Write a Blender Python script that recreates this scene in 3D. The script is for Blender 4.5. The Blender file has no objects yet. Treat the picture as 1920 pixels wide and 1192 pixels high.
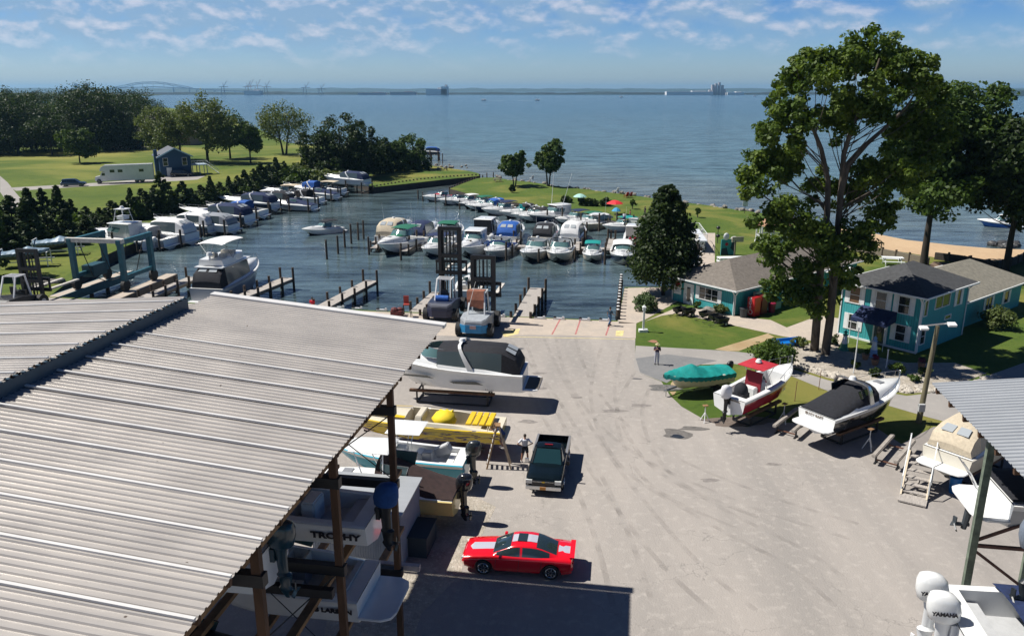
import bpy, bmesh, math, random
import numpy as np
from mathutils import Vector, Matrix, Quaternion, noise as mnoise
random.seed(7)
PI=math.pi; R=math.radians
S=bpy.context.scene; COL=S.collection
# ---------- the survey of the place: camera 21 m up, 28 mm lens, pitched 16 degrees down
FPX=1493.0; TH=R(16); CH=21.0
def ray(u,v):
    a=(u-960)/FPX; b=(596-v)/FPX
    return Vector((a, math.cos(TH)+b*math.sin(TH), -math.sin(TH)+b*math.cos(TH)))
def G(u,v,z=0.0):                       # point of the level z seen at (u,v)
    d=ray(u,v); t=(z-CH)/d.z; return Vector((d.x*t,d.y*t,z))
def AT(u,v,Y):                          # point at distance Y north of the camera
    d=ray(u,v); t=Y/d.y; return Vector((d.x*t,Y,CH+d.z*t))
E1=Vector((.9877,-.1565,0)); E2=Vector((.1565,.9877,0)); ROT=math.atan2(E1.y,E1.x)
WZ=-1.4
# ---------- materials
MATS={}
def srgb(c):
    return tuple((x/255/12.92 if x/255<=.04045 else ((x/255+.055)/1.055)**2.4) for x in c)
def mat(name,col,rough=.6,metal=0,var=0,scale=3.0,bump=0,bscale=None,alpha=1,spec=.5,coat=0,emit=None,stretch=None,col2=None,trans=0,ramp=(.35,.65),detail=5):
    if name in MATS: return MATS[name]
    m=bpy.data.materials.new(name); MATS[name]=m; m.use_nodes=True
    nt=m.node_tree; b=nt.nodes['Principled BSDF']
    b.inputs['Base Color'].default_value=(*col,1); b.inputs['Roughness'].default_value=rough
    b.inputs['Metallic'].default_value=metal; b.inputs['Alpha'].default_value=alpha
    b.inputs['Specular IOR Level'].default_value=spec; b.inputs['Coat Weight'].default_value=coat
    b.inputs['Transmission Weight'].default_value=trans
    if var or bump:
        tc=nt.nodes.new('ShaderNodeTexCoord'); mp=nt.nodes.new('ShaderNodeMapping')
        nt.links.new(tc.outputs['Object'],mp.inputs[0])
        if stretch: mp.inputs['Scale'].default_value=stretch
        n=nt.nodes.new('ShaderNodeTexNoise'); n.inputs['Scale'].default_value=scale; n.inputs['Detail'].default_value=detail; n.inputs['Roughness'].default_value=.65
        nt.links.new(mp.outputs[0],n.inputs['Vector'])
        if var:
            r=nt.nodes.new('ShaderNodeMapRange'); r.inputs[1].default_value=ramp[0]; r.inputs[2].default_value=ramp[1]
            nt.links.new(n.outputs['Fac'],r.inputs[0])
            mx=nt.nodes.new('ShaderNodeMix'); mx.data_type='RGBA'
            c2=col2 if col2 else tuple(min(1,x*(1-var)) for x in col)
            c1=col if col2 else tuple(min(1,x*(1+var)) for x in col)
            mx.inputs[6].default_value=(*c1,1); mx.inputs[7].default_value=(*c2,1)
            nt.links.new(r.outputs[0],mx.inputs[0]); nt.links.new(mx.outputs[2],b.inputs['Base Color'])
        if bump:
            n2=n
            if bscale:
                n2=nt.nodes.new('ShaderNodeTexNoise'); n2.inputs['Scale'].default_value=bscale; n2.inputs['Detail'].default_value=4
                nt.links.new(mp.outputs[0],n2.inputs['Vector'])
            bp=nt.nodes.new('ShaderNodeBump'); bp.inputs['Strength'].default_value=bump; bp.inputs['Distance'].default_value=.05
            nt.links.new(n2.outputs['Fac'],bp.inputs['Height']); nt.links.new(bp.outputs[0],b.inputs['Normal'])
    return m
# ---------- mesh builder
class MB:
    def __init__(s): s.v=[]; s.f=[]; s.mi=[]; s.m=0; s.M=None
    def V(s,p):
        p=Vector(p)
        if s.M is not None: p=s.M@p
        s.v.append((p.x,p.y,p.z)); return len(s.v)-1
    def F(s,ids,m=None): s.f.append(tuple(ids)); s.mi.append(s.m if m is None else m)
    def quad(s,a,b,c,d,m=None): s.F([s.V(a),s.V(b),s.V(c),s.V(d)],m)
    def poly(s,pts,m=None): s.F([s.V(p) for p in pts],m)
    def box(s,c,d,rz=0,m=None,taper=1,rx=0,ry=0):
        c=Vector(c); h=Vector(d)/2; rot=Matrix.Rotation(rz,3,'Z')@Matrix.Rotation(ry,3,'Y')@Matrix.Rotation(rx,3,'X')
        ids=[]
        for z in (-1,1):
            for x,y in ((-1,-1),(1,-1),(1,1),(-1,1)):
                t=taper if z>0 else 1
                ids.append(s.V(c+rot@Vector((x*h.x*t,y*h.y*t,z*h.z))))
        for q in ((3,2,1,0),(4,5,6,7),(0,1,5,4),(1,2,6,5),(2,3,7,6),(3,0,4,7)): s.F([ids[i] for i in q],m)
        return s
    def bar(s,a,b,w,h=None,m=None):            # rectangular bar between two points
        a=Vector(a); b=Vector(b); h=h or w; d=(b-a); L=d.length
        if L<1e-6: return s
        d.normalize(); up=Vector((0,0,1)) if abs(d.z)<.95 else Vector((0,1,0))
        x=d.cross(up).normalized()*w/2; y=x.cross(d).normalized()*h/2
        ids=[s.V(p+q) for p in (a,b) for q in (-x-y,x-y,x+y,-x+y)]
        for q in ((0,1,2,3),(7,6,5,4),(0,4,5,1),(1,5,6,2),(2,6,7,3),(3,7,4,0)): s.F([ids[i] for i in q],m)
        return s
    def tube(s,pts,r,n=6,m=None,cap=True):
        pts=[Vector(p) for p in pts]; k=len(pts); rs=r if isinstance(r,(list,tuple)) else [r]*k
        rings=[]; px=None
        for i,p in enumerate(pts):
            d=(pts[min(i+1,k-1)]-pts[max(i-1,0)]).normalized()
            if px is None:
                up=Vector((0,0,1)) if abs(d.z)<.9 else Vector((1,0,0)); px=d.cross(up).normalized()
            else:
                px=(px-d*px.dot(d)); px=px.normalized() if px.length>1e-6 else d.orthogonal().normalized()
            py=d.cross(px)
            rings.append([s.V(p+(px*math.cos(2*PI*j/n)+py*math.sin(2*PI*j/n))*rs[i]) for j in range(n)])
        for i in range(k-1):
            for j in range(n):
                a,b=rings[i],rings[i+1]; s.F([a[j],a[(j+1)%n],b[(j+1)%n],b[j]],m)
        if cap: s.F(rings[0][::-1],m); s.F(rings[-1],m)
        return s
    def loft(s,rings,closed=True,cap0=False,cap1=False,m=None,mf=None):
        ids=[[s.V(p) for p in r] for r in rings]; n=len(ids[0])
        for i in range(len(ids)-1):
            for j in range(n if closed else n-1):
                k=(j+1)%n
                s.F([ids[i][j],ids[i][k],ids[i+1][k],ids[i+1][j]], mf(i,j) if mf else m)
        if cap0: s.F(ids[0][::-1],m)
        if cap1: s.F(ids[-1],m)
        return s
    def prism(s,pts,z0,z1,m=None,mtop=None):
        n=len(pts); a=[s.V((p[0],p[1],z0)) for p in pts]; b=[s.V((p[0],p[1],z1)) for p in pts]
        s.F(a[::-1],m); s.F(b,mtop if mtop is not None else m)
        for i in range(n): s.F([a[i],a[(i+1)%n],b[(i+1)%n],b[i]],m)
        return s
    def ball(s,c,r,nu=10,nv=6,m=None,jit=0):
        c=Vector(c); r=Vector((r,r,r)) if not hasattr(r,'__len__') else Vector(r)
        rings=[]
        for i in range(1,nv):
            a=PI*i/nv; rings.append([s.V(c+Vector((r.x*math.sin(a)*math.cos(2*PI*j/nu),r.y*math.sin(a)*math.sin(2*PI*j/nu),r.z*math.cos(a)))*(1+random.uniform(-jit,jit))) for j in range(nu)])
        t=s.V(c+Vector((0,0,r.z))); b=s.V(c-Vector((0,0,r.z)))
        for j in range(nu):
            k=(j+1)%nu; s.F([t,rings[0][j],rings[0][k]],m); s.F([b,rings[-1][k],rings[-1][j]],m)
            for i in range(nv-2): s.F([rings[i][j],rings[i+1][j],rings[i+1][k],rings[i][k]],m)
        return s
    def cyl(s,c,r,h,axis='Z',n=16,m=None,r2=None):
        c=Vector(c); ax={'X':Vector((1,0,0)),'Y':Vector((0,1,0)),'Z':Vector((0,0,1))}[axis]
        return s.tube([c-ax*h/2,c+ax*h/2],[r,r if r2 is None else r2],n,m)
    def build(s,name,mats,parent=None,smooth=None,bevel=0):
        me=bpy.data.meshes.new(name); me.from_pydata(s.v,[],s.f); 
        if not isinstance(mats,(list,tuple)): mats=[mats]
        for m in mats: me.materials.append(m)
        if len(mats)>1: me.polygons.foreach_set('material_index',s.mi)
        bm=bmesh.new(); bm.from_mesh(me); bmesh.ops.recalc_face_normals(bm,faces=bm.faces)
        if bevel:
            es=[e for e in bm.edges if len(e.link_faces)==2 and e.calc_face_angle(0)>.6]
            bmesh.ops.bevel(bm,geom=es,offset=bevel,segments=2,affect='EDGES',clamp_overlap=True)
        bm.to_mesh(me); bm.free()
        if smooth is not None:
            me.polygons.foreach_set('use_smooth',[True]*len(me.polygons)); me.set_sharp_from_angle(angle=R(smooth))
        me.update()
        o=bpy.data.objects.new(name,me); COL.objects.link(o)
        if parent: o.parent=parent
        return o
def tag(o,label=None,cat=None,group=None,kind=None):
    if label: o['label']=label
    if cat: o['category']=cat
    if group: o['group']=group
    if kind: o['kind']=kind
    return o
def thing(name,label,cat,loc=(0,0,0),rz=0,group=None):
    o=bpy.data.objects.new(name,None); COL.objects.link(o); o.empty_display_size=.2
    o.location=loc; o.rotation_euler=(0,0,rz); return tag(o,label,cat,group)
def copy_tree(o,loc=None,rz=None,parent=None,label=None,sc=None):
    c=o.copy(); COL.objects.link(c)
    if parent: c.parent=parent
    for ch in list(o.children): copy_tree(ch,parent=c)
    if loc is not None: c.location=loc
    if rz is not None: c.rotation_euler=(0,0,rz)
    if label: c['label']=label
    if sc: c.scale=(sc,sc,sc) if not hasattr(sc,'__len__') else sc
    return c
def text(body,size,m,parent,M,name='lettering',ext=.004,xs=1,bold=0):
    cu=bpy.data.curves.new(name,'FONT'); cu.body=body; cu.size=size; cu.extrude=ext; cu.align_x='CENTER'; cu.align_y='CENTER'; cu.offset=bold; cu.resolution_u=3
    o=bpy.data.objects.new(name,cu); COL.objects.link(o)
    bpy.context.view_layer.update(); me=bpy.data.meshes.new_from_object(o.evaluated_get(bpy.context.evaluated_depsgraph_get()))
    bpy.data.objects.remove(o); me.materials.clear(); me.materials.append(m); me.transform(Matrix.Diagonal((xs,1,1,1))); me.transform(M)
    o=bpy.data.objects.new(name,me); COL.objects.link(o); o.parent=parent; return o
def face_mat(pos,right,up):             # frame whose x runs along right, y along up
    r=Vector(right).normalized(); u=Vector(up); u=(u-r*u.dot(r)).normalized(); n=r.cross(u)
    M=Matrix.Identity(4)
    for i in range(3): M[i][0]=r[i]; M[i][1]=u[i]; M[i][2]=n[i]; M[i][3]=pos[i]
    return M
W_=srgb
white=mat('white_gelcoat',(.78,.79,.78),.22,coat=.4,var=.05,scale=.9)
whitem=mat('white_metal',(.75,.76,.76),.35)
offw=mat('cream_vinyl',(.62,.57,.48),.55,var=.08)
grey=mat('grey_plastic',(.22,.23,.25),.5,var=.1)
lgrey=mat('light_grey_vinyl',(.45,.46,.47),.55,var=.08)
blackm=mat('black_metal',(.012,.013,.015),.4)
blackc=mat('black_canvas',(.012,.013,.018),.85,var=.3,scale=6,bump=.3)
navyc=mat('navy_canvas',(.010,.022,.075),.85,var=.3,scale=6,bump=.3)
bluec=mat('blue_canvas',(.012,.09,.36),.8,var=.2,scale=6,bump=.3)
greenc=mat('green_canvas',(.006,.12,.07),.8,var=.2,scale=6,bump=.3)
tealc=mat('teal_canvas',(.0,.24,.22),.75,var=.15,scale=5,bump=.3)
redc=mat('red_canvas',(.42,.02,.035),.75,var=.15,scale=5,bump=.3)
beigec=mat('beige_canvas',(.5,.43,.32),.85,var=.12,scale=6,bump=.2)
brownc=mat('brown_canvas',(.04,.022,.02),.85,var=.25,scale=4,bump=.4)
whitec=mat('white_canvas',(.7,.7,.7),.8,var=.08,scale=5,bump=.2)
glass=mat('tinted_glass',(.02,.035,.04),.04,spec=.8,coat=.5)
glassg=mat('green_glass',(.09,.17,.17),.06,spec=.8,coat=.3)
steel=mat('stainless_steel',(.6,.61,.62),.25,.9)
rubber=mat('black_rubber',(.015,.015,.015),.75)
# ================= camera, world, light
cam=bpy.data.cameras.new('camera'); co=bpy.data.objects.new('camera',cam); COL.objects.link(co)
cam.sensor_width=36; cam.lens=36*FPX/1920; cam.clip_end=60000; cam.clip_start=.5
co.location=(0,0,CH); co.rotation_euler=(R(90)-TH,0,0); S.camera=co
SUN_EL=R(55); SUNDIR=Vector((1,-.18,0)).normalized()       # horizontal way the light travels
sun=bpy.data.lights.new('sun','SUN'); sun.energy=5.0; sun.angle=R(.53); sun.color=(1,.955,.88)
so=bpy.data.objects.new('sun',sun); COL.objects.link(so)
ld=Vector((SUNDIR.x*math.cos(SUN_EL),SUNDIR.y*math.cos(SUN_EL),-math.sin(SUN_EL)))
so.rotation_mode='QUATERNION'; so.rotation_quaternion=ld.to_track_quat('-Z','Y')
w=bpy.data.worlds.new('World'); S.world=w; w.use_nodes=True; nt=w.node_tree; bg=nt.nodes['Background']
sky=nt.nodes.new('ShaderNodeTexSky'); sky.sky_type='NISHITA'; sky.sun_disc=False; sky.sun_elevation=SUN_EL
sd=-SUNDIR; sky.sun_rotation=math.atan2(sd.x,sd.y); sky.altitude=0; sky.air_density=1.0; sky.dust_density=.6; sky.ozone_density=2.5
def N(t,**k):
    n=nt.nodes.new(t)
    for a,b in k.items(): setattr(n,a,b)
    return n
L=nt.links.new
tc=N('ShaderNodeTexCoord'); sx=N('ShaderNodeSeparateXYZ'); L(tc.outputs['Generated'],sx.inputs[0])
def mth(op,a,b=None,cl=False):
    n=N('ShaderNodeMath',operation=op,use_clamp=cl)
    for i,q in enumerate((a,b)):
        if q is None: continue
        if isinstance(q,(int,float)): n.inputs[i].default_value=q
        else: L(q,n.inputs[i])
    return n.outputs[0]
zc=mth('MAXIMUM',sx.outputs['Z'],0.0)
den=mth('ADD',zc,.035)
cx=mth('DIVIDE',sx.outputs['X'],den); cy=mth('DIVIDE',sx.outputs['Y'],den)
cb=N('ShaderNodeCombineXYZ'); L(cx,cb.inputs[0]); L(mth('MULTIPLY',cy,1.0),cb.inputs[1])
az=mth('DIVIDE',sx.outputs['X'],mth('MAXIMUM',sx.outputs['Y'],.05))
cb2=N('ShaderNodeCombineXYZ'); L(mth('MULTIPLY',az,15.0),cb2.inputs[0]); L(mth('MULTIPLY',sx.outputs['Z'],31.0),cb2.inputs[1])
n1=N('ShaderNodeTexNoise'); n1.inputs['Scale'].default_value=1.15; n1.inputs['Detail'].default_value=7; n1.inputs['Roughness'].default_value=.55; n1.inputs['Distortion'].default_value=.15; L(cb2.outputs[0],n1.inputs['Vector'])
n2=N('ShaderNodeTexNoise'); n2.inputs['Scale'].default_value=.28; n2.inputs['Detail'].default_value=3; L(cb2.outputs[0],n2.inputs['Vector'])
# more cloud higher up and to the north-west, little to the north-east
bias=mth('ADD',mth('MULTIPLY',mth('MINIMUM',zc,.11),2.3),mth('MULTIPLY',az,-.13))
s_=mth('ADD',mth('ADD',mth('MULTIPLY',n1.outputs['Fac'],.8),mth('MULTIPLY',n2.outputs['Fac'],.5)),bias)
cm=N('ShaderNodeMapRange'); cm.inputs[1].default_value=.60; cm.inputs[2].default_value=.92; L(s_,cm.inputs[0]); cm.interpolation_type='SMOOTHSTEP'
fade=N('ShaderNodeMapRange'); fade.inputs[1].default_value=.018; fade.inputs[2].default_value=.06; L(sx.outputs['Z'],fade.inputs[0])
fad2=N('ShaderNodeMapRange'); fad2.inputs[1].default_value=.11; fad2.inputs[2].default_value=.22; fad2.inputs[3].default_value=1; fad2.inputs[4].default_value=.06; L(sx.outputs['Z'],fad2.inputs[0])
cmask=mth('MULTIPLY',mth('MULTIPLY',cm.outputs[0],fade.outputs[0]),fad2.outputs[0])
# lit tops: compare with the noise a little higher
off=N('ShaderNodeVectorMath',operation='ADD'); off.inputs[1].default_value=(0,.24,0); L(cb2.outputs[0],off.inputs[0])
n3=N('ShaderNodeTexNoise'); n3.inputs['Scale'].default_value=1.15; n3.inputs['Detail'].default_value=7; n3.inputs['Roughness'].default_value=.55; n3.inputs['Distortion'].default_value=.15; L(off.outputs[0],n3.inputs['Vector'])
top=N('ShaderNodeMapRange'); top.inputs[1].default_value=-.02; top.inputs[2].default_value=.16; L(mth('SUBTRACT',n1.outputs['Fac'],n3.outputs['Fac']),top.inputs[0])
ccol=N('ShaderNodeMix',data_type='RGBA'); ccol.inputs[6].default_value=(4.6,6.9,9.6,1); ccol.inputs[7].default_value=(10.5,10.8,12.2,1); L(top.outputs[0],ccol.inputs[0])
# deepen the blue of the band low over the water
tint=N('ShaderNodeMix',data_type='RGBA'); tint.inputs[6].default_value=(1.30,1.62,2.15,1); tint.inputs[7].default_value=(.44,.90,1.70,1)
tr=N('ShaderNodeMapRange'); tr.inputs[1].default_value=0; tr.inputs[2].default_value=.10; L(sx.outputs['Z'],tr.inputs[0]); L(tr.outputs[0],tint.inputs[0])
hi=N('ShaderNodeMix',data_type='RGBA'); hi.inputs[7].default_value=(.16,.30,.58,1); hr=N('ShaderNodeMapRange'); hr.inputs[1].default_value=.10; hr.inputs[2].default_value=.24; L(sx.outputs['Z'],hr.inputs[0]); L(hr.outputs[0],hi.inputs[0]); L(tint.outputs[2],hi.inputs[6])
sm=N('ShaderNodeMix',data_type='RGBA',blend_type='MULTIPLY'); sm.inputs[0].default_value=1; L(sky.outputs[0],sm.inputs[6]); L(hi.outputs[2],sm.inputs[7])
mx=N('ShaderNodeMix',data_type='RGBA'); L(mth('MULTIPLY',cmask,.8),mx.inputs[0]); L(sm.outputs[2],mx.inputs[6]); L(ccol.outputs[2],mx.inputs[7])
L(mx.outputs[2],bg.inputs[0]); bg.inputs[1].default_value=.05
S.view_settings.view_transform='Standard'; S.view_settings.look='None'; S.view_settings.exposure=.38; S.view_settings.gamma=1
S.render.engine='CYCLES'; S.cycles.use_denoising=True; S.cycles.max_bounces=6; S.cycles.diffuse_bounces=2; S.cycles.glossy_bounces=3; S.cycles.transparent_max_bounces=8; S.cycles.volume_bounces=0

# ================= ground materials
def ground_mat(name,c1,c2,c3,s1=.08,s2=1.2,bump=.3,bs=8,rough=.9,mid=.5,rot=0,st=(1,1,1),c4=None,s4=.02,cracks=False):
    m=bpy.data.materials.new(name); MATS[name]=m; m.use_nodes=True; t=m.node_tree; b=t.nodes['Principled BSDF']
    b.inputs['Roughness'].default_value=rough; b.inputs['Specular IOR Level'].default_value=.25
    g=t.nodes.new('ShaderNodeNewGeometry'); mp=t.nodes.new('ShaderNodeMapping'); t.links.new(g.outputs['Position'],mp.inputs[0])
    mp.inputs['Rotation'].default_value=(0,0,rot); mp.inputs['Scale'].default_value=st
    def ns(sc,det,vec=mp.outputs[0],dist=0):
        n=t.nodes.new('ShaderNodeTexNoise'); n.inputs['Scale'].default_value=sc; n.inputs['Detail'].default_value=det; n.inputs['Roughness'].default_value=.62; n.inputs['Distortion'].default_value=dist
        t.links.new(vec,n.inputs['Vector']); return n
    def rng(o,a,bb):
        r=t.nodes.new('ShaderNodeMapRange'); r.inputs[1].default_value=a; r.inputs[2].default_value=bb; t.links.new(o,r.inputs[0]); return r.outputs[0]
    def mixc(f,a,bb):
        x=t.nodes.new('ShaderNodeMix'); x.data_type='RGBA'; t.links.new(f,x.inputs[0])
        for i,q in ((6,a),(7,bb)):
            if isinstance(q,tuple): x.inputs[i].default_value=(*q,1)
            else: t.links.new(q,x.inputs[i])
        return x.outputs[2]
    a=ns(s1,8); bb=ns(s2,6,g.outputs['Position']); 
    c=mixc(rng(a.outputs['Fac'],.36,.64),c1,c2)
    c=mixc(rng(bb.outputs['Fac'],.52,.80),c,c3)
    if c4:
        d=ns(s4,6,dist=.5); c=mixc(rng(d.outputs['Fac'],.50,.64),c,c4)
    if cracks:
        nv=ns(.5,4,g.outputs['Position']); vv=t.nodes.new('ShaderNodeVectorMath'); vv.operation='MULTIPLY_ADD'; t.links.new(nv.outputs['Color'],vv.inputs[0]); vv.inputs[1].default_value=(3,3,3); t.links.new(g.outputs['Position'],vv.inputs[2])
        vo=t.nodes.new('ShaderNodeTexVoronoi'); vo.feature='DISTANCE_TO_EDGE'; vo.inputs['Scale'].default_value=.13; t.links.new(vv.outputs[0],vo.inputs['Vector'])
        c=mixc(rng(vo.outputs['Distance'],.001,.004),(.27,.25,.23),c)
        no=ns(.9,8,g.outputs['Position'],1.2); c=mixc(rng(no.outputs['Fac'],.66,.84),c,(.27,.25,.23))
    t.links.new(c,b.inputs['Base Color'])
    h=ns(bs,3,g.outputs['Position']); bp=t.nodes.new('ShaderNodeBump'); bp.inputs['Strength'].default_value=bump; bp.inputs['Distance'].default_value=.08
    t.links.new(h.outputs['Fac'],bp.inputs['Height']); t.links.new(bp.outputs[0],b.inputs['Normal'])
    return m
grass=ground_mat('lawn_grass',(.062,.112,.014),(.100,.140,.022),(.032,.066,.009),.12,1.6,.9,16,c4=(.20,.19,.045),s4=.06)
grassf=ground_mat('field_grass',(.06,.10,.011),(.11,.145,.02),(.038,.068,.008),.035,.5,.6,6,c4=(.23,.22,.05),s4=.012)
lot=ground_mat('worn_lot',(.37,.337,.307),(.285,.265,.245),(.43,.395,.36),.22,2.2,.35,12,rot=-.55,st=(1,.18,1),c4=(.235,.215,.20),s4=.05,cracks=True)
concrete=ground_mat('pale_concrete',(.47,.40,.33),(.40,.35,.30),(.54,.47,.40),.5,2.5,.15,12)
road_m=ground_mat('grey_road',(.33,.31,.29),(.28,.265,.25),(.37,.35,.32),.2,1.6,.2,12)
patch_m=ground_mat('grey_asphalt_patch',(.17,.175,.18),(.21,.21,.21),(.25,.245,.24),.4,3,.3,14)
gravel=ground_mat('pale_gravel',(.44,.39,.33),(.30,.27,.22),(.62,.58,.52),1.2,5,1.0,9)
dirt=ground_mat('dirt',(.34,.24,.13),(.42,.33,.20),(.26,.20,.10),.5,2,.4,8)
sand=ground_mat('beach_sand',(.50,.36,.22),(.44,.31,.19),(.56,.42,.28),.15,1.5,.3,5)
darkg=ground_mat('dark_wet_ground',(.10,.10,.10),(.15,.145,.14),(.08,.08,.08),.5,3,.3,10)
bank=mat('bulkhead_timber',(.05,.04,.032),.9,var=.3,scale=2,bump=.3)
# water
wm=bpy.data.materials.new('water'); MATS['water']=wm; wm.use_nodes=True; t=wm.node_tree; b=t.nodes['Principled BSDF']
g=t.nodes.new('ShaderNodeNewGeometry'); b.inputs['Roughness'].default_value=.12; b.inputs['IOR'].default_value=1.33
sp=t.nodes.new('ShaderNodeSeparateXYZ'); t.links.new(g.outputs['Position'],sp.inputs[0])
# sheltered brown-green basin near, open blue-green bay beyond the point
ad=t.nodes.new('ShaderNodeMath'); ad.operation='MULTIPLY_ADD'; t.links.new(sp.outputs['X'],ad.inputs[0]); ad.inputs[1].default_value=.75; t.links.new(sp.outputs['Y'],ad.inputs[2])
r0=t.nodes.new('ShaderNodeMapRange'); r0.inputs[1].default_value=165; r0.inputs[2].default_value=230; t.links.new(ad.outputs[0],r0.inputs[0])
mxw=t.nodes.new('ShaderNodeMix'); mxw.data_type='RGBA'; mxw.inputs[6].default_value=(.052,.078,.088,1); mxw.inputs[7].default_value=(.040,.095,.13,1); t.links.new(r0.outputs[0],mxw.inputs[0])
a2=t.nodes.new('ShaderNodeMath'); a2.operation='MULTIPLY_ADD'; t.links.new(sp.outputs['X'],a2.inputs[0]); a2.inputs[1].default_value=1.33; t.links.new(sp.outputs['Y'],a2.inputs[2])
r3=t.nodes.new('ShaderNodeMapRange'); r3.inputs[1].default_value=200; r3.inputs[2].default_value=300; t.links.new(a2.outputs[0],r3.inputs[0])
m3=t.nodes.new('ShaderNodeMix'); m3.data_type='RGBA'; m3.inputs[6].default_value=(.115,.115,.095,1); m3.inputs[7].default_value=(.070,.125,.150,1); t.links.new(r3.outputs[0],m3.inputs[0]); t.links.new(m3.outputs[2],mxw.inputs[7])
r1=t.nodes.new('ShaderNodeMapRange'); r1.inputs[1].default_value=200; r1.inputs[2].default_value=900; t.links.new(sp.outputs['Y'],r1.inputs[0])
mx2=t.nodes.new('ShaderNodeMix'); mx2.data_type='RGBA'; mx2.inputs[7].default_value=(.030,.088,.140,1); t.links.new(mxw.outputs[2],mx2.inputs[6]); t.links.new(r1.outputs[0],mx2.inputs[0])
mpc=t.nodes.new('ShaderNodeMapping'); mpc.inputs['Scale'].default_value=(.09,.34,1); t.links.new(g.outputs['Position'],mpc.inputs[0])
nc=t.nodes.new('ShaderNodeTexNoise'); nc.inputs['Scale'].default_value=1; nc.inputs['Detail'].default_value=9; nc.inputs['Roughness'].default_value=.72; t.links.new(mpc.outputs[0],nc.inputs[0])
rc_=t.nodes.new('ShaderNodeMapRange'); rc_.inputs[1].default_value=.35; rc_.inputs[2].default_value=.65; rc_.inputs[3].default_value=.3; rc_.inputs[4].default_value=2.0; t.links.new(nc.outputs[0],rc_.inputs[0])
vm=t.nodes.new('ShaderNodeMix'); vm.data_type='RGBA'; vm.blend_type='MULTIPLY'; vm.inputs[0].default_value=1; t.links.new(mx2.outputs[2],vm.inputs[6]); t.links.new(rc_.outputs[0],vm.inputs[7]); t.links.new(vm.outputs[2],b.inputs['Base Color'])
mp=t.nodes.new('ShaderNodeMapping'); mp.inputs['Scale'].default_value=(.55,1,1); mp.inputs['Rotation'].default_value=(0,0,.25); t.links.new(g.outputs['Position'],mp.inputs[0])
na=t.nodes.new('ShaderNodeTexNoise'); na.inputs['Scale'].default_value=1.1; na.inputs['Detail'].default_value=4; t.links.new(mp.outputs[0],na.inputs[0])
nb=t.nodes.new('ShaderNodeTexNoise'); nb.inputs['Scale'].default_value=.22; nb.inputs['Detail'].default_value=5; nb.inputs['Roughness'].default_value=.65; t.links.new(mp.outputs[0],nb.inputs[0])
b1=t.nodes.new('ShaderNodeBump'); b1.inputs['Distance'].default_value=.16; t.links.new(na.outputs[0],b1.inputs['Height'])
st=t.nodes.new('ShaderNodeMapRange'); st.inputs[1].default_value=0; st.inputs[2].default_value=1; st.inputs[3].default_value=.55; st.inputs[4].default_value=1.0; t.links.new(r0.outputs[0],st.inputs[0]); t.links.new(st.outputs[0],b1.inputs['Strength'])
b2=t.nodes.new('ShaderNodeBump'); b2.inputs['Distance'].default_value=2.2; t.links.new(r0.outputs[0],b2.inputs['Strength']); t.links.new(nb.outputs[0],b2.inputs['Height']); t.links.new(b1.outputs[0],b2.inputs['Normal'])
t.links.new(b2.outputs[0],b.inputs['Normal'])
m=MB(); m.quad((-30000,-300,WZ),(30000,-300,WZ),(30000,30000,WZ),(-30000,30000,WZ)); tag(m.build('water',wm),kind='structure')

def sheet(name,pts,z,m,kind='structure',z0=None,side=None):
    P=[G(*p) if len(p)==2 else Vector(p) for p in pts]
    b_=MB()
    if z0 is None: b_.poly([(p.x,p.y,z) for p in P])
    else: b_.prism([(p.x,p.y) for p in P],z0,z,m=1 if side else 0,mtop=0)
    me=b_.build(name,[m,side] if side else m)
    bm=bmesh.new(); bm.from_mesh(me.data); bmesh.ops.triangulate(bm,faces=[f for f in bm.faces if len(f.verts)>4],ngon_method='EAR_CLIP'); 
    for f in bm.faces:
        if abs(f.normal.z)>.5 and f.normal.z<0 and f.calc_center_median().z>z-.01: f.normal_flip()
    bm.to_mesh(me.data); bm.free()
    if kind: me['kind']=kind
    return me
LAND=[(1158,601),(636,579),(330,566),(92,556),(150,512),(190,482),(235,462),(330,425),(430,385),(540,352),(640,336),(676,343),(700,351),(760,345),(830,337),(899,330),
 (897,325),(880,321),(812,311),(775,305),(745,298),(700,285),(600,272),(540,268),(480,240),(400,217),(330,204),(265,198),(0,194),(-800,194,0)[:2],
 (-400,-60,0),(400,-60,0),(2500,540),(2200,490),(1920,468),(1860,466),(1790,460),(1700,450),(1640,438),(1560,424),(1500,412),(1430,400),(1380,393),(1320,384),(1260,377),(1200,368),(1150,362),(1100,355),(1050,350),(1000,342),(960,338),(930,333),(905,333),(893,335),(868,344),(843,354),(881,364),(916,370),(979,382),(1037,393),(1092,403),(1148,413),(1193,423),(1290,426),(1318,437),(1314,504),(1270,537),(1171,538)]
sheet('ground',LAND,0,grass,z0=-4,side=bank)
# west field, mown
sheet('field',[(-800,197),(0,196),(265,200),(400,219),(480,242),(540,270),(600,276),(640,330),(540,347),(430,378),(330,415),(235,452),(150,500),(85,540),(0,545),(-500,545)],.004,grassf)
LOT=[(1158,603),(636,581),(330,568),(92,558),(-100,548),(-90,20,0),(-60,-40,0),(90,-40,0),(75,18,0),(1920,800),(1750,800),(1690,832),(1640,800),(1560,795),(1449,791),(1400,800),(1325,789),(1278,762),(1256,741),(1240,715),(1200,700),(1190,690),(1191,641),(1193,606),(1175,560),(1171,545)]
sheet('lot',LOT,.006,lot)
sheet('road',[(1192,648),(1261,652),(1336,656),(1379,659),(1422,664),(1480,690),(1550,712),(1620,728),(1700,742),(1760,735),(1850,705),(1920,680),(2400,600),(2400,800),(1920,830),(1740,782),(1668,761),(1552,733),(1484,705),(1430,690),(1376,682),(1300,684),(1262,705),(1245,716),(1200,700),(1188,690)],.010,road_m)
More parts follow.
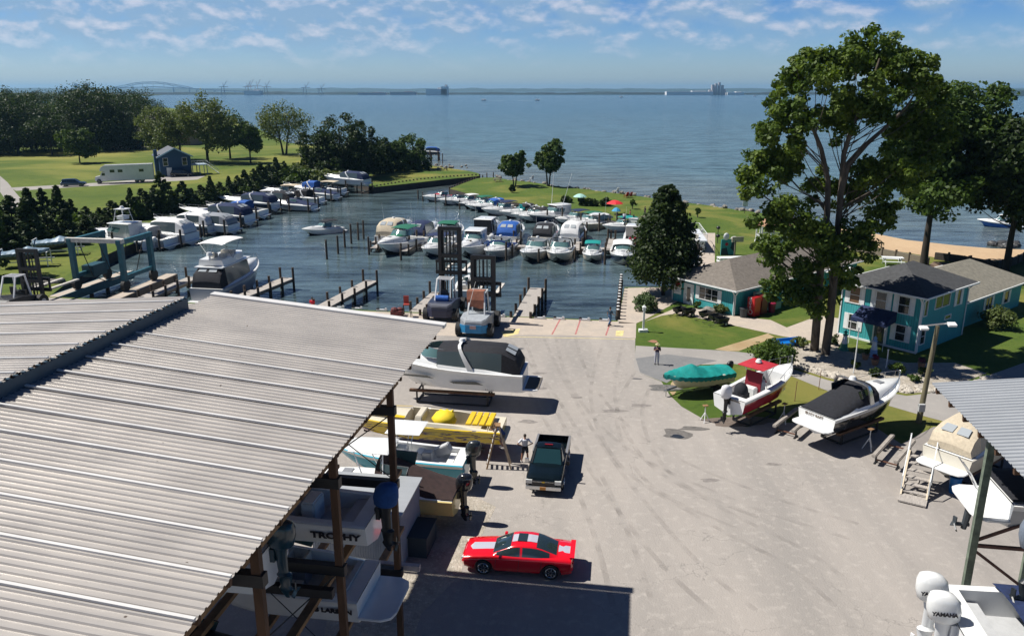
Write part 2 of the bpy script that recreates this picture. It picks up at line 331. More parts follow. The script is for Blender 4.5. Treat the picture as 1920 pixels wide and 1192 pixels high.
sheet('asphalt_patch',[(1192,672),(1250,664),(1300,670),(1345,676),(1318,682),(1290,692),(1268,706),(1250,718),(1225,708),(1200,698)],.014,patch_m)
sheet('dirt_patch',[(1268,708),(1290,694),(1318,685),(1300,706),(1275,725),(1262,742),(1256,735),(1258,718)],.008,dirt)
sheet('worn_path',[(1340,655),(1390,640),(1440,625),(1452,632),(1420,645),(1385,658),(1365,658)],.006,dirt)
sheet('footpath',[(1171,540),(1268,538),(1300,548),(1262,570),(1208,600),(1193,606),(1160,606)],.012,concrete)
sheet('pavement',[(1208,603),(1233,592),(1266,578),(1320,578),(1375,592),(1409,596),(1445,600),(1475,614),(1535,592),(1600,600),(1570,655),(1530,640),(1465,630),(1420,620),(1361,607),(1290,592),(1266,588),(1240,592)],.012,concrete)
sheet('waterside_walk',[(1318,437),(1341,437),(1340,500),(1320,545),(1300,545),(1312,504)],.012,concrete)
sheet('slipway_apron',[(1158,603),(958,594),(940,630),(1000,628),(1100,630),(1192,634),(1193,606)],.012,concrete)
sheet('quay_apron',[(940,594),(700,584),(560,578),(540,600),(700,625),(920,632)],.010,concrete)
sheet('gravel_bed',[(1425,664),(1480,650),(1540,640),(1570,655),(1700,680),(1790,680),(1850,700),(1760,733),(1700,738),(1620,724),(1550,708),(1480,686)],.014,gravel)
sheet('gravel_strip',[(760,985),(770,945),(880,925),(930,950),(905,1000),(870,1040),(865,1075),(790,1150),(760,1240),(600,1240),(640,1000)],.010,gravel)
sheet('beach',[(1590,452),(1600,440),(1640,444),(1700,454),(1790,464),(1860,470),(1925,474),(1925,480),(1890,488),(1820,490),(1760,484),(1700,474),(1640,465)],.02,sand)
sheet('beach_slope',[(1545,425),(1640,438),(1700,450),(1790,460),(1860,466),(1925,468),(1925,476),(1700,456),(1600,442)],.012,sand)
sheet('driveway',[(20,352),(110,347),(180,343),(290,335),(330,328),(385,330),(370,337),(290,342),(180,349),(110,353),(30,358)],.012,road_m)
sheet('lane',[(0,330),(14,342),(30,362),(50,385),(56,400),(30,405),(18,385),(0,360)],.016,road_m)
sheet('far_driveway',[(170,276),(250,272),(300,278),(230,281)],.012,road_m)
# ================= boats. Local frame: +X is the bow, origin at the stern on the waterline
def outboard(parent,x,y,z,s=1,cowl=blackm,leg=blackm,tilt=0,name='outboard_motor',stripe=None,word=None):
    e=MB(); e.M=Matrix.Translation((x,y,z))@Matrix.Rotation(tilt,4,'Y')@Matrix.Scale(s,4)
    rings=[]
    for zz,a,bb,dx in ((.34,.24,.16,-.02),(.40,.33,.20,-.03),(.62,.37,.22,-.05),(.84,.34,.205,-.08),(.98,.25,.16,-.12),(1.03,.12,.08,-.14)):
        rings.append([(dx-.20+a*math.cos(t)*(1 if math.cos(t)>0 else .95),bb*math.sin(t)*(abs(math.sin(t))**-.25 if abs(math.sin(t))>.05 else 1),zz) for t in [2*PI*i/14 for i in range(14)]])
    e.loft(rings,cap0=True,cap1=True)
    o=e.build(name,cowl,parent,smooth=45)
    g_=MB(); g_.M=e.M
    g_.loft([[(cx_+a*math.cos(t),bb*math.sin(t),zz) for t in [2*PI*i/10 for i in range(10)]] for zz,a,bb,cx_ in ((.36,.2,.12,-.2),(.1,.15,.08,-.2),(-.35,.13,.06,-.22),(-.42,.2,.12,-.24),(-.46,.19,.05,-.25),(-.72,.13,.045,-.25),(-.80,.2,.07,-.27),(-.9,.1,.03,-.22),(-1.05,.05,.015,-.28))],cap0=True,cap1=True)
    g_.box((0.0,0,.12),(.14,.22,.34))
    for k in range(3):
        a=2*PI*k/3; g_.M=e.M@Matrix.Translation((-.5,0,-.8))@Matrix.Rotation(a,4,'X')@Matrix.Rotation(.5,4,'Z'); g_.box((0,0,.11),(.03,.1,.2))
    g_.M=e.M; g_.cyl((-.46,0,-.8),.045,.14,'X',8)
    g_.build('lower_unit',leg,o,smooth=40)
    if word:
        for sgn in (-1,1):
            M=e.M@face_mat(Vector((-.25,sgn*.232,.52)),(sgn*-1.0,0,0) if sgn>0 else (1,0,0),(0,0,1)); text(word,.13,blackm,o,M,name='lettering',ext=.006,bold=.004)
    if stripe:
        st_=MB(); st_.M=e.M; st_.box((-.28,0,.99),(.02,.2,.02)); st_.box((-.15,0,.93),(.03,.24,.03)); st_.build('vent',stripe,o)
    return o
def boat(name,label,cat,pos,yaw,L=8.5,B=2.9,ref='stern',group=None,top=white,stripe=None,bottom=None,sheerc=None,style='cruiser',canvas=None,ccol=blackc,arch=False,archx=.30,tc=.50,rail=True,plat=.7,wind=True,fb=1.0,extras=(),motor=None,deckm=None,cockm=None,hcab=.42,bow_cover=None,name_txt=None,z=None,pitch=0,interior=True,windcol=glassg,archm=None,antenna=False,stand_h=0,wrun=.16,wnose=.05,rub=None,gh=.52,ctop=.32):
    if canvas=='full': hcab=.06
    yawv=Vector((math.cos(yaw),math.sin(yaw),0)); pos=Vector(pos)
    if ref=='bow': pos=pos-yawv*L
    if ref=='mid': pos=pos-yawv*L/2
    if z is not None: pos.z=z
    r=thing(name,label,cat,pos,yaw,group); r.rotation_euler=(0,-pitch,yaw)
    bottom=bottom or blackc; deckm=deckm or white; cockm=cockm or lgrey; stripe=stripe or top; sheerc=sheerc or top
    f0=.78*fb*B/2.9; f1=1.32*fb*B/2.9; dr=.45*B/2.9
    def hb(t):
        return B/2*((.93+.07*t/.45) if t<.45 else max(.015,1-((t-.45)/.55)**2.5))
    def zs(t): return f0+(f1-f0)*t**1.8
    def hc(t): return hcab*max(0,1-((t-tc)/(1-tc))**2.0) if t>=tc else hcab
    T=[0,.06,.15,.25,.35,.45,.55,.64,.72,.79,.85,.90,.94,.97,.99,1.0]
    def sec(t):
        h=hb(t); s_=zs(t); zk=-dr+(dr+s_*.62)*max(0,(t-.55)/.45)**3.2; zc=-.05*B/2.9+(s_*.72)*max(0,(t-.25)/.75)**3
        zc=max(zc,zk+.01); c=h*(.88-.45*t**4)
        pts=[(0,zk,0.0),(c,zc,.25)]
        for q in (.3,.55,.8): pts.append((c+(h-c)*q**.8,zc+(s_-zc)*q,.3+.6*q))
        pts+=[(h,s_,1),(h+.025,s_+.02,1),(h-.05,s_+.06,1)]
        return pts
    def X(t,lv): return L*(t-(1-lv)*.13*t**4)
    hull=MB(); rows=[]
    for t in T:
        p=sec(t); full=[(X(t,a[2]),-a[0],a[1]) for a in reversed(p)]+[(X(t,a[2]),a[0],a[1]) for a in p[1:]]
        rows.append(full)
    n=len(rows[0]); nn=8
    def mf(i,j):
        k=j if j<nn-1 else 2*(nn-1)-1-j      # 0 at gunwale .. 6 at keel
        return {0:0,1:3,2:0 if sheerc is top else 4,3:1,4:1,5:0 if stripe is top else 1,6:2}[k] if k in (0,1,2,3,4,5,6) else 0
    hull.loft(rows,closed=False,mf=mf)
    hull.poly(rows[0][1:-1],0)
    hull.build('hull',[top,stripe,bottom,rub or grey,sheerc],r,smooth=50)
    dk=MB(); cc=style in('console','open')
    t1=.74 if cc else tc; t0=.07
    fl=.16*B/2.9
    # fore deck
    F_=[t for t in T if t>t1+.02]; F_=[t1]+F_; rws=[]
    for t in F_:
        h=hb(t)-.05; s_=zs(t)+.06; k=0 if cc else hc(t)
        row=[(X(t,1),-h,s_),(X(t,1),-h*.80,s_+.015),(X(t,1),-h*.66,s_+k*.75),(X(t,1),-h*.5,s_+k*.97),(X(t,1),0,s_+k*1.08+.02)]
        row+= [(a,-b_,c) for a,b_,c in reversed(row[:-1])]; rws.append(row)
    dk.loft(rws,closed=False,m=0)
    # bulkhead below the screen
    dk.poly([(X(t1,1),-(hb(t1)-.05)*.78,fl)]+[(a-.001,b_,c) for a,b_,c in rws[0][1:-1]]+[(X(t1,1),(hb(t1)-.05)*.78,fl)],0)
    # coamings and cockpit
    C_=[t0]+[t for t in T if t0+.02<t<t1-.02]+[t1]; rwl=[]
    lift=0 if cc or canvas=='full' else .20
    for t in C_:
        h=hb(t)-.05; s_=zs(t)+.06; u=lift*min(1,(t-t0+.02)/.2)
        rwl.append([(X(t,1),h,s_),(X(t,1),h*.93,s_+u),(X(t,1),h*.80,s_+u+.01),(X(t,1),h*.78,fl)])
    for sg in (1,-1): dk.loft([[(a,b_*sg,c) for a,b_,c in q] for q in rwl],closed=False,m=0)
    a=rwl[0]; dk.loft([[(x_,y_,z_) for x_,y_,z_ in ((0.0,y0*sg,zz) for y0,zz in ((hb(0)-.05,zs(0)+.06),(0,zs(0)+.06)))] for sg in (1,)]+[[(X(t0,1),hb(t0)-.05,zs(t0)+.06),(X(t0,1),0,zs(t0)+.06)]],closed=False,m=0)
    dk.loft([[(0.0,-(hb(0)-.05),zs(0)+.06),(0,0,zs(0)+.06)],[(X(t0,1),-(hb(t0)-.05),zs(t0)+.06),(X(t0,1),0,zs(t0)+.06)]],closed=False,m=0)
    dk.quad((X(t0,1),-hb(t0)*.76,zs(t0)+.06),(X(t0,1),hb(t0)*.76,zs(t0)+.06),(X(t0,1),hb(t0)*.76,fl),(X(t0,1),-hb(t0)*.76,fl),0)
    dk.build('deck',deckm,r,smooth=40)
    fm=MB(); fm.loft([[(X(t,1),-(hb(t)-.05)*.79,fl+.01),(X(t,1),(hb(t)-.05)*.79,fl+.01)] for t in C_],closed=False)
    if interior and canvas not in('camper','cover','full'):
        w=hb(.2)
        if not cc:
            fm.box((L*.12,0,fl+.25),(.6,w*1.5,.5)); fm.box((L*.085,0,fl+.55),(.18,w*1.5,.35))
            fm.box((L*(tc-.13),-w*.42,fl+.35),(.5,.5,.7)); fm.box((L*(tc-.13)-.25,-w*.42,fl+.8),(.1,.5,.5)); fm.box((L*(tc-.13),w*.45,fl+.3),(.9,.5,.6)); fm.box((L*(tc-.05),-w*.45,fl+.55),(.35,.6,.9))
        else:
            fm.box((L*.11,0,fl+.2),(.35,w*1.4,.4))
    fm.build('cockpit_floor',cockm,r)
    if not cc and style!='fly':
        hh=MB(); tt=tc+.22*(1-tc)/.5; zz=zs(tt)+.06+hc(tt)*1.08; hh.box((X(tt,1),0,zz+.02),(.5,.5,.05),ry=math.atan2(zs(tt+.05)+hc(tt+.05)*1.08-zs(tt-.05)-hc(tt-.05)*1.08,.1*L)*-1)
        hh.build('hatch',grey,r)
    sw=tc
    if wind and not cc:
        gl=MB(); fr=MB(); base=[];tp=[]; zb=zs(sw)+.06+hcab
        hw=(hb(sw)-.05)*.80; run=L*wrun; nose=L*wnose
        P_=[]
        for k in range(-6,7):
            q=abs(k)/6; sg=1 if k>0 else -1
            if q>.5: qq=(q-.5)/.5; x_=L*sw-run*qq; y_=hw*(.97+.03*qq); zb_=zb-.16*qq*0-.24*qq
            else: qq=q/.5; x_=L*sw+nose*(1-qq*qq)+.02; y_=hw*.97*math.sin(qq*PI/2); zb_=zb+.03*(1-qq)
            P_.append((x_,y_*sg,zb_))
        hw_=gh*B/2.9
        Q_=[(x_-.5*(1 if abs(y_)<hw*.9 else .75)*B/2.9,y_*.86,zb+hw_-.05*max(0,(L*sw-x_)/run)) for x_,y_,z_ in P_]
        gl.loft([P_,Q_],closed=False); gl.build('windshield',windcol,r,smooth=60)
        fr.tube(Q_,.022,5); fr.tube([(a,b_,c+.01) for a,b_,c in P_],.02,5)
        for i in (0,3,6,9,12): fr.tube([P_[i],Q_[i]],.018,4)
        fr.build('windshield_frame',steel if windcol is glassg else blackm,r)
    ztop=zs(tc)+.06+hcab+(gh-.02)*B/2.9
    if arch:
        am=MB(); w0=hb(archx)-.06; xa=L*archx; za=zs(archx)+.15; hgt=ztop+.35-za if canvas!='bimini' else ztop+.5-za
        pth=[];nw=[]
        lean=arch if isinstance(arch,(int,float)) and not isinstance(arch,bool) else .45
        for q,y_,zz in ((0,1,0),(.35,.98,.35),(.7,.93,.72),(.88,.84,.92),(1,.6,1.0),(1.02,.0,1.03)):
            pth.append((xa+lean*hgt*q,w0*y_,za+hgt*zz)); nw.append(.42-.22*q)
        full=[(p,w_) for p,w_ in zip(pth,nw)]; full+= [((p[0],-p[1],p[2]),w_) for p,w_ in reversed(full[:-1])]
        rg=[]
        for (p,w_) in full: 
            yo=.05; rg.append([(p[0]-w_/2,p[1],p[2]),(p[0]-w_/2,p[1]*.94 if abs(p[1])>.1 else p[1],p[2]-.07),(p[0]+w_/2,p[1]*.94 if abs(p[1])>.1 else p[1],p[2]-.07),(p[0]+w_/2,p[1],p[2])])
        am.loft(rg,closed=True,cap0=True,cap1=True)
        ar=am.build('radar_arch',archm or whitem if archm else white,r,smooth=45)
        rd=MB(); px_=xa+lean*hgt
        rd.cyl((px_,0,za+hgt+.12),.24,.2,n=12,r2=.16); rd.tube([(px_,.0,za+hgt),(px_,0,za+hgt+.1)],.05,6); rd.build('radar_dome',white,ar,smooth=40)
    if antenna:
        a_=MB(); a_.tube([(L*.35,hb(.3)*.8,zs(.3)+.2),(L*.30,hb(.3)*.85,zs(.3)+4.5)],[.02,.008],4); a_.build('antenna',white,r)
    if canvas=='bimini':
        cm_=MB(); x0,x1=L*.14,L*(tc-.02); zt=ztop+.35; w=hb(.3)*.82; rr=[]
        for i in range(7):
            q=i/6; rr.append([(x0+(x1-x0)*q,w*math.sin(a)*1.0,zt+.10*math.cos(a*1.0)-.12*(2*q-1)**2) for a in [R(-90+180*j/8) for j in range(9)]])
        cm_.loft(rr,closed=False); cm_.loft([[(x_,y_,z_-.05) for x_,y_,z_ in q] for q in rr],closed=False)
        for e_ in (0,-1): cm_.loft([rr[e_],[(x_,y_,z_-.05) for x_,y_,z_ in rr[e_]]],closed=False)
        for j in (0,-1): cm_.loft([[q[j] for q in rr],[(q[j][0],q[j][1],q[j][2]-.05) for q in rr]],closed=False)
        cm_.build('canvas_top',ccol,r,smooth=50)
        for sg in (1,-1):
            pl=MB()
            for xa_,xb in ((.30,.16),(.30,.42),(.30,.30)): pl.tube([(L*xa_,sg*hb(.3)*.86,zs(.3)+.2),(L*xb,sg*w*.98,zt-.1)],.018,4)
            pl.build('canvas_poles',steel,r)
    if canvas in('camper','half'):
        cm_=MB(); rr=[]; xs=[.02,.05,.14,.24,.34,.44,tc+.005] if canvas=='camper' else [.24,.30,.36,.42,tc+.005]
        for i,q in enumerate(xs):
            h=hb(q)*.9; zb=zs(q)+.1; k=1 if q>.13 else (.30 if q<.04 else .72)
            zt=zb+(ztop+ctop-.1*abs(q-.33)/.3-zb)*k; hw=h*(.86 if q>.1 else .92); sw_=.88
            if q>tc-.02: zt=ztop+.06; 
            x_=L*q
            rr.append([(x_,-h,zb),(x_,-hw,zb+(zt-zb)*sw_),(x_,-hw*.8,zt-.04),(x_,-hw*.4,zt+.03),(x_,0,zt+.05),(x_,hw*.4,zt+.03),(x_,hw*.8,zt-.04),(x_,hw,zb+(zt-zb)*sw_),(x_,h,zb)])
        nw=len(rr)
        cm_.loft(rr,closed=False,mf=lambda i,j:(1 if (j in (0,7) and 2<=i<nw-1 and canvas=='camper') else 0)); cm_.poly(rr[0],0)
        if canvas=='half': cm_.poly(rr[0],0)
        cm_.build('canvas_enclosure',[ccol,mat('enclosure_glass',(.085,.115,.125),.12,spec=.7)],r,smooth=40)
        wn=MB()
        if canvas=='camper':
            a,b_=rr[1],rr[2]; 
            for y0,y1 in ((-.55,-.08),(.08,.55)):
                h=hb(.1)
                pA=Vector((L*.05,0,rr[1][4][2])); pB=Vector((L*.14,0,rr[2][4][2]))
                wn.quad(pA.lerp(pB,.1)+Vector((-.03,y0*h,.03)),pA.lerp(pB,.1)+Vector((-.03,y1*h,.03)),pA.lerp(pB,.8)+Vector((-.03,y1*h*.9,.03)),pA.lerp(pB,.8)+Vector((-.03,y0*h*.9,.03)))
            wn.build('clear_panel',mat('clear_vinyl',(.35,.38,.4),.1),r)
    if canvas=='cover' or bow_cover:
        cm_=MB(); rr=[]; c2=bow_cover if bow_cover else ccol
        xs=[.0,.06,.15,.25,.35,.45,tc+.01] if canvas=='cover' else [tc-.06,tc,tc+.08,tc+.16,tc+.24]
        for i,q in enumerate(xs):
            h=hb(q)*.93; zb=zs(q)+.12; 
            if canvas=='cover': zt=zb+.05+(ztop-zb+.03)*(min(1,q/(tc)))**1.1
            else: zt=zs(tc)+hcab+.42-.40*i/4
            zb2=zb if canvas=='cover' else zs(q)+.06+hc(q)*.8
            x_=L*q; 
            if canvas!='cover': h*=.72-.05*i
            rr.append([(x_,-h,zb2)]+[(x_,-h*math.cos(a),zb2+(zt-zb2)*math.sin(a)**.7) for a in [PI*k/8 for k in range(1,8)]]+[(x_,h,zb2)])
        cm_.loft(rr,closed=False); cm_.poly(rr[0]); cm_.poly(rr[-1])
        cm_.build('cockpit_cover' if canvas=='cover' else 'windshield_cover',c2,r,smooth=50)
    if canvas=='full':
        cm_=MB(); rr=[]
        for i in range(41):
            t=min(1,i/40); h=hb(t)+.04; s_=zs(t)+.04; pk=max(.45-abs(t-.30)*1.3,.75-abs(t-.58)*2.2,.30)*B/2.4*(1-max(0,(t-.72)/.28)**2*.75)
            row=[(X(t,1),-h,s_-.30-.05*math.sin(i*1.9))]
            for j in range(0,15):
                a=PI*j/14; yy=-h*math.cos(a); tent=1-abs(math.cos(a))**1.35; nz=.05*mnoise.noise(Vector((X(t,1)*1.7,yy*2.2,3)))+.035*mnoise.noise(Vector((X(t,1)*4,yy*5,7)))+.03*math.sin(t*55)*(1-math.sin(a))
                row.append((X(t,1)+.03*mnoise.noise(Vector((i,j,1))),yy,s_+pk*tent+nz))
            rr.append(row+[(X(t,1),h,s_-.30-.05*math.sin(i*2.3))])
        cm_.loft(rr,closed=False); cm_.poly(rr[0]); cm_.build('boat_cover',ccol,r,smooth=60)
    if canvas=='hardtop':
        ht=MB(); w=hb(.3)*.8; x0,x1=L*.18,L*(tc+.0); zt=ztop+.4
        ht.loft([[(x0+a,-w+a2,zt+dz),(x1-a,-w*.9+a2,zt+dz),(x1-a,w*.9-a2,zt+dz),(x0+a,w-a2,zt+dz)] for a,a2,dz in ((.1,.08,-.06),(0,0,0),(.12,.1,.07),(.5,.4,.1))],cap0=True,cap1=True)
        ht.build('hardtop',white,r,smooth=40); 
        for sg in (1,-1):
            for xa_,xb in ((.22,.22),(tc-.04,tc-.08)): pl=MB(); pl.tube([(L*xa_,sg*hb(.3)*.86,zs(.3)+.2),(L*xb,sg*w*.9,zt-.02)],.03,5); pl.build('hardtop_leg',whitem,r)
        if ccol is not blackc or True:
            cl=MB(); cl.loft([[(x_,y_*.93,zs(.3)+.25) for x_,y_ in ((x0,-w),(x1,-w*.9))],[(x_,y_*.93,zt-.05) for x_,y_ in ((x0,-w),(x1-.3,-w*.9))]],closed=False)
            cl.loft([[(x_,y_*.93,zs(.3)+.25) for x_,y_ in ((x0,w),(x1,w*.9))],[(x_,y_*.93,zt-.05) for x_,y_ in ((x0,w),(x1-.3,w*.9))]],closed=False)
            cl.loft([[(x0,-w*.93,zs(.3)+.25),(x0,w*.93,zs(.3)+.25)],[(x0,-w*.93,zt-.05),(x0,w*.93,zt-.05)]],closed=False); cl.build('canvas_enclosure',ccol,r)
    if cc:
        cn=MB(); cn.box((L*.45,0,fl+.5),(.75,.75,1.0),taper=.85); cn.box((L*.32,0,fl+.4),(.45,.85,.8)); cn.build('console',deckm,r,bevel=.05)
        ws=MB(); ws.quad((L*.45+.3,-.33,fl+1.0),(L*.45+.3,.33,fl+1.0),(L*.45+.08,.28,fl+1.4),(L*.45+.08,-.28,fl+1.4)); ws.build('windshield',windcol,r)
        if canvas=='ttop':
            tm=MB(); zt=fl+2.15; x0,x1,w=L*.29,L*.29+2.0*B/2.6,B*.38
            tm.loft([[(x0+a,-w+a,zt+dz),(x1-a,-w+a,zt+dz),(x1-a,w-a,zt+dz),(x0+a,w-a,zt+dz)] for a,dz in ((.05,-.05),(0,0),(.15,.05),(.6,.08))],cap0=True,cap1=True); tm.build('hardtop',ccol,r,smooth=30)
            pl=MB()
            for sg in (1,-1):
                for q in (-.45,.35): pl.tube([(L*.45+q,sg*.42,fl),(L*.45+q*1.0,sg*.42,fl+1.1),(L*.45+q*1.5,sg*w*.8,zt-.05)],.025,5)
                pl.tube([(x0+.1,sg*w*.9,zt-.06),(x1-.1,sg*w*.9,zt-.06)],.025,5)
            for q in (-.5,.5): pl.tube([(L*.45+q*1.3,-w*.8,zt-.06),(L*.45+q*1.3,w*.8,zt-.06)],.022,5)
            pl.build('hardtop_frame',steel,r)
    if rail:
        rl=MB(); ts=[t for t in T if t>=.50]; pts=[(X(t,1)-.06,hb(t)*.93-.02 if t<.99 else .05,zs(t)+.06+.52*min(1,(t-.45)/.15)) for t in ts]
        full=pts+[(a,-b_,c) for a,b_,c in reversed(pts)]
        rl.tube(full,.018,4)
        for (x_,y_,z_),t in list(zip(pts,ts))[1::2]:
            for sg in (1,-1): rl.tube([(x_,y_*sg,z_),(x_-.03,y_*sg,zs(t)+.05)],.014,4)
        rl.build('bow_rail',steel,r)
    if plat:
        w=B*.46; pm=MB(); zz=.20; pts=[(0.02,-w),(-plat*.65,-w),(-plat*.92,-w*.86),(-plat,-w*.6),(-plat,w*.6),(-plat*.92,w*.86),(-plat*.65,w),(0.02,w)]
        pm.prism(pts,zz-.08,zz); pm.build('swim_platform',deckm,r,bevel=.02)
    if motor:
        n_,col_,s_=motor[:3]
        for k in range(n_): outboard(r,-.05-(plat and plat*.0),(k-(n_-1)/2)*.72*s_,.15+.25*s_,s_,cowl=col_,leg=(motor[4] if len(motor)>4 else col_),tilt=motor[3] if len(motor)>3 else 0)
    if name_txt:
        body,size,fm_=name_txt[:3]
        M=face_mat(Vector((-.03,0,zs(0)*.60)),(0,-1,0),(.0,0,1)); text(body,size,fm_,r,M,ext=.006,bold=size*.03)
    r['_L']=L
    del r['_L']
    return r
HB=hullblack=mat('black_gelcoat',(.012,.012,.014),.12,coat=.6)
HN=mat('navy_gelcoat',(.008,.018,.06),.12,coat=.6)
HR=mat('red_gelcoat',(.32,.008,.02),.15,coat=.6)
HY=mat('pale_yellow_gelcoat',(.62,.50,.20),.3,coat=.4,var=.05)
HT=mat('turquoise_gelcoat',(.03,.36,.50),.2,coat=.5)
HG=mat('grey_gelcoat',(.42,.43,.45),.25,coat=.5)
HBEI=mat('beige_gelcoat',(.55,.50,.38),.35,coat=.3,var=.06)
# ================= boats afloat
YD=math.atan2(-E2.y,-E2.x)      # bow towards the quay
YU=math.atan2(E2.y,E2.x)
def J(a=.04): return random.uniform(-a,a)
gF='cabin cruisers moored bow out in the front row of the basin'
def bp(u,v): return G(u,v,WZ)
WATER_BOATS=[
 ('cabin_cruiser','white flybridge boat with green canopy and green windscreen cover, leftmost of the front row',(708,483),YD-.28,dict(L=10.5,B=3.4,canvas='bimini',ccol=greenc,sheerc=white,bow_cover=greenc,hcab=.9,fb=1.15,stripe=white,bottom=HB,plat=.5,antenna=True)),
 ('cabin_cruiser','white cruiser with low navy bimini top beside the green topped flybridge boat',(796,487),YD-.08,dict(L=9,B=3.1,canvas='bimini',ccol=navyc,bottom=HN)),
 ('cabin_cruiser','white hardtop fishing cruiser moored behind the tall forklift mast',(868,489),YD-.05,dict(L=10,B=3.3,canvas='hardtop',ccol=whitec,hcab=.8,fb=1.15,bottom=HB)),
 ('cabin_cruiser','white cruiser with bright blue windshield cover in the front row',(915,492),YD-.12,dict(L=9,B=3.2,arch=True,bow_cover=mat('royal_blue_canvas',(.01,.045,.20),.8,var=.2,scale=6,bump=.3),stripe=HG,bottom=HN,canvas='cover',ccol=bluec)),
 ('cabin_cruiser','white cruiser with beige radar arch and open windshield in the front row',(983,496),YD-.16,dict(L=9.3,B=3.3,arch=True,archm=offw,stripe=offw,bottom=HB)),
 ('cabin_cruiser','white cruiser with black arch over a clear green windshield in the front row',(1041,498),YD-.02,dict(L=9.2,B=3.3,arch=.3,archm=blackm,stripe=offw,bottom=HB)),
 ('motorboat','small white bowrider with teal bimini and red bow stripes',(1108,496),YD+.02,dict(L=7.2,B=2.5,canvas='bimini',ccol=tealc,bottom=HB,stripe=offw)),
 ('cabin_cruiser','white cruiser with navy boot stripe at the right end of the front row',(1168,502),YD+.04,dict(L=9,B=3.2,arch=False,canvas='half',ccol=whitec,stripe=HN,bottom=offw)),
]
for nm,lb,(u,v),yw,kw in WATER_BOATS:
    kw['L']*=1.05; kw['B']*=1.07
    boat(nm,lb,'boat',bp(u,v),yw,ref='bow',group=gF,**kw)
gR='cabin cruisers moored stern to behind the front row'
REAR=[
 ('white flybridge cruiser with beige canvas and radar ball behind the green topped boat',(722,459),dict(L=11,B=3.6,canvas='camper',ccol=beigec,arch=.3,hcab=.9,fb=1.2,antenna=True)),
 ('white cruiser with tall black canvas enclosure and tall antennas in the back row',(776,456),dict(L=10,B=3.4,canvas='camper',ccol=navyc,hcab=.6,fb=1.1,antenna=True)),
 ('white cruiser with green half canopy in the back row',(832,458),dict(L=9.5,B=3.3,canvas='bimini',ccol=greenc,hcab=.7,fb=1.1,antenna=True)),
 ('white cruiser with squared black enclosure and twin radar domes in the back row',(898,458),dict(L=10.5,B=3.5,canvas='hardtop',ccol=blackc,arch=.1,hcab=.9,fb=1.2,antenna=True)),
 ('white cruiser with bright blue canvas enclosure in the back row',(948,458),dict(L=10,B=3.5,canvas='camper',ccol=bluec,arch=True,hcab=.6,fb=1.1)),
 ('white cruiser with black camper canvas under a raked arch in the back row',(1015,459),dict(L=10,B=3.4,canvas='camper',ccol=blackc,arch=True,hcab=.5,fb=1.1,antenna=True)),
 ('white cruiser with tall white enclosure in the back row',(1066,461),dict(L=9.5,B=3.3,canvas='camper',ccol=whitec,hcab=.8,fb=1.2)),
 ('white walkaround fishing boat with small hardtop behind the front row end',(1186,462),dict(L=8.5,B=3,canvas='hardtop',ccol=offw,hcab=.6,fb=1.1,motor=(2,HR,1.0),antenna=True)),
]
for lb,(u,v),kw in REAR:
    kw['B']*=1.05
    boat('cabin_cruiser',lb,'boat',bp(u,v)+Vector((0,0,0)),YU+J(.06)-.05,ref='stern',group=gR,**kw)
# peninsula row: bows to the south-west
AP=math.atan2(-.60,-.80)
gP='motor boats moored bow out along the grass point'
PEN=[
 ('white speedboat with red deck cover and red seats at the far tip of the row',(792,379),dict(L=8,B=2.7,canvas=None,deckm=white,bow_cover=redc,top=white,cockm=redc,stripe=white)),
 ('white cruiser with navy cover, second from the far tip of the row',(820,386),dict(L=8.5,B=2.8,canvas='cover',ccol=navyc,bottom=HB)),
 ('small white open boat with white canopy beside the green topped one',(846,386),dict(L=7,B=2.4,canvas='bimini',ccol=whitec)),
 ('white boat with dark green canopy moored near the tip of the grass point',(861,393),dict(L=8.5,B=2.8,canvas='bimini',ccol=greenc,stripe=HN,bottom=HB)),
 ('white cruiser with dark hull and blue framed arch on the grass point row',(881,399),dict(L=9.5,B=3.0,canvas='half',ccol=bluec,arch=True,stripe=HN,bottom=HB)),
 ('plain white cruiser with low rounded foredeck on the grass point row',(902,406),dict(L=9,B=3.1,canvas='bimini',ccol=navyc,stripe=white,bottom=HB)),
 ('white cruiser with black bottom and black half canopy on the grass point row',(935,411),dict(L=9.5,B=3.1,canvas='half',ccol=blackc,arch=True,bottom=HB)),
 ('white cruiser with raked arch and clear green screen on the grass point row',(957,416),dict(L=9,B=3.1,arch=True,stripe=white,bottom=HG,canvas='cover',ccol=blackc)),
 ('navy hulled sport fishing boat with white hardtop and raised outriggers',(988,422),dict(L=11,B=3.5,canvas='hardtop',ccol=whitec,stripe=HN,sheerc=white,bottom=HN,fb=1.15,hcab=.6)),
 ('white cruiser with blue canvas top next to the navy sport fishing boat',(1040,424),dict(L=8.5,B=2.9,canvas='bimini',ccol=navyc)),
 ('white bowrider with dark green canopy near the red umbrella',(1063,428),dict(L=8.5,B=2.8,canvas='bimini',ccol=greenc,bottom=HG)),
]
PEN+=[('low white runabout with grey cover squeezed in after the tip boats',(872,396),dict(L=7.5,B=2.6,canvas='cover',ccol=whitec,bottom=HB)),
 ('white cruiser with black arch left of the navy sport fishing boat',(972,419),dict(L=9,B=3,canvas='half',ccol=blackc,arch=True,archm=blackm,bottom=HB)),
 ('white boat with teal half canopy at the near end of the grass point',(1128,437),dict(L=8,B=2.8,canvas='bimini',ccol=tealc,bottom=HG)),
 ('white cruiser with cream enclosure, second from the near end of the point',(1080,431),dict(L=8,B=2.8,canvas='camper',ccol=whitec,bottom=HG))]
for lb,(u,v),kw in PEN:
    b_=boat('motorboat',lb,'boat',bp(u,v),AP+J(.06),ref='bow',group=gP,**kw)
    if 'outriggers' in lb:
        o=MB()
        for sg in (1,-1): o.tube([(4.6,sg*1.2,1.2),(3.0,sg*2.4,8.5)],[.05,.02],5)
        o.build('outriggers',white,b_)
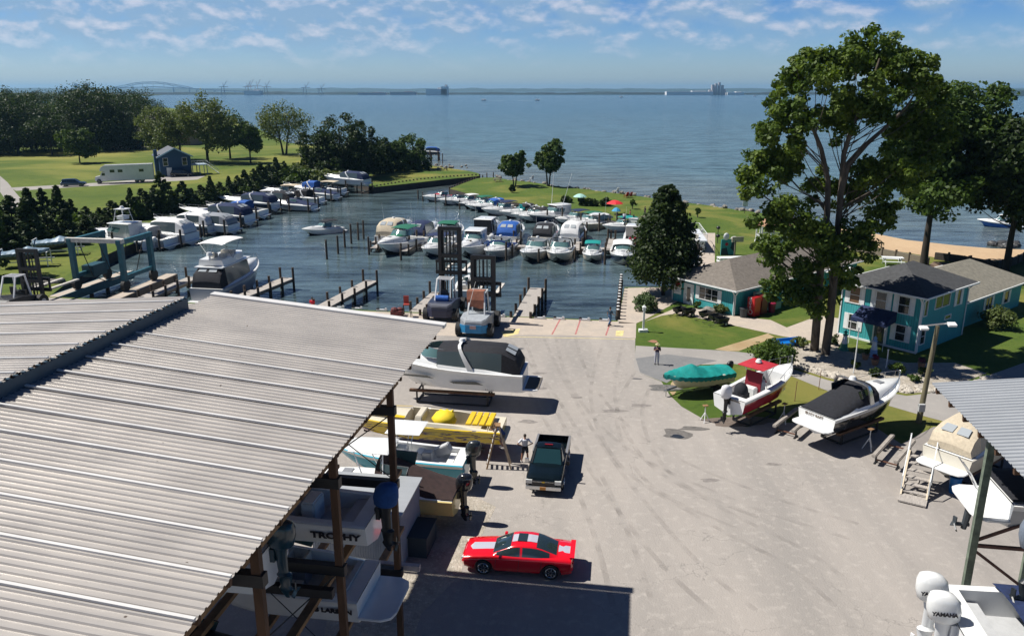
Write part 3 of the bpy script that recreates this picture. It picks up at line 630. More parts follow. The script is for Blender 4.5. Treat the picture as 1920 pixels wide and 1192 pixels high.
b_=boat('fishing_boat','beige hulled center console boat with white canopy, nearest of the grass point row','boat',bp(1095,435),AP+.42,ref='bow',L=9,B=2.8,style='console',canvas='ttop',ccol=white,top=HBEI,bottom=HBEI,motor=(2,navyc,1.0),rail=True,antenna=True,plat=0)
# boat under way
b_=boat('motorboat','small white motorboat with black bimini under way in the open basin','boat',bp(566,443),math.atan2(-.72,-.75),ref='bow',L=7.2,B=2.5,canvas='bimini',ccol=blackc,stripe=white,bottom=HB,rail=False)
UNDERWAY=b_
# west bank: boats on lifts, bows to the west
gW='cruisers on boat lifts along the west bank'
AW=math.atan2(.20,-.98)
WEST=[
 ('sport_fisher','white sport fishing boat with tall tuna tower nearest the boat hoist',(283,470),AW-.05,.3,dict(L=10.5,B=3.5,stripe=HN,bottom=HN,hcab=1.0,fb=1.2,canvas='hardtop',ccol=whitec,motor=(2,white,1.2))),
 ('cabin_cruiser','white express boat with white full enclosure just right of the tower boat',(362,458),AW-.05,.5,dict(L=10.5,B=3.5,stripe=white,bottom=HB,canvas='camper',ccol=whitec,hcab=.7,fb=1.15)),
 ('cabin_cruiser','dark bottomed cruiser with white canvas enclosure, third from the boat hoist',(402,440),AW-.05,.5,dict(L=10,B=3.3,stripe=HN,bottom=HB,canvas='camper',ccol=whitec,hcab=.6,fb=1.1,arch=True)),
 ('cabin_cruiser','large white cruiser with raked arch and two navy canopies on a lift',(470,424),AW,.7,dict(L=12,B=3.8,stripe=HN,bottom=HN,canvas='camper',ccol=navyc,arch=.7,bow_cover=navyc,fb=1.1)),
 ('cabin_cruiser','white cruiser with navy camper canvas falling to the stern on a lift',(518,400),AW,.9,dict(L=11,B=3.5,stripe=HN,bottom=HN,canvas='camper',ccol=navyc,arch=.5,fb=1.1)),
 ('cabin_cruiser','white cruiser with black enclosure and grey windows on the west bank',(552,392),AW-.05,.8,dict(L=10,B=3.2,canvas='camper',ccol=blackc,arch=.5,bottom=HB,motor=(1,white,1.1))),
 ('motorboat','low navy bottomed runabout with folded navy canvas on the west bank',(590,396),AW-.05,.3,dict(L=9,B=2.8,canvas='cover',ccol=navyc,bottom=HN,stripe=HG)),
 ('cabin_cruiser','white boat with beige bimini on the west bank',(574,378),AW-.08,.9,dict(L=9.5,B=3,canvas='bimini',ccol=beigec,bottom=HB)),
 ('cabin_cruiser','white cruiser with bright blue top and swept arch on the west bank',(617,371),AW-.1,.9,dict(L=10,B=3.2,canvas='half',ccol=bluec,arch=.8,stripe=HN,bottom=HB)),
 ('cabin_cruiser','white cruiser with cream canopy next to the raised corner boat',(645,369),AW-.1,.8,dict(L=9.5,B=3,canvas='bimini',ccol=beigec,bottom=HB)),
 ('cabin_cruiser','white cruiser raised high on the lift in the basin corner',(690,362),AW-.15,2.0,dict(L=11,B=3.4,canvas='camper',ccol=navyc,arch=.8,stripe=white,bottom=HG)),
]
WEST+=[
 ('cabin_cruiser','white cruiser with grey enclosure tucked behind the two navy canopies',(440,438),AW-.03,.5,dict(L=10.5,B=3.4,canvas='camper',ccol=mat('grey_canvas',(.25,.27,.30),.8,bump=.2),arch=.5,bottom=HB)),
 ('cabin_cruiser','white cruiser with low blue cover between the two navy canvas boats',(496,411),AW-.03,.6,dict(L=10.5,B=3.3,canvas='half',ccol=bluec,arch=.6,stripe=white,bottom=HN)),
 ('motorboat','white open boat with white canopy beside the black enclosure boat',(538,386),AW-.05,.6,dict(L=9.5,B=3,canvas='bimini',ccol=whitec,bottom=HB)),
 ('cabin_cruiser','white cruiser with half black top left of the beige bimini boat',(603,384),AW-.08,.5,dict(L=9.5,B=3,canvas='half',ccol=blackc,arch=.6,bottom=HN)),
 ('motorboat','white boat with navy cover near the basin corner',(632,376),AW-.1,.5,dict(L=8.5,B=2.8,canvas='cover',ccol=navyc,bottom=HB)),
 ('cabin_cruiser','white cruiser with white canvas and grey hull stripe beside the tower boat',(322,466),AW-.05,.4,dict(L=10,B=3.3,canvas='half',ccol=whitec,stripe=HG,bottom=HN,fb=1.1))]
for nm,lb,(u,v),yw,dz,kw in WEST:
    kw['L']*=1.1; kw['B']*=1.12; p=G(u,v,WZ); p.z=WZ+dz
    b_=boat(nm,lb,'boat',p,yw,ref='stern',group=gW,**kw)
    if nm=='sport_fisher':
        t_=MB()
        for sg in (1,-1):
            for x_ in (3.0,5.0): t_.tube([(x_,sg*1.3,2.4),(x_+(.4 if x_<4 else -.4),sg*.6,5.6)],.05,5)
            t_.tube([(3.2,sg*1.05,3.5),(4.8,sg*1.05,3.5)],.04,5); t_.tube([(3.3,sg*.8,4.6),(4.7,sg*.8,4.6)],.04,5)
        t_.box((4,0,3.5),(1.6,2.0,.06)); t_.box((4,0,5.6),(1.7,1.5,.10)); t_.box((4,0,4.4),(1.1,1.2,.5)); t_.cyl((4,0,5.85),.35,.35,n=12,r2=.2)
        t_.build('tuna_tower',whitem,b_,smooth=30)
    # timber cradle posts of the lift
    yv=Vector((math.cos(yw),math.sin(yw),0)); side=Vector((-yv.y,yv.x,0)); B_=kw['B']
    lf=thing('boat_lift','timber lift under the '+' '.join(lb.split()[:11]),'boat lift',(p.x,p.y,WZ),yw,'boat lifts along the west bank')
    for x_ in (.2,4.2):
        for sg in (1,-1):
            m=MB(); m.tube([(x_,sg*(B_/2+.45),-1.5),(x_,sg*(B_/2+.45),2.6 if x_<1 else 2.9)],.16,7); m.build('post',bank,lf,smooth=50)
    m=MB(); m.box((.2,0,.35),(.2,B_+1.2,.18)); m.box((4.2,0,dz-.35 if dz>.7 else .3),(.2,B_+.9,.18)); m.build('cross_beam',mat('weathered_wood',(.22,.18,.14),.9,var=.25,scale=3,stretch=(1,1,6)),lf)
# ================= metal-roofed dry stack sheds
def metal_mat(name,c1,c2,rough=.42,rot=0.0):
    m=bpy.data.materials.new(name); MATS[name]=m; m.use_nodes=True; t=m.node_tree; b=t.nodes['Principled BSDF']
    b.inputs['Roughness'].default_value=rough; b.inputs['Metallic'].default_value=.25
    g=t.nodes.new('ShaderNodeNewGeometry'); mp=t.nodes.new('ShaderNodeMapping'); mp.inputs['Rotation'].default_value=(0,0,rot); mp.inputs['Scale'].default_value=(.12,1,1); t.links.new(g.outputs['Position'],mp.inputs[0])
    n=t.nodes.new('ShaderNodeTexNoise'); n.inputs['Scale'].default_value=2.2; n.inputs['Detail'].default_value=7; n.inputs['Roughness'].default_value=.7; t.links.new(mp.outputs[0],n.inputs[0])
    n2=t.nodes.new('ShaderNodeTexNoise'); n2.inputs['Scale'].default_value=.5; n2.inputs['Detail'].default_value=5; t.links.new(g.outputs['Position'],n2.inputs[0])
    a=t.nodes.new('ShaderNodeMath'); a.operation='ADD'; t.links.new(n.outputs[0],a.inputs[0]); t.links.new(n2.outputs[0],a.inputs[1])
    r=t.nodes.new('ShaderNodeMapRange'); r.inputs[1].default_value=.78; r.inputs[2].default_value=1.25; t.links.new(a.outputs[0],r.inputs[0])
    x=t.nodes.new('ShaderNodeMix'); x.data_type='RGBA'; x.inputs[6].default_value=(*c1,1); x.inputs[7].default_value=(*c2,1); t.links.new(r.outputs[0],x.inputs[0])
    v=t.nodes.new('ShaderNodeTexVoronoi'); v.inputs['Scale'].default_value=.85; v.inputs['Randomness'].default_value=1; t.links.new(g.outputs['Position'],v.inputs['Vector'])
    rr=t.nodes.new('ShaderNodeMapRange'); rr.inputs[1].default_value=.018; rr.inputs[2].default_value=.035; t.links.new(v.outputs['Distance'],rr.inputs[0])
    x2=t.nodes.new('ShaderNodeMix'); x2.data_type='RGBA'; x2.inputs[6].default_value=(.10,.075,.06,1); t.links.new(x.outputs[2],x2.inputs[7]); t.links.new(rr.outputs[0],x2.inputs[0])
    t.links.new(x2.outputs[2],b.inputs['Base Color']); return m
roofm=metal_mat('weathered_roof_metal',(.52,.485,.445),(.40,.375,.35),rot=-ROT)
roofg=metal_mat('grey_roof_metal',(.44,.46,.48),(.37,.39,.41),rot=-ROT)
ribm=mat('bright_roof_cap',(.68,.67,.65),.35,var=.06,scale=1)
fascia=mat('blue_grey_fascia',(.035,.075,.11),.5,var=.1)
timber=mat('brown_timber',(.10,.05,.025),.8,var=.35,scale=2.5,stretch=(1,1,.25),bump=.2)
timber_l=mat('tan_timber',(.26,.15,.07),.8,var=.3,scale=2.5,bump=.2)
steelb=mat('black_steel_beam',(.012,.013,.016),.5,var=.3,scale=4)
greenpost=mat('mossy_green_post',(.13,.16,.12),.85,var=.4,scale=2.5,bump=.2)
corr=mat('grey_corrugated_wall',(.30,.33,.38),.5,var=.08,scale=2)
def FR(O,a,b,z=0): return Vector((O[0]+E1.x*a+E2.x*b,O[1]+E1.y*a+E2.y*b,z))   # shed frame: a to the right, b away
def corr_roof(name,O,a0,a1,b0,b1,zf,parent,mats,pitch=.23,h=.04,wave_along='b'):
    """roof sheet; ribs run down the slope (along a), corrugation across b"""
    m=MB(); n=int((b1-b0)/pitch); rows=[]
    na=2
    for i in range(n):
        b_=b0+i*pitch
        for q,dz in ((0,0),(.30,0),(.40,1),(.60,1),(.70,0)):
            bb=b_+q*pitch
            rows.append([FR(O,a,bb,zf(a)+h*dz) for a in (a0,a1)])
    m.loft(rows,closed=False)
    return m.build(name,mats,parent)
def rack_shed(name,label,O,a0,a1,b0,b1,zf,rm,posts,caps,extra=None):
    r=thing(name,label,'shed',(0,0,0))
    corr_roof('roof',O,a0,a1,b0,b1,zf,r,rm)
    m=MB()
    for b_ in caps:
        m.bar(FR(O,a0,b_,zf(a0)+.07),FR(O,a1,b_,zf(a1)+.055),.08,.055)
    if caps: m.build('roof_cap_strips',ribm,r)
    u=MB()                                     # rafters beneath
    b_=b0+.3
    while b_<b1: u.bar(FR(O,a0+.1,b_,zf(a0)-.16),FR(O,a1-.1,b_,zf(a1)-.16),.1,.25); b_+=1.2
    u.build('rafters',timber,r)
    for a,b_,z0 in posts:
        p=MB(); w=.21; zt=zf(a)-.06
        c=FR(O,a,b_); p.box((c.x,c.y,(zt+z0)/2),(w,w*.8,zt-z0),rz=ROT); p.build('post',timber if rm is roofm else greenpost,r)
    return r
# --- near shed: right eave runs (-2.82,31.5)->(-5.9,12.1) at z 11.6
OR=Vector((-2.82,31.5,0))
zR=lambda a: 11.6-a*.09
shed=rack_shed('boat_rack_shed','large open boat rack shed under a grey ribbed metal roof, left foreground',OR,-10.15,.0,-24,0,zR,roofm,
   [(-.12,-7.0,0),(-.12,-12.1,0),(-.12,-16.6,0),(-.12,-21,0),(-9.9,-.15,0),(-9.9,-7,0),(-9.9,-14,0)],[-5.6-1.36*i for i in range(14)])
m=MB(); m.bar(FR(OR,-10.2,.08,zR(-10.2)+.02),FR(OR,.05,.08,zR(.05)+.02),.42,.16); m.build('rake_trim',ribm,shed)
for z_ in (10.75,8.05,4.6):                     # rack arms and rails
    for i,b_ in enumerate((-7.0,-12.1,-16.6)):
        m=MB()
        if z_!=4.6 or True:
            m.bar(FR(OR,-9.8,b_-.0,z_),FR(OR,.05,b_-.0,z_),.24,.30); 
            if z_<9: m.bar(FR(OR,-6,b_-.62,z_-.35),FR(OR,-.1,b_-.62,z_-.35),.2,.26)
        m.build('rack_beam',steelb,shed)
    zr={8.05:7.0,4.6:4.55,10.75:10.6}[z_]
    for a in (-.9,-3.4):
        m=MB(); m.bar(FR(OR,a,-23,zr),FR(OR,a,-4.0,zr),.26,.14); m.build('rack_rail',timber_l,shed)
for b0_,b1_,z0_,z1_ in ((-7,-12.1,10.6,8.2),(-12.1,-16.6,8.0,4.8)):
    m=MB(); m.tube([FR(OR,-.12,b0_,z0_),FR(OR,-3.2,b0_,z1_)],.02,4); m.tube([FR(OR,-.12,b0_,z1_),FR(OR,-3.2,b0_,z0_)],.02,4); m.build('brace_rod',steelb,shed)
m=MB(); c=FR(OR,.3,-7,4.62); m.bar(FR(OR,-2.2,-6.7,4.65),FR(OR,.6,-6.7,4.65),.2,.2); m.build('bumper_pipe',mat('faded_pipe',(.5,.42,.40),.6,var=.2),shed)
# --- far shed on the left, sloping away to the west
OL=Vector((-13.1,31.0,0)); zL=lambda a: 13.0+a*.07
shed2=rack_shed('boat_rack_shed','second ribbed metal roof shed at the far left, sloping the other way',OL,-14,0,-26,0.0,zL,roofm,[(-.15,-.2,0),(-.15,-4.6,0),(-.15,-9.2,0),(-.15,-14,0)],[-.9-1.38*i for i in range(18)])
m=MB(); m.bar(FR(OL,.03,-26,12.72),FR(OL,.03,0,12.72),.06,.42)
for i in range(86): m.box(FR(OL,.06,-25.9+.303*i,12.98),(.12,.10,.05),rz=ROT)
m.build('fascia',fascia,shed2)
m=MB(); m.bar(FR(OL,.3,-26,12.3),FR(OL,.3,0,12.3),.1,.1); m.build('gutter',timber,shed2)
for k,(a,b_) in enumerate(((-6,-5),(-6,-11))):
    pass
# --- right shed
OQ=Vector((14.45,25.95,0)); zQ=lambda a: 11.3+a*.12
shed3=rack_shed('boat_rack_shed','grey metal roof shed with mossy green posts at the right edge',OQ,0,12,-20,0,zQ,roofg,[(.6,-3.9,0),(.25,-10.5,0),(3.4,-1.6,0)],[])
for z_ in (10.3,6.6,3.3):
    m=MB(); m.bar(FR(OQ,3.0,-4.4,z_),FR(OQ,9,-4.4,z_),.15,.22); m.build('rack_beam',steelb,shed3)
m=MB(); m.bar(FR(OQ,.7,-3.9,7.3),FR(OQ,3.6,-3.9,7.3),.10,.10); m.bar(FR(OQ,.7,-3.9,7.1),FR(OQ,2.6,-3.9,5.7),.08,.08); m.bar(FR(OQ,.7,-3.9,7.5),FR(OQ,2.0,-3.9,8.2),.08,.08); m.build('brace',mat('rusty_brace',(.10,.05,.04),.8,var=.3),shed3)
# --- small corrugated store under the rack
def box_thing(name,label,cat,c,d,rz,m_,extra=None,group=None):
    r=thing(name,label,cat,c,rz,group); return r
st=thing('storage_shed','small grey corrugated metal store behind the first rack post','shed',FR(OR,-4.35,1.6),ROT)
m=MB(); w,dp,h=4.2,3.2,2.7
def corr_wall(m,p,q,h,pt=.12,dep=.03):
    p=Vector(p);q=Vector(q); L_=(q-p).length; d=(q-p).normalized(); nn=Vector((d.y,-d.x,0)); n=int(L_/pt)
    pts=[]
    for i in range(n+1):
        for s_,o in ((0,0),(.45,0),(.55,1),(.95,1)):
            x_=min(L_,(i+s_)*L_/(n+1)); pts.append(p+d*x_+nn*dep*o)
    m.loft([[tuple(a) for a in pts],[(a.x,a.y,a.z+h) for a in pts]],closed=False)
C4=[(-w/2,-dp/2,0),(w/2,-dp/2,0),(w/2,dp/2,0),(-w/2,dp/2,0)]
for i in range(4): corr_wall(m,C4[i],C4[(i+1)%4],h)
m.build('wall',corr,st)
m=MB(); m.box((0,0,h+.06),(w+.3,dp+.3,.1),rx=.03); m.build('roof',roofg,st)
m=MB(); m.box((w/2+.5,.2,.5),(.9,1.8,1.0)); m.box((w/2+.5,.2,1.03),(.98,1.9,.06)); o=m.build('metal_skip',mat('dark_blue_steel',(.02,.035,.05),.6),None); o.location=st.location; o.rotation_euler=(0,0,ROT); tag(o,'dark steel bin beside the small corrugated store','bin')
# ---------- boats on racks
YR=ROT+PI   # bow left along -E1
def rackboat(nm,lb,O,a,b_,zk,yaw,L,B,**kw):
    return boat(nm,lb,'boat',FR(O,a,b_,zk+.45),yaw,L=L,B=B,ref='stern',**kw)
engb=mat('blue_engine_cover',(.01,.06,.22),.85,var=.15,scale=4,bump=.3)
black_ink=mat('black_lettering',(.01,.01,.02),.5)
b1=rackboat('fishing_boat','white fishing boat on the upper rack with blue covered outboard',OR,-.0,-9.2,7.2,YR,6.6,2.35,style='console',rail=False,plat=0,stripe=white,bottom=HBEI,motor=(1,engb,1.15,0,blackm),fb=.95)
M=face_mat(Vector((.95,1.14,.30)),(-1,0,0),(0,.0,1)); text('TROPHY',.27,black_ink,b1,M,ext=.012,xs=1.5,bold=.012)
b1r=MB(); b1r.M=None
b2=rackboat('motorboat','white runabout with black bottom and big swim platform on the middle rack',OR,-.25,-9.55,4.75,YR,6.8,2.5,rail=False,plat=1.1,stripe=white,bottom=HB,fb=1.05,hcab=.5,interior=True)
M=face_mat(Vector((.75,1.22,.42)),(-1,0,0),(0,.0,1)); text('B LARSON',.20,black_ink,b2,M,ext=.012,xs=1.3,bold=.01)
b3=rackboat('fishing_boat','white boat with blue rub rail and dark outboard under the roof edge',OR,-1.4,-13.5,8.3,YR,6.6,2.3,style='console',rail=False,plat=0,stripe=white,sheerc=HN,bottom=HN,motor=(1,mat('dark_teal_cowl',(.01,.04,.06),.3,coat=.5),1.1),fb=1.3)
b4=rackboat('motorboat','boat with black cockpit cover on the lower rack behind the second post',OR,-1.2,-14.3,4.95,YR,6.6,2.4,canvas='cover',ccol=blackc,stripe=HN,bottom=HB,rail=True)
b5=rackboat('motorboat','white hulled boat glimpsed between the two shed roofs',OL,1.2,-3.4,9.9,ROT+PI/2+.5,6.0,2.3,rail=False,plat=0,canvas='cover',ccol=whitec,stripe=white)
# right shed boats
b6=rackboat('motorboat','white boat with black cockpit cover and sterndrive on the right rack',OQ,1.5,-2.8,7.6,ROT,7.5,2.6,canvas='cover',ccol=blackc,stripe=HG,bottom=HB,plat=1.0,rail=False,fb=1.05)
m=MB(); m.tube([(-.1,.2,-.1),(-.7,.2,-.25)],.16,8); m.tube([(-.6,.2,0),(-.7,.2,-.9)],[.14,.09],8)
for k in range(3): m.M=Matrix.Translation((-1.0,.2,-.75))@Matrix.Rotation(2*PI*k/3,4,'X')@Matrix.Rotation(.5,4,'Z'); m.box((0,0,.14),(.04,.14,.24))
m.M=None; m.tube([(-.55,.2,-.75),(-1.05,.2,-.75)],.07,8); m.build('sterndrive',mat('dark_grey_drive',(.05,.06,.07),.45),b6)
m=MB(); 
for sg in (.55,.95): m.tube([(-.2,sg,.2),(-.6,sg,.9),(-.9,sg,1.3)],.025,5)
for i in range(3): m.tube([(-.35-.2*i,.55,.45+.33*i),(-.35-.2*i,.95,.45+.33*i)],.02,5)
m.build('boarding_ladder',steel,b6)
b7=rackboat('motorboat','white boat with navy cockpit cover and twin white outboards at lower right',OQ,-1.7,-8.4,6.6,ROT,8,2.7,canvas=None,style='console',stripe=white,bottom=HB,plat=0,rail=False,motor=(2,white,1.18,0,whitem),fb=1.1)
for e in [c for c in b7.children if c.name.startswith('outboard')]:
    ex=e
    for sgn in (-1,):
        v=e.data.vertices; cx=sum(q.co.x for q in v)/len(v); cy=min(q.co.y for q in v); cz=sum(q.co.z for q in v)/len(v)
        text('YAMAHA',.15,black_ink,e,face_mat(Vector((cx-.02,cy-.004,cz-.10)),(1,0,0),(0,0,1)),ext=.01,bold=.006)
    v=e.data.vertices; mz=max(q.co.z for q in v); cx=sum(q.co.x for q in v)/len(v); cy=sum(q.co.y for q in v)/len(v)
    s_=MB(); s_.box((cx-.05,cy-.13,mz-.085),(.30,.03,.05),rx=.5); s_.build('vent_slot',blackm,e)
m=MB(); m.loft([[(x_,y_,z_) for y_,z_ in ((-1.28,.98),(-.6,1.1),(0,1.14),(.6,1.1),(1.28,.98))] for x_ in (1.5,2.4,3.6,4.8)],closed=False); m.build('cockpit_cover',navyc,b7,smooth=40)
b8=rackboat('fishing_boat','boat on the top right rack showing only its grey wrapped outboard',OQ,.6,-8.0,8.3,ROT,7,2.4,style='console',plat=0,rail=False,motor=(1,mat('grey_wrap',(.16,.19,.24),.5,bump=.4,scale=5),1.25,0,mat('black_leg',(.015,.02,.025),.4)))
# ---------- boats standing in the yard
YL=ROT+PI
def stand(parentless,label,c,yaw,L_,w,z,post=.25):
    r=thing('boat_stand',label,'boat stand',c,yaw)
    for sg in (1,-1):
        m=MB(); m.bar((-L_/2,sg*w/2,z),(L_/2,sg*w/2,z),.25,.16); m.build('bunk',timber,r)
    for x_ in (-L_/2+.5,L_/2-.5):
        m=MB(); m.bar((x_,-w/2,.08),(x_,w/2,.08),.1,.1); m.bar((x_,-w/2,0.05),(x_,-w/2,z-.05),.1,.1); m.bar((x_,w/2,0.05),(x_,w/2,z-.05),.1,.1); m.bar((x_,-w/2,z-.12),(x_,w/2,z-.12),.1,.1); m.build('frame',steelb,r)
    m=MB()
    for sg in (1,-1): m.bar((-L_/2+.5,sg*w/2,.1),(L_/2-.5,sg*w/2,.1),.08,.08)
    m.build('foot_rail',steelb,r)
    return r
p1=G(985,722,1.45)
L1=boat('cabin_cruiser','big white cruiser with black camper canvas standing on a black stand','boat',p1,YL,L=10.4,B=3.2,stripe=white,top=white,bottom=white,arch=.55,canvas='camper',ccol=blackc,fb=1.32,hcab=.55,tc=.56,archx=.34,rail=False,plat=1.1,pitch=.0,wrun=.14,wnose=.15,gh=.54,ctop=.2,rub=blackm)
m=MB(); 
for x0,x1,zt in ((2.6,5.0,.45),(6.0,8.6,.72)):
    for q in (0,): m.poly([(x0,1.63 if x0<4 else 1.60,zt-.0),(x0+.5,1.65,zt+.22),(x1,1.58 if x0<4 else 1.25,zt+.12),(x1-.3,1.56 if x0<4 else 1.22,zt-.02)])
m.build('hull_window',glass,L1)
m=MB(); m.box((-.6,0,.215),(.95,2.3,.02)); m.build('platform_mat',mat('grey_brown_mat',(.10,.09,.08),.9),L1); 
m=MB(); m.tube([(4.2,0,4.2),(3.4,0,7.2)],[.02,.01],4); m.build('antenna',white,L1)
text('REGAL',.22,mat('grey_ink',(.25,.25,.27),.5),L1,face_mat(Vector((2.2,1.62,.12)),(-1,0,0),(0,0,1)),ext=.01)
stand(0,'black steel stand with timber bunks under the big white cruiser',FR(p1,-5.0,0,0),YL,6.0,1.6,.95)
# yellow speedboat
yb=mat('yellow_gelcoat',(.72,.50,.02),.2,coat=.5)
def flame_mat():
    m=bpy.data.materials.new('yellow_purple_graphic'); m.use_nodes=True; t=m.node_tree; b=t.nodes['Principled BSDF']; b.inputs['Roughness'].default_value=.2; b.inputs['Coat Weight'].default_value=.5
    tc=t.nodes.new('ShaderNodeTexCoord'); mp=t.nodes.new('ShaderNodeMapping'); mp.inputs['Scale'].default_value=(.55,1,7); mp.inputs['Rotation'].default_value=(0,.03,0); t.links.new(tc.outputs['Object'],mp.inputs[0])
    n=t.nodes.new('ShaderNodeTexNoise'); n.inputs['Scale'].default_value=1.0; n.inputs['Detail'].default_value=3; n.inputs['Distortion'].default_value=.6; t.links.new(mp.outputs[0],n.inputs[0])
    sp=t.nodes.new('ShaderNodeSeparateXYZ'); t.links.new(tc.outputs['Object'],sp.inputs[0])
    s_=t.nodes.new('ShaderNodeMath'); s_.operation='MULTIPLY_ADD'; t.links.new(sp.outputs['X'],s_.inputs[0]); s_.inputs[1].default_value=-.02; t.links.new(n.outputs[0],s_.inputs[2])
    cr=t.nodes.new('ShaderNodeValToRGB'); cr.color_ramp.interpolation='CONSTANT'; t.links.new(s_.outputs[0],cr.inputs[0])
    e=cr.color_ramp.elements; e[0].position=0; e[0].color=(.72,.50,.02,1); e[1].position=.40; e[1].color=(.035,.008,.07,1)
    for p,c in ((.47,(.70,.55,.08,1)),(.52,(.72,.50,.02,1))): q=e.new(p); q.color=c
    t.links.new(cr.outputs[0],b.inputs['Base Color']); return m
flame=flame_mat()
p2=G(944,818,1.05)
L2=boat('speedboat','long yellow and white speedboat with purple flame graphics','boat',p2,YL,L=11.2,B=2.6,top=flame,stripe=flame,bottom=HR,sheerc=flame,canvas=None,wind=False,rail=False,plat=.3,tc=.52,hcab=.28,cockm=beigec,fb=1.0,deckm=mat('cream_gelcoat',(.72,.66,.52),.25,coat=.4),interior=False,motor=None)
m=MB(); 
for x_ in (.75,1.15,1.55,1.95): m.box((x_,0,1.05),(.34,1.9,.10))
m.build('sunpad',mat('yellow_vinyl',(.72,.48,.02),.5),L2,bevel=.03)
m=MB(); m.loft([[(3.2+ .05*i,-.9+.0*i,.3),(3.2+.2*i,-.7,1.25-.1*(i%2)),(3.25+.2*i,.2,1.3),(3.2+.1*i,.9,.3)] for i in range(5)],closed=False); m.ball((3.6,.1,.95),(.75,.7,.5),10,6,jit=.12); m.build('yellow_seat_cover',mat('bright_yellow_cloth',(.78,.58,.02),.8,bump=.4),L2,smooth=60)
m=MB(); m.box((5.0,0,1.05),(.5,1.9,.5),taper=.8); m.build('dash',mat('cream_dash',(.6,.55,.45),.5),L2,bevel=.04)
m=MB()
for sg in (1,-1): m.poly([(9.9,sg*.15,1.33),(5.8,sg*.75,1.27),(5.8,sg*.95,1.22),(8.2,sg*.75,1.24)])
m.build('deck_stripe',yb,L2)
tr=thing('boat_trailer','trailer frame beneath the yellow speedboat','trailer',FR(p2,-5,0,0),YL)
for sg in (1,-1):
    m=MB(); m.bar((-4,sg*.8,.5),(4,sg*.8,.5),.12,.14); m.build('frame_rail',steelb,tr)
    for x_ in (-3.0,-2.2):
        m=MB(); m.cyl((x_,sg*1.05,.33),.33,.22,'Y',16); m.build('wheel',rubber,tr,smooth=40)
# blue console boat
p3=G(876,880,.95)
L3=boat('fishing_boat','turquoise hulled center console boat with black outboard and white top','boat',p3,YL,L=8.2,B=2.5,top=HT,stripe=HT,sheerc=white,bottom=white,style='console',canvas='ttop',ccol=white,rail=False,plat=0,motor=(1,mat('charcoal_cowl',(.02,.025,.03),.25,coat=.6),1.25),fb=1.05,cockm=white)
m=MB(); m.box((1.4,-.3,.95),(.9,.5,.5),ry=.5); m.box((2.1,.4,.8),(.5,.5,.7)); m.build('folding_seat',lgrey,L3,bevel=.04)
stand(0,'low bunk stand under the turquoise console boat',FR(p3,-4,0,0),YL,4.5,1.4,.5)
# brown covered boat
p4=G(858,946,.95)
L4=boat('fishing_boat','pale yellow hulled boat with brown mooring cover and white hardtop','boat',p4,YL,L=8.0,B=2.6,top=HY,stripe=HY,sheerc=HY,bottom=HY,canvas='cover',ccol=brownc,rail=False,plat=0,motor=(1,mat('glossy_black_cowl',(.012,.014,.018),.15,coat=.8),1.25),fb=1.05,tc=.48,gh=1.15)
m=MB(); m.loft([[(3.2+a,-.95+a,2.95+dz),(5.3-a,-.85+a,2.95+dz),(5.3-a,.85-a,2.95+dz),(3.2+a,.95-a,2.95+dz)] for a,dz in ((.08,-.07),(0,0),(.12,.08),(.5,.12))],cap0=True,cap1=True); m.build('hardtop',white,L4,smooth=40)
for sg in (1,-1):
    for q in ([(3.5,sg*1.05,1.1),(3.5,sg*.85,2.9)],[(4.4,sg*1.0,1.3),(5.0,sg*.8,2.9)]): m=MB(); m.tube(q,.03,5); m.build('hardtop_leg',whitem,L4)
stand(0,'low bunk stand under the brown covered boat',FR(p4,-4,0,0),YL,4.5,1.4,.5)
# east side of the yard
tealb=boat('motorboat','small boat wrapped in a bright teal tarpaulin on the island lawn','boat',G(1362,706,.75),math.atan2(-.42,-.91),L=5.6,B=2.2,top=HBEI,stripe=HBEI,bottom=HBEI,canvas='full',ccol=tealc,rail=False,plat=0,motor=(1,blackm,.8),wind=False,ref='stern')
def trailer(c,yaw,L_,label):
    r=thing('boat_trailer',label,'trailer',c,yaw)
    m=MB(); 
    for sg in (1,-1): m.bar((.2,sg*.7,.42),(L_*.7,sg*.6,.42),.08,.1); m.bar((L_*.7,sg*.6,.42),(L_+.6,0,.45),.08,.1)
    m.bar((.5,-.7,.42),(.5,.7,.42),.08,.08); m.bar((2.5,-.65,.42),(2.5,.65,.42),.08,.08); m.build('frame',steel,r)
    for sg in (1,-1): m=MB(); m.cyl((1.6,sg*.95,.3),.3,.2,'Y',14); m.build('wheel',rubber,r,smooth=40)
    m=MB(); m.tube([(L_+.4,0,.0),(L_+.4,0,.8)],.04,6); m.build('jack',steel,r); return r
trailer(G(1362,722,0),math.atan2(-.42,-.91),5.0,'galvanised trailer carrying the teal wrapped boat')
L6=boat('fishing_boat','red and white center console boat with a red canvas top','boat',Vector((13.75,47.1,1.45)),R(42),L=7.6,B=2.5,top=white,stripe=HR,sheerc=white,bottom=white,style='console',canvas='ttop',ccol=redc,rail=True,plat=0,motor=(1,mat('white_wrap',(.66,.66,.68),.5,bump=.4,scale=5),1.25,0,blackm),fb=1.15,cockm=white)
m=MB(); m.box((2.75,0,1.15),(.12,1.15,1.45),ry=.1); m.build('console_cover',mat('dark_red_canvas',(.20,.008,.02),.8,bump=.3),L6)
m=MB(); m.ball((1.35,0,.9),(.42,.48,.6),10,6); m.box((1.35,0,.5),(.8,.9,.6),taper=.9); m.build('seat_cover',blackc,L6,smooth=50)
m=MB(); m.cyl((3.2,0,2.55),.22,.2,n=12,r2=.12); m.build('radar_dome',white,L6,smooth=40)
text('Relentless',.22,mat('brown_ink',(.15,.10,.06),.6),L6,face_mat(Vector((-.03,-.35,.72)),(0,-1,0),(0,0,1)),ext=.008)
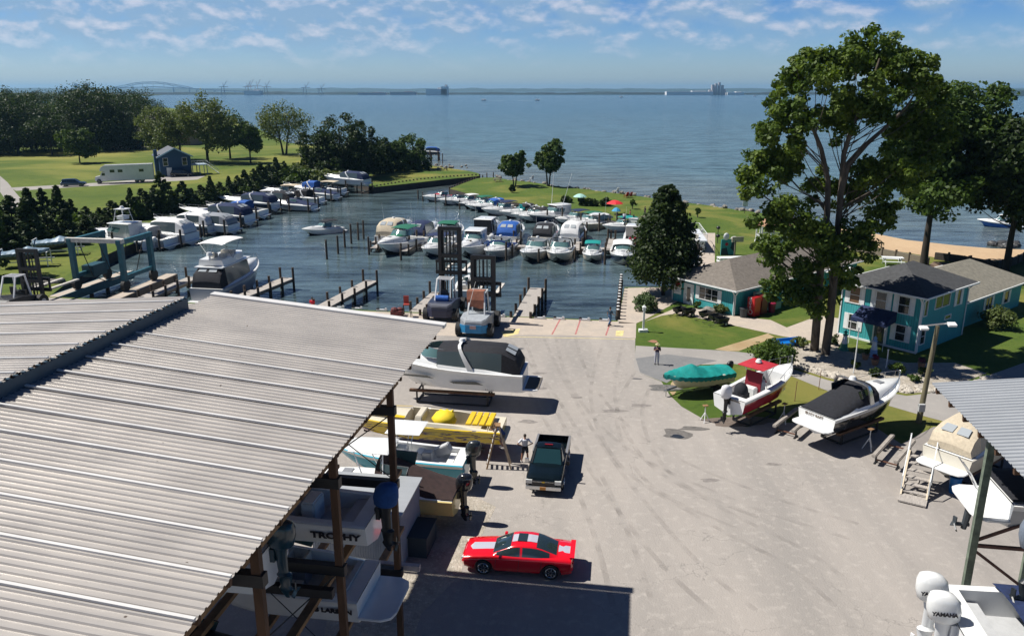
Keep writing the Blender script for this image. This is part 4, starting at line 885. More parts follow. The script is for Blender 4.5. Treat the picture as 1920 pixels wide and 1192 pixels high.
stand(0,'black steel stand beneath the red and white boat',Vector((13.75+2.4,47.1+2.1,0)),R(42),4.0,1.3,.85)
L7=boat('cabin_cruiser','black and white cruiser with black cockpit canvas and swept tower','boat',Vector((18.35,44.5,1.4)),R(33),L=8.4,B=2.8,top=white,stripe=HB,sheerc=white,bottom=HB,canvas='cover',ccol=blackc,arch=-.25,archx=.42,archm=steel,plat=.8,fb=1.1,hcab=.5,windcol=glass)
text('BUOY RAFT',.24,mat('brown_ink',(.15,.10,.06),.6),L7,face_mat(Vector((-.03,.15,.70)),(0,-1,0),(0,0,1)),ext=.008)
stand(0,'black steel stand beneath the black and white cruiser',Vector((18.35+3.0,44.5+1.95,0)),R(33),4.6,1.4,.85)
L8=boat('cabin_cruiser','cream white cruiser with beige bimini beside the wooden steps','boat',Vector((23.3,39.0,1.45)),R(36),L=8.2,B=2.8,top=mat('cream_white_gelcoat',(.68,.64,.54),.25,coat=.4),stripe=HBEI,bottom=HB,canvas='camper',ccol=beigec,plat=.9,fb=1.1,rail=True,ctop=.25)
stand(0,'stand beneath the cream white cruiser',Vector((23.3+3.0,39.0+2.2,0)),R(36),4.6,1.4,.85)
# ================= vehicles. Local: +X forward, origin on the ground under the middle
def wheel(parent,x,y,r=.36,w=.24,rimc=None,n=20,spokes=7):
    t=MB(); t.tube([(x,y-w/2,r),(x,y-w*.35,r),(x,y+w*.35,r),(x,y+w/2,r)],[r*.94,r,r,r*.94],n); o=t.build('wheel',rubber,parent,smooth=50)
    sg=1 if y>0 else -1; h=MB(); yy=y+sg*(w/2+.004)
    h.tube([(x,yy-.01,r),(x,yy+.004*sg,r)],[r*.66,r*.62],n,m=1)
    for k in range(spokes):
        a=2*PI*k/spokes; h.bar((x+.05*math.cos(a),yy+.012*sg,r+.05*math.sin(a)),(x+r*.6*math.cos(a),yy+.012*sg,r+r*.6*math.sin(a)),.05,.02,m=0)
    ring=[(x+r*.64*math.cos(2*PI*k/18),yy+.01*sg,r+r*.64*math.sin(2*PI*k/18)) for k in range(19)]; h.tube(ring,.018,4,m=0,cap=False)
    h.build('rim',[rimc or steel,blackm],o); return o
def body_loft(st,parent,paint,name='body',arches=(),ar=.40):
    """st rows: x, half width at sill, at belt, z sill, z belt(edge), z centre"""
    m=MB(); rows=[]
    for x,ws,wb,z0,zb,zc in st:
        zm=(z0+zb)/2
        half=[(ws*.93,z0),(ws,z0+.07),(wb*1.0,zm+.05),(wb,zb-.10),(wb*.965,zb-.02),(wb*.88,zb+(zc-zb)*.55),(wb*.5,zb+(zc-zb)*.93),(0,zc)]
        row=[(x,-a,z) for a,z in half]+[(x,a,z) for a,z in reversed(half[:-1])]
        rows.append(row)
    # open the wheel arches by lifting sill points
    new=[]
    for row in rows:
        x=row[0][0]; r2=list(row)
        for ax in arches:
            d=abs(x-ax)
            if d<ar:
                zt=.36+math.sqrt(ar*ar-d*d)*1.0
                r2=[(a,b_,max(c,zt) if c<zt and abs(b_)>.2 else c) for a,b_,c in r2]
        new.append(r2)
    m.loft(new,closed=False); m.poly(new[0]); m.poly(new[-1][::-1])
    for i in range(len(new)-1): m.quad(new[i][0],new[i][-1],new[i+1][-1],new[i+1][0])
    return m.build(name,paint,parent,smooth=35)
def densify(st,step=.12):
    out=[]
    for a,b_ in zip(st,st[1:]):
        n=max(1,int((b_[0]-a[0])/step))
        for i in range(n): out.append(tuple(a[k]+(b_[k]-a[k])*i/n for k in range(6)))
    out.append(st[-1]); return out
carred=mat('red_car_paint',(.72,.006,.016),.18,coat=1)
stripeg=mat('silver_stripe',(.42,.43,.50),.35)
lampg=mat('lamp_glass',(.6,.62,.6),.1,coat=.5)
tailred=mat('tail_lamp_red',(.25,.01,.01),.15,coat=.5)
def greenhouse(parent,base,roof,paint,gl=glass,name='windows',pillars=True):
    """base/roof: lists of four (x, halfwidth, z): front, mid..., rear"""
    m=MB(); n=len(base)
    for sg in (1,-1):
        m.loft([[(x,sg*w,z) for x,w,z in base],[(x,sg*w,z) for x,w,z in roof]],closed=False)
    f,rf=base[0],roof[0]; b_,rb=base[-1],roof[-1]
    m.quad((f[0],-f[1],f[2]),(f[0],f[1],f[2]),(rf[0],rf[1],rf[2]),(rf[0],-rf[1],rf[2]))
    m.quad((b_[0],b_[1],b_[2]),(b_[0],-b_[1],b_[2]),(rb[0],-rb[1],rb[2]),(rb[0],rb[1],rb[2]))
    m.build(name,gl,parent)
    r=MB(); rows=[]
    for x,w,z in roof: rows.append([(x,-w*1.02,z-.03),(x,-w*.96,z+.03),(x,-w*.5,z+.075),(x,0,z+.085),(x,w*.5,z+.075),(x,w*.96,z+.03),(x,w*1.02,z-.03)])
    r.loft(rows,closed=False); r.poly(rows[0]); r.poly(rows[-1]); 
    for sg in (1,-1):
        for (x0,w0,z0),(x1,w1,z1) in ((base[0],roof[0]),(base[-1],roof[-1])): r.bar((x0,sg*w0*1.0,z0),(x1,sg*w1*1.0,z1),.09,.06)
        if pillars:
            for k in range(1,n-1): r.bar((base[k][0],sg*base[k][1]*1.005,base[k][2]),(roof[k][0],sg*roof[k][1]*1.005,roof[k][2]),.09,.05)
    r.build('roof',paint,parent,smooth=40)
# --- red coupe-like saloon with silver stripes
wf,wr=G(905,1077),G(1033,1087); d=(wf-wr).normalized(); yaw=math.atan2(d.y,d.x); side=Vector((-d.y,d.x,0)); side=side if side.y>0 else -side
cc=(wf+wr)/2+side*.95; 
car=thing('red_car','red four door car with silver stripes over bonnet, roof and boot','car',(cc.x,cc.y,0.01),yaw)
st=[(-2.50,.72,.80,.42,.80,.84),(-2.42,.84,.90,.28,.92,.99),(-2.0,.90,.935,.22,.95,1.03),(-1.5,.92,.945,.2,.96,1.04),(-.4,.92,.95,.2,.94,1.0),(.9,.92,.945,.2,.91,.98),(1.5,.92,.94,.2,.86,.93),(2.1,.88,.92,.22,.79,.87),(2.42,.80,.86,.26,.72,.80),(2.54,.66,.72,.34,.62,.66)]
body_loft(densify(st),car,carred,arches=(1.52,-1.52),ar=.42)
m=MB(); gst=[(1.12,.80,.62,.93,.955),(.95,.82,.63,.94,1.05),(.6,.84,.64,.93,1.235),(.30,.855,.64,.93,1.37),(.05,.86,.64,.93,1.425),(-.12,.86,.64,.93,1.435),(-.22,.86,.64,.932,1.438),(-.55,.86,.64,.935,1.44),(-.85,.86,.63,.94,1.405),(-1.1,.85,.62,.95,1.335),(-1.45,.83,.60,.965,1.18),(-1.75,.80,.58,.975,1.045),(-1.9,.78,.56,.98,.99)]
rows=[]
for x,wb,wt,zb,zt in gst:
    hh=zt-zb; half=[(wb,zb-.03),(wb*.985,zb+.04*min(1,hh/.3)),(wb+(wt-wb)*.80,zb+hh*.84),(wt,zt-.035*min(1,hh/.3)),(wt*.82,zt),(0,zt+.02)]
    rows.append([(x,-a,z) for a,z in half]+[(x,a,z) for a,z in reversed(half[:-1])])
def gmf(i,j):
    k=j if j<5 else 9-j
    if k==1 and 1<=i<=9 and i not in (5,) : return 1
    if k in (3,4) and (i<=2 or 8<=i<=10): return 1
    return 0
m.loft(rows,closed=False,mf=gmf); m.build('cabin',[carred,glass],car,smooth=40)
def zc_at(x):
    for a,b_ in zip(st,st[1:]):
        if a[0]<=x<=b_[0]: q=(x-a[0])/(b_[0]-a[0]); return a[5]+(b_[5]-a[5])*q
for xs in ([2.45,2.1,1.8,1.5,1.2,1.0],[-1.8,-2.1,-2.3,-2.42]):
    m=MB(); m.loft([[(x,-.30,zc_at(x)-.004),(x,.0,zc_at(x)+.012),(x,.30,zc_at(x)-.004)] for x in xs],closed=False); m.build('stripe',stripeg,car)
m=MB(); m.loft([[(x,-.30,z),(x,.30,z)] for x,z in ((.28,1.396),(.05,1.449),(-.12,1.459),(-.22,1.462),(-.55,1.464),(-.85,1.429))],closed=False)
m.build('stripe',stripeg,car)
m=MB(); m.box((-.18,0,1.462),(.42,.66,.03)); m.build('sunroof',glass,car)
m=MB(); m.bar((-2.44,-.75,1.05),(-2.44,.75,1.05),.22,.035); m.bar((-2.4,-.72,.97),(-2.42,-.72,1.05),.1,.03); m.bar((-2.4,.72,.97),(-2.42,.72,1.05),.1,.03); m.build('spoiler',carred,car)
for y in (-.60,.60): m=MB(); m.box((2.42,y,.66),(.16,.34,.12),rz=-.35*(1 if y>0 else -1)); m.build('headlight',lampg,car); m=MB(); m.box((-2.47,y,.80),(.08,.42,.14)); m.build('tail_light',tailred,car)
for y in (-1,1): m=MB(); m.box((.72,y*1.02,1.0),(.14,.2,.13)); m.bar((.72,y*.88,.95),(.72,y*1.0,.98),.05); m.build('mirror',carred,car,bevel=.03)
m=MB(); m.box((2.52,0,.45),(.06,1.1,.2)); m.build('grille',blackm,car)
for sg in (1,-1):
    m=MB()
    for x_ in (1.0,-.05,-1.05): m.bar((x_,sg*.955,.3),(x_-.05,sg*.955,.9),.012,.008)
    m.build('door_seams',blackm,car)
for x in (1.52,-1.52):
    for y in (-.84,.84): wheel(car,x,y,.36,.24,steel)
# --- dark pickup facing the camera
front=G(1018,932); pk=front+E2*2.85
truck=thing('pickup_truck','dark green black pickup truck parked facing the camera','pickup truck',(pk.x,pk.y,.01),math.atan2(-E2.y,-E2.x))
pt=mat('dark_teal_truck_paint',(.003,.007,.009),.25,coat=.35,spec=.3); ptb=mat('silver_lower_paint',(.30,.30,.30),.25,coat=.6,metal=.3)
st=[(-.35,.90,.99,.42,1.12,1.16),(.9,.90,.99,.42,1.10,1.15),(1.6,.90,.99,.42,1.06,1.12),(2.3,.90,.98,.42,1.02,1.09),(2.62,.86,.94,.45,.96,1.0),(2.70,.80,.86,.5,.86,.88)]
body_loft(densify(st),truck,pt,arches=(1.75,),ar=.48)
greenhouse(truck,[(1.12,.84,1.12),(.2,.90,1.12),(-.35,.88,1.12)],[(.45,.70,1.72),(.05,.72,1.76),(-.25,.70,1.74)],pt,gl=mat('truck_glass',(.012,.038,.042),.05,spec=.8,coat=.5))
m=MB(); w=.99
for sg in (1,-1): m.box((-1.55,sg*(w-.04),.86),(2.4,.09,.52)); 
m.box((-2.72,0,.86),(.08,1.9,.52)); m.box((-.40,0,.90),(.06,1.9,.5)); m.box((-1.55,0,.62),(2.4,1.84,.05)); m.build('bed',pt,truck,bevel=.012)
m=MB()
for sg in (1,-1): m.box((-1.55,sg*(w-.05),1.13),(2.42,.12,.03)); m.box((0.9,sg*.985,.56),(3.2,.02,.16)); m.box((-1.55,sg*(w+.005),.66),(2.3,.02,.14))
m.build('trim',ptb,truck)
m=MB(); m.box((2.76,0,.50),(.14,1.9,.20)); m.box((2.74,0,.84),(.06,1.7,.05)); m.build('bumper',steel,truck,bevel=.02)
m=MB(); m.box((2.72,0,.76),(.06,1.25,.24)); m.build('grille',blackm,truck)
m=MB(); m.box((2.78,0,.84),(.03,.16,.05)); m.box((2.785,0,.84),(.03,.06,.07)); m.build('badge',mat('gold_badge',(.5,.36,.05),.3,.6),truck)
m=MB(); m.box((2.84,-.02,.50),(.02,.32,.16)); m.build('number_plate',mat('orange_plate',(.55,.25,.05),.5),truck)
for y in (-.78,.78): m=MB(); m.box((2.70,y,.82),(.12,.34,.20)); m.build('headlight',lampg,truck)
m=MB(); m.box((.20,0,1.86),(.10,.45,.05)); m.build('roof_lamp',tailred,truck)
for y in (-1,1): m=MB(); m.box((.95,y*1.14,1.18),(.12,.22,.24)); m.bar((.95,y*.9,1.1),(.95,y*1.08,1.15),.05); m.build('mirror',steel if y<0 else blackm,truck,bevel=.02)
for x in (1.75,-1.6):
    for y in (-.88,.88): wheel(truck,x,y,.40,.27,steel)
m=MB(); m.ball((-.62,.12,1.22),(.16,.14,.2),8,6); m.box((-.62,.12,1.0),(.3,.25,.3)); o=m.build('work_lamp',mat('yellow_plastic',(.6,.45,.02),.4),None,smooth=40); o.location=truck.location; o.rotation_euler=truck.rotation_euler; tag(o,'yellow tool sticking up behind the pickup cab','tool')
# --- west field vehicles
def suv(name,label,c,yaw,paint,s=1,cat='car',L_=4.8):
    r=thing(name,label,cat,c,yaw); k=L_/4.8
    st=[(-2.36*k,.82,.88,.40,.95,.98),(-2.2*k,.9,.95,.3,1.0,1.06),(-.5*k,.9,.95,.28,1.0,1.06),(1.0*k,.9,.95,.28,.98,1.06),(1.9*k,.88,.92,.3,.9,.98),(2.35*k,.78,.82,.4,.78,.82)]
    body_loft(densify(st,.2),r,paint,arches=(1.45*k,-1.45*k),ar=.42)
    greenhouse(r,[(1.15*k,.82,1.03),(.1*k,.86,1.02),(-1.1*k,.86,1.02),(-2.15*k,.80,1.05)],[(.45*k,.70,1.6),(.1*k,.72,1.65),(-1.1*k,.72,1.65),(-1.95*k,.68,1.6)],paint)
    for x in (1.45*k,-1.45*k):
        for y in (-.84,.84): wheel(r,x,y,.37,.24,steel,12,5)
    return r
v1,v2=G(120,350),G(158,349)
dd=(v2-v1).normalized(); 
suv('parked_suv','slate blue long roofed car following the white motorhome',(v1+v2)/2,math.atan2(dd.y,dd.x),mat('slate_blue_paint',(.03,.06,.11),.2,coat=.8),L_=5.2)
# motorhome
mc,mcb=G(192,344),G(282,341); dd=(mcb-mc); Lm=min(dd.length,12.5); dd.normalize(); mid=(mc+mcb)/2
mh=thing('motorhome','long white motorhome with a lorry front parked by the blue house','motorhome',mid,math.atan2(-dd.y,-dd.x)); mh.scale=(1,1,1.16)
m=MB(); prof=[(-6.1,.55),(4.0,.55),(4.0,2.3),(5.3,2.5),(5.0,3.2),(4.2,3.6),(-6.1,3.7)]
a=[[(x,-1.22,z) for x,z in prof],[(x,1.22,z) for x,z in prof]]; m.loft(a,closed=True,cap0=True,cap1=True); m.build('body',white,mh,bevel=.06)
m=MB(); m.loft([[(x,s_*w_,z) for s_,w_,z in ((-1,w,zb),(-1,w,zt),(0,0,zt+.06),(1,w,zt),(1,w,zb))] for x,w,zb,zt in ((4.0,1.1,.5,2.25),(4.9,1.08,.5,2.2),(5.25,1.0,.5,1.55),(6.3,.85,.5,1.35),(6.45,.75,.55,1.1))],closed=False,cap0=True,cap1=True); m.build('cab',white,mh,smooth=30)
m=MB(); m.quad((4.96,-.95,2.1),(4.96,.95,2.1),(5.26,.85,1.62),(5.26,-.85,1.62))
for sg in (1,-1): m.quad((4.2,sg*1.115,1.6),(4.95,sg*1.10,1.6),(4.8,sg*1.10,2.1),(4.2,sg*1.11,2.1))
m.build('windscreen',glass,mh)
for sg in (1,-1):
    for x_ in (2.6,.9,-3.6): m=MB(); m.box((x_,sg*1.225,2.45),(1.0,.02,.55)); m.build('window',glass,mh)
for x_ in (5.6,-2.4,-3.5):
    for y in (-1.0,1.0): wheel(mh,x_,y,.48,.3,steel,14,5)
# dark pickup and white suv by the far houses
dp=G(342,331); suv('parked_suv','black car parked in front of the blue house deck',dp,R(8),mat('black_paint',(.01,.01,.012),.2,coat=.8),L_=5.4)
suv('parked_suv','white car beside the long bungalow',G(236,277),R(-15),white,L_=5)
suv('parked_suv','dark car beside the white one at the bungalow',G(258,280),R(-10),mat('graphite_paint',(.02,.025,.03),.2,coat=.8),L_=5)
# ================= buildings
turq=mat('turquoise_boards',(.04,.32,.34),.7,var=.14,scale=1.2,stretch=(6,6,.35),bump=.1)
def grooves(m,step=.2):
    t=m.node_tree; b=t.nodes['Principled BSDF']; tc=[n for n in t.nodes if n.type=='TEX_COORD'][0]; sp=t.nodes.new('ShaderNodeSeparateXYZ'); t.links.new(tc.outputs['Object'],sp.inputs[0])
    a=t.nodes.new('ShaderNodeMath'); t.links.new(sp.outputs[0],a.inputs[0]); t.links.new(sp.outputs[1],a.inputs[1]); d=t.nodes.new('ShaderNodeMath'); d.operation='DIVIDE'; t.links.new(a.outputs[0],d.inputs[0]); d.inputs[1].default_value=step
    f=t.nodes.new('ShaderNodeMath'); f.operation='FRACT'; t.links.new(d.outputs[0],f.inputs[0]); c=t.nodes.new('ShaderNodeMath'); c.operation='LESS_THAN'; t.links.new(f.outputs[0],c.inputs[0]); c.inputs[1].default_value=.16
    old=b.inputs['Base Color'].links[0].from_socket; x=t.nodes.new('ShaderNodeMix'); x.data_type='RGBA'; x.blend_type='MULTIPLY'; t.links.new(c.outputs[0],x.inputs[0]); t.links.new(old,x.inputs[6]); x.inputs[7].default_value=(.55,.6,.6,1); t.links.new(x.outputs[2],b.inputs['Base Color'])
grooves(turq,.22)
turqd=mat('turquoise_trim',(.10,.50,.52),.6)
wpaint=mat('white_paint',(.72,.74,.74),.55,var=.06,scale=2)
def shingle(name,c,v=.22):
    m=mat(name,c,.95,var=v,scale=3.2,bump=.35,bscale=14,detail=7); return m
shg=shingle('grey_brown_shingles',(.165,.145,.125)); shd=shingle('dark_shingles',(.06,.062,.065)); sht=shingle('tan_shingles',(.22,.205,.165))
inside=mat('window_dark',(.015,.02,.025),.08,spec=.7,coat=.4)
def win(parent,o,ax,w,h,n,shut=True,frame=wpaint,pane=inside,mull=(1,1),name='window'):
    """o centre, ax unit vector along wall, n outward normal"""
    o=Vector(o); ax=Vector(ax); n=Vector(n); up=Vector((0,0,1))
    f=MB(); t=.07
    for s_ in (1,-1):
        f.bar(o+ax*s_*w/2+n*.03-up*(h/2+t/2),o+ax*s_*w/2+n*.03+up*(h/2+t/2),.06,t,)
    for s_ in (1,-1): f.bar(o+up*s_*h/2+n*.03-ax*(w/2-t/2),o+up*s_*h/2+n*.03+ax*(w/2-t/2),.06,t)
    for i in range(1,mull[0]): q=-w/2+w*i/mull[0]; f.bar(o+ax*q+n*.03-up*h/2,o+ax*q+n*.03+up*h/2,.04,.04)
    for i in range(1,mull[1]): q=-h/2+h*i/mull[1]; f.bar(o+up*q+n*.03-ax*w/2,o+up*q+n*.03+ax*w/2,.04,.04)
    fo=f.build(name,frame,parent)
    g_=MB(); g_.quad(o-ax*w/2-up*h/2+n*.012,o+ax*w/2-up*h/2+n*.012,o+ax*w/2+up*h/2+n*.012,o-ax*w/2+up*h/2+n*.012); g_.build('pane',pane,fo)
    if shut:
        for s_ in (1,-1):
            m=MB(); c=o+ax*s_*(w/2+.24)+n*.03; m.bar(c-up*(h/2+.04),c+up*(h/2+.04),.04,.34) if abs(ax.z)<.1 and False else None
            a=c-ax*.18; b_=c+ax*.18; m.bar(a,b_,.05,h+.08); m.build('shutter',wpaint,parent)
    return fo
def walls(parent,x0,x1,y0,y1,z0,z1,mt,name='wall'):
    m=MB(); m.box(((x0+x1)/2,(y0+y1)/2,(z0+z1)/2),(x1-x0,y1-y0,z1-z0)); 
    o=m.build(name,mt,parent); return o
def hip(parent,x0,x1,y0,y1,z,h,ov,mt,hip0=True,hip1=True,name='roof',ftrim=True):
    X0,X1,Y0,Y1=x0-ov,x1+ov,y0-ov,y1+ov; ym=(Y0+Y1)/2; hw=(Y1-Y0)/2
    a0=X0+(hw if hip0 else 0); a1=X1-(hw if hip1 else 0)
    if a1<a0: a0=a1=(X0+X1)/2
    m=MB(); A,B_,C,D=(X0,Y0,z),(X1,Y0,z),(X1,Y1,z),(X0,Y1,z); P,Q=(a0,ym,z+h),(a1,ym,z+h)
    m.poly([A,B_,Q,P]) ; m.poly([C,D,P,Q]); m.poly([D,A,P]); m.poly([B_,C,Q]); 
    lo=.06; m.poly([(p[0],p[1],z-lo) for p in (D,C,B_,A)])
    for p,q in ((A,B_),(B_,C),(C,D),(D,A)): m.quad(p,q,(q[0],q[1],z-lo),(p[0],p[1],z-lo))
    r=m.build(name,mt,parent)
    if ftrim:
        t=MB(); g_=.05
        for p,q in (((X0-g_,Y0-g_),(X1+g_,Y0-g_)),((X1+g_,Y0-g_),(X1+g_,Y1+g_)),((X1+g_,Y1+g_),(X0-g_,Y1+g_)),((X0-g_,Y1+g_),(X0-g_,Y0-g_))):
            t.bar((p[0],p[1],z-.06),(q[0],q[1],z-.06),.09,.13)
        t.build('gutter',wpaint,parent)
    return r
def down(parent,x,y,z,dx,dy):
    m=MB(); m.tube([(x+dx*1.6,y+dy*1.6,z),(x+dx*.3,y+dy*.3,z-.5),(x+dx*.3,y+dy*.3,.1)],.05,6); m.build('downpipe',wpaint,parent)
YB=R(38); XA=Vector((1,0,0)); YA=Vector((0,1,0))
# ---- long single-storey office
n1=G(1375,592); bl=thing('office_building','long turquoise single storey office with grey brown hip roof by the footpath','building',n1,YB)
walls(bl,0,22,0,7.6,-.2,2.65,turq)
hip(bl,0,22,0,7.6,2.62,1.9,.55,shg,True,True)
win(bl,(0,3.1,1.5),YA,2.3,1.25,-XA,mull=(3,2))
win(bl,(8.6,0,1.6),XA,.8,1.1,-YA,mull=(1,2)); win(bl,(14.5,0,1.6),XA,.8,1.1,-YA,mull=(1,2)); win(bl,(18.5,0,1.6),XA,1.2,1.0,-YA,mull=(2,1))
def door(parent,o,ax,n,w=.95,h=2.05,glassp=True,frame=wpaint,leaf=wpaint):
    o=Vector(o);ax=Vector(ax);n=Vector(n); up=Vector((0,0,1)); m=MB()
    m.bar(o+up*.03-ax*0+n*.03,o+up*h+n*.03,.05,w) if False else m.bar(o-ax*w/2+up*h/2+n*.03,o+ax*w/2+up*h/2+n*.03,.06,h)
    d=m.build('door',leaf,parent)
    m=MB()
    for s_ in (1,-1): m.bar(o+ax*s_*(w/2+.06)+n*.045,o+ax*s_*(w/2+.06)+up*(h+.1)+n*.045,.1,.12)
    m.bar(o-ax*w/2+up*(h+.05)+n*.045,o+ax*w/2+up*(h+.05)+n*.045,.1,.1); m.build('door_frame',frame,parent)
    if glassp: g_=MB(); g_.bar(o-ax*w*.22+up*1.05+n*.05,o+ax*w*.22+up*1.05+n*.05,.04,1.45); g_.build('pane',inside,d)
    h_=MB(); h_.ball(o+ax*w*.38+up*1.0+n*.1,.04,6,4); h_.build('handle',steel,d)
door(bl,(0,5.55,0),YA,-XA,1.0); door(bl,(4.4,0,0),XA,-YA,.95,leaf=turqd)
sg=thing('wall_sign','white board with a red shellfish emblem on the office end wall','sign',bl.matrix_world@Vector((0,0,0)),0)
bpy.context.view_layer.update(); BW=bl.matrix_world.copy()
sg.matrix_world=BW@Matrix.Translation((-.06,7.0,1.55))
m=MB(); m.box((0,0,0),(.05,.95,1.5)); m.build('board',wpaint,sg)
redp=mat('sign_red',(.45,.01,.03),.6)
m=MB(); m.tube([(-.03,0,.3),(-.05,0,.3)],.30,14); 
for k in range(6): a=R(20+k*28); m.tube([(-.045,.2*math.cos(a),.3+.2*math.sin(a)),(-.045,.36*math.cos(a),.3+.34*math.sin(a))],.04,5)
m.build('emblem',redp,sg)
for i,tx in enumerate(('MARINA','OFFICE')): text(tx,.17,mat('sign_blue',(.05,.2,.4),.6),sg,face_mat(Vector((-.035,0,-.22-.22*i)),(0,-1,0),(0,0,1)))
down(bl,0,0,2.55,-.3,0); down(bl,0,0,2.55,0,-.3); down(bl,0,7.6,2.55,-.3,.1)
m=MB(); 
for x_,y_ in ((15,4.8),(12,3.0)): m.tube([(x_,y_,4),(x_,y_,4.8)],.1,8); m.tube([(x_,y_,4.8),(x_+.2,y_,4.8)],.14,8)
m.build('roof_vents',wpaint,bl)
m=MB(); m.box((16.5,-.9,2.45),(4.2,1.8,.08)); m.build('porch_roof',wpaint,bl)
m=MB(); 
for x_ in (14.6,18.4): m.bar((x_,-1.7,0),(x_,-1.7,2.4),.1)
m.build('porch_posts',wpaint,bl)
m=MB(); m.box((3.1,-.2,1.7),(.5,.3,.5)); m.build('air_conditioner',offw,bl)
m=MB(); m.box((6.3,-.06,1.95),(.35,.12,.3)); m.build('wall_lamp',blackm,bl)
# ---- two storey house with wing
n2=G(1716,663); b2h=thing('two_storey_house','two storey turquoise house with dark hip roof and navy door awning','building',n2,YB)
walls(b2h,0,8.3,0,6.9,-.2,4.95,turq)
hip(b2h,0,8.3,0,6.9,4.9,1.75,.55,shd)
blind=mat('brown_blind',(.16,.09,.05),.5,var=.15)
for y_,bp_ in ((5.75,blind),(3.4,inside),(1.45,inside)): win(b2h,(0,y_,3.85),YA,.95,1.45,-XA,pane=bp_,mull=(1,2))
for y_ in (5.65,1.45): win(b2h,(0,y_,1.45),YA,.85,1.35,-XA,mull=(1,2))
door(b2h,(0,3.15,0),YA,-XA,1.0,leaf=mat('dark_door',(.02,.04,.05),.4))
m=MB(); A_=[(-.05,1.9,3.15),(-.05,5.0,3.15)]; B__=[(-1.7,1.9,2.35),(-1.7,5.0,2.35)]
m.quad(A_[0],A_[1],B__[1],B__[0]); m.quad((-.05,1.9,2.3),A_[0],B__[0],(-1.7,1.9,2.1)); m.quad((-.05,5.0,2.3),A_[1],B__[1],(-1.7,5.0,2.1)); m.quad(B__[0],B__[1],(-1.7,5.0,2.08),(-1.7,1.9,2.08))
m.build('awning',navyc,b2h)
m=MB(); 
for y_ in (1.95,4.95): m.tube([(-1.65,y_,2.1),(-1.65,y_,0)],.03,5)
m.build('awning_poles',whitem,b2h)
win(b2h,(.7,0,3.8),XA,.55,1.4,-YA,shut=False); win(b2h,(3.6,0,3.95),XA,2.6,1.1,-YA,shut=False,mull=(2,1)); win(b2h,(6.6,0,3.85),XA,.7,1.5,-YA)
win(b2h,(.8,0,1.35),XA,.8,1.35,-YA,shut=False,mull=(1,2)); win(b2h,(5.0,0,2.3),XA,1.1,.35,-YA,shut=False)
down(b2h,0,0,4.8,-.3,0); down(b2h,0,0,4.8,0,-.3); down(b2h,8.2,0,4.8,0,-.3)
m=MB(); m.box((0-.03,3.4,.02),(.06,6.9,.3)); m.build('base_trim',wpaint,b2h)
for y_ in (-.03,6.93): m=MB(); m.box((-.03,y_,2.4),(.1,.1,4.7)); m.build('corner_trim',wpaint,b2h)
bpy.context.view_layer.update(); HWm=b2h.matrix_world.copy()
wg=thing('house_wing','low turquoise wing with tan shingle roof behind the two storey house','building',HWm@Vector((8.35,1.0,0)),YB)
walls(wg,0,15,0,7.5,-.2,2.75,turq); hip(wg,0,15,0,7.5,2.72,2.0,.6,sht,True,True)
win(wg,(1.0,0,1.5),XA,1.0,1.3,-YA); win(wg,(7.5,0,1.5),XA,1.4,1.2,-YA,mull=(2,1)); win(wg,(11.5,0,1.5),XA,1.0,1.2,-YA)
# ---- blue house on the west field
bh_=G(302,332); dkb=mat('deep_blue_boards',(.010,.050,.115),.7,var=.12,scale=2,stretch=(1,1,6)); 
hs=thing('blue_house','deep blue gabled house on the mown field behind the motorhome','building',bh_,R(30))
m=MB(); w,dp,h,rg=7.4,10.0,4.9,1.9
m.poly([(0,0,0),(w,0,0),(w,0,h),(w/2,0,h+rg),(0,0,h)]); m.poly([(0,dp,0),(w,dp,0),(w,dp,h),(w/2,dp,h+rg),(0,dp,h)]); m.quad((0,0,0),(0,dp,0),(0,dp,h),(0,0,h)); m.quad((w,0,0),(w,dp,0),(w,dp,h),(w,0,h)); m.build('wall',dkb,hs)
m=MB(); t=.18; ov=.5
for s_ in (1,-1):
    a=(w/2,-ov,h+rg+t); b_=(w/2+s_*(w/2+ov),-ov,h-ov*rg/(w/2)+t); c=(b_[0],dp+ov,b_[2]); d=(w/2,dp+ov,a[2]); m.quad(a,b_,c,d); 
    for p,q in ((a,b_),(b_,c),(c,d)): m.quad(p,q,(q[0],q[1],q[2]-.22),(p[0],p[1],p[2]-.22))
m.build('roof',shingle('slate_roof',(.12,.13,.15)),hs)
m=MB(); 
for s_ in (1,-1): m.bar((w/2,-ov-.06,h+rg+.1),(w/2+s_*(w/2+ov),-ov-.06,h-ov*rg/(w/2)+.1),.08,.3)
m.build('barge_board',mat('pale_blue_trim',(.25,.42,.55),.6),hs)
for x_ in (1.4,5.9): win(hs,(x_,0,3.6),XA,1.1,1.9,-YA,shut=False,mull=(1,2))
win(hs,(0,5,3.2),YA,1.0,1.2,-XA,shut=False); win(hs,(0,8,3.2),YA,1.0,1.2,-XA,shut=False)
m=MB(); m.bar((1.5,-.04,1.1),(2.7,-.04,1.1),.08,2.2); m.build('garage_door',wpaint,hs)
m=MB(); m.box((-.45,2.5,3.2),(.8,1.2,6.6)); m.build('chimney',dkb,hs)
m=MB(); m.box((w+2,3,2.5),(4,5,.2)); 
for x_ in (w+.3,w+2,w+3.8):
    for y_ in (.6,5.3): m.box((x_,y_,1.2),(.18,.18,2.4))
m.build('deck',mat('deck_blue_grey',(.30,.38,.45),.7),hs)
m=MB()
for i in range(11): m.box((w+.2+i*.37,.55,3.05),(.06,.06,.95))
m.bar((w,.55,3.55),(w+4,.55,3.55),.1); m.build('deck_rail',wpaint,hs)
m=MB(); 
for i in range(9): m.box((w+4.2+i*.3,1.5,2.4-i*.27),(.3,1.4,.08))
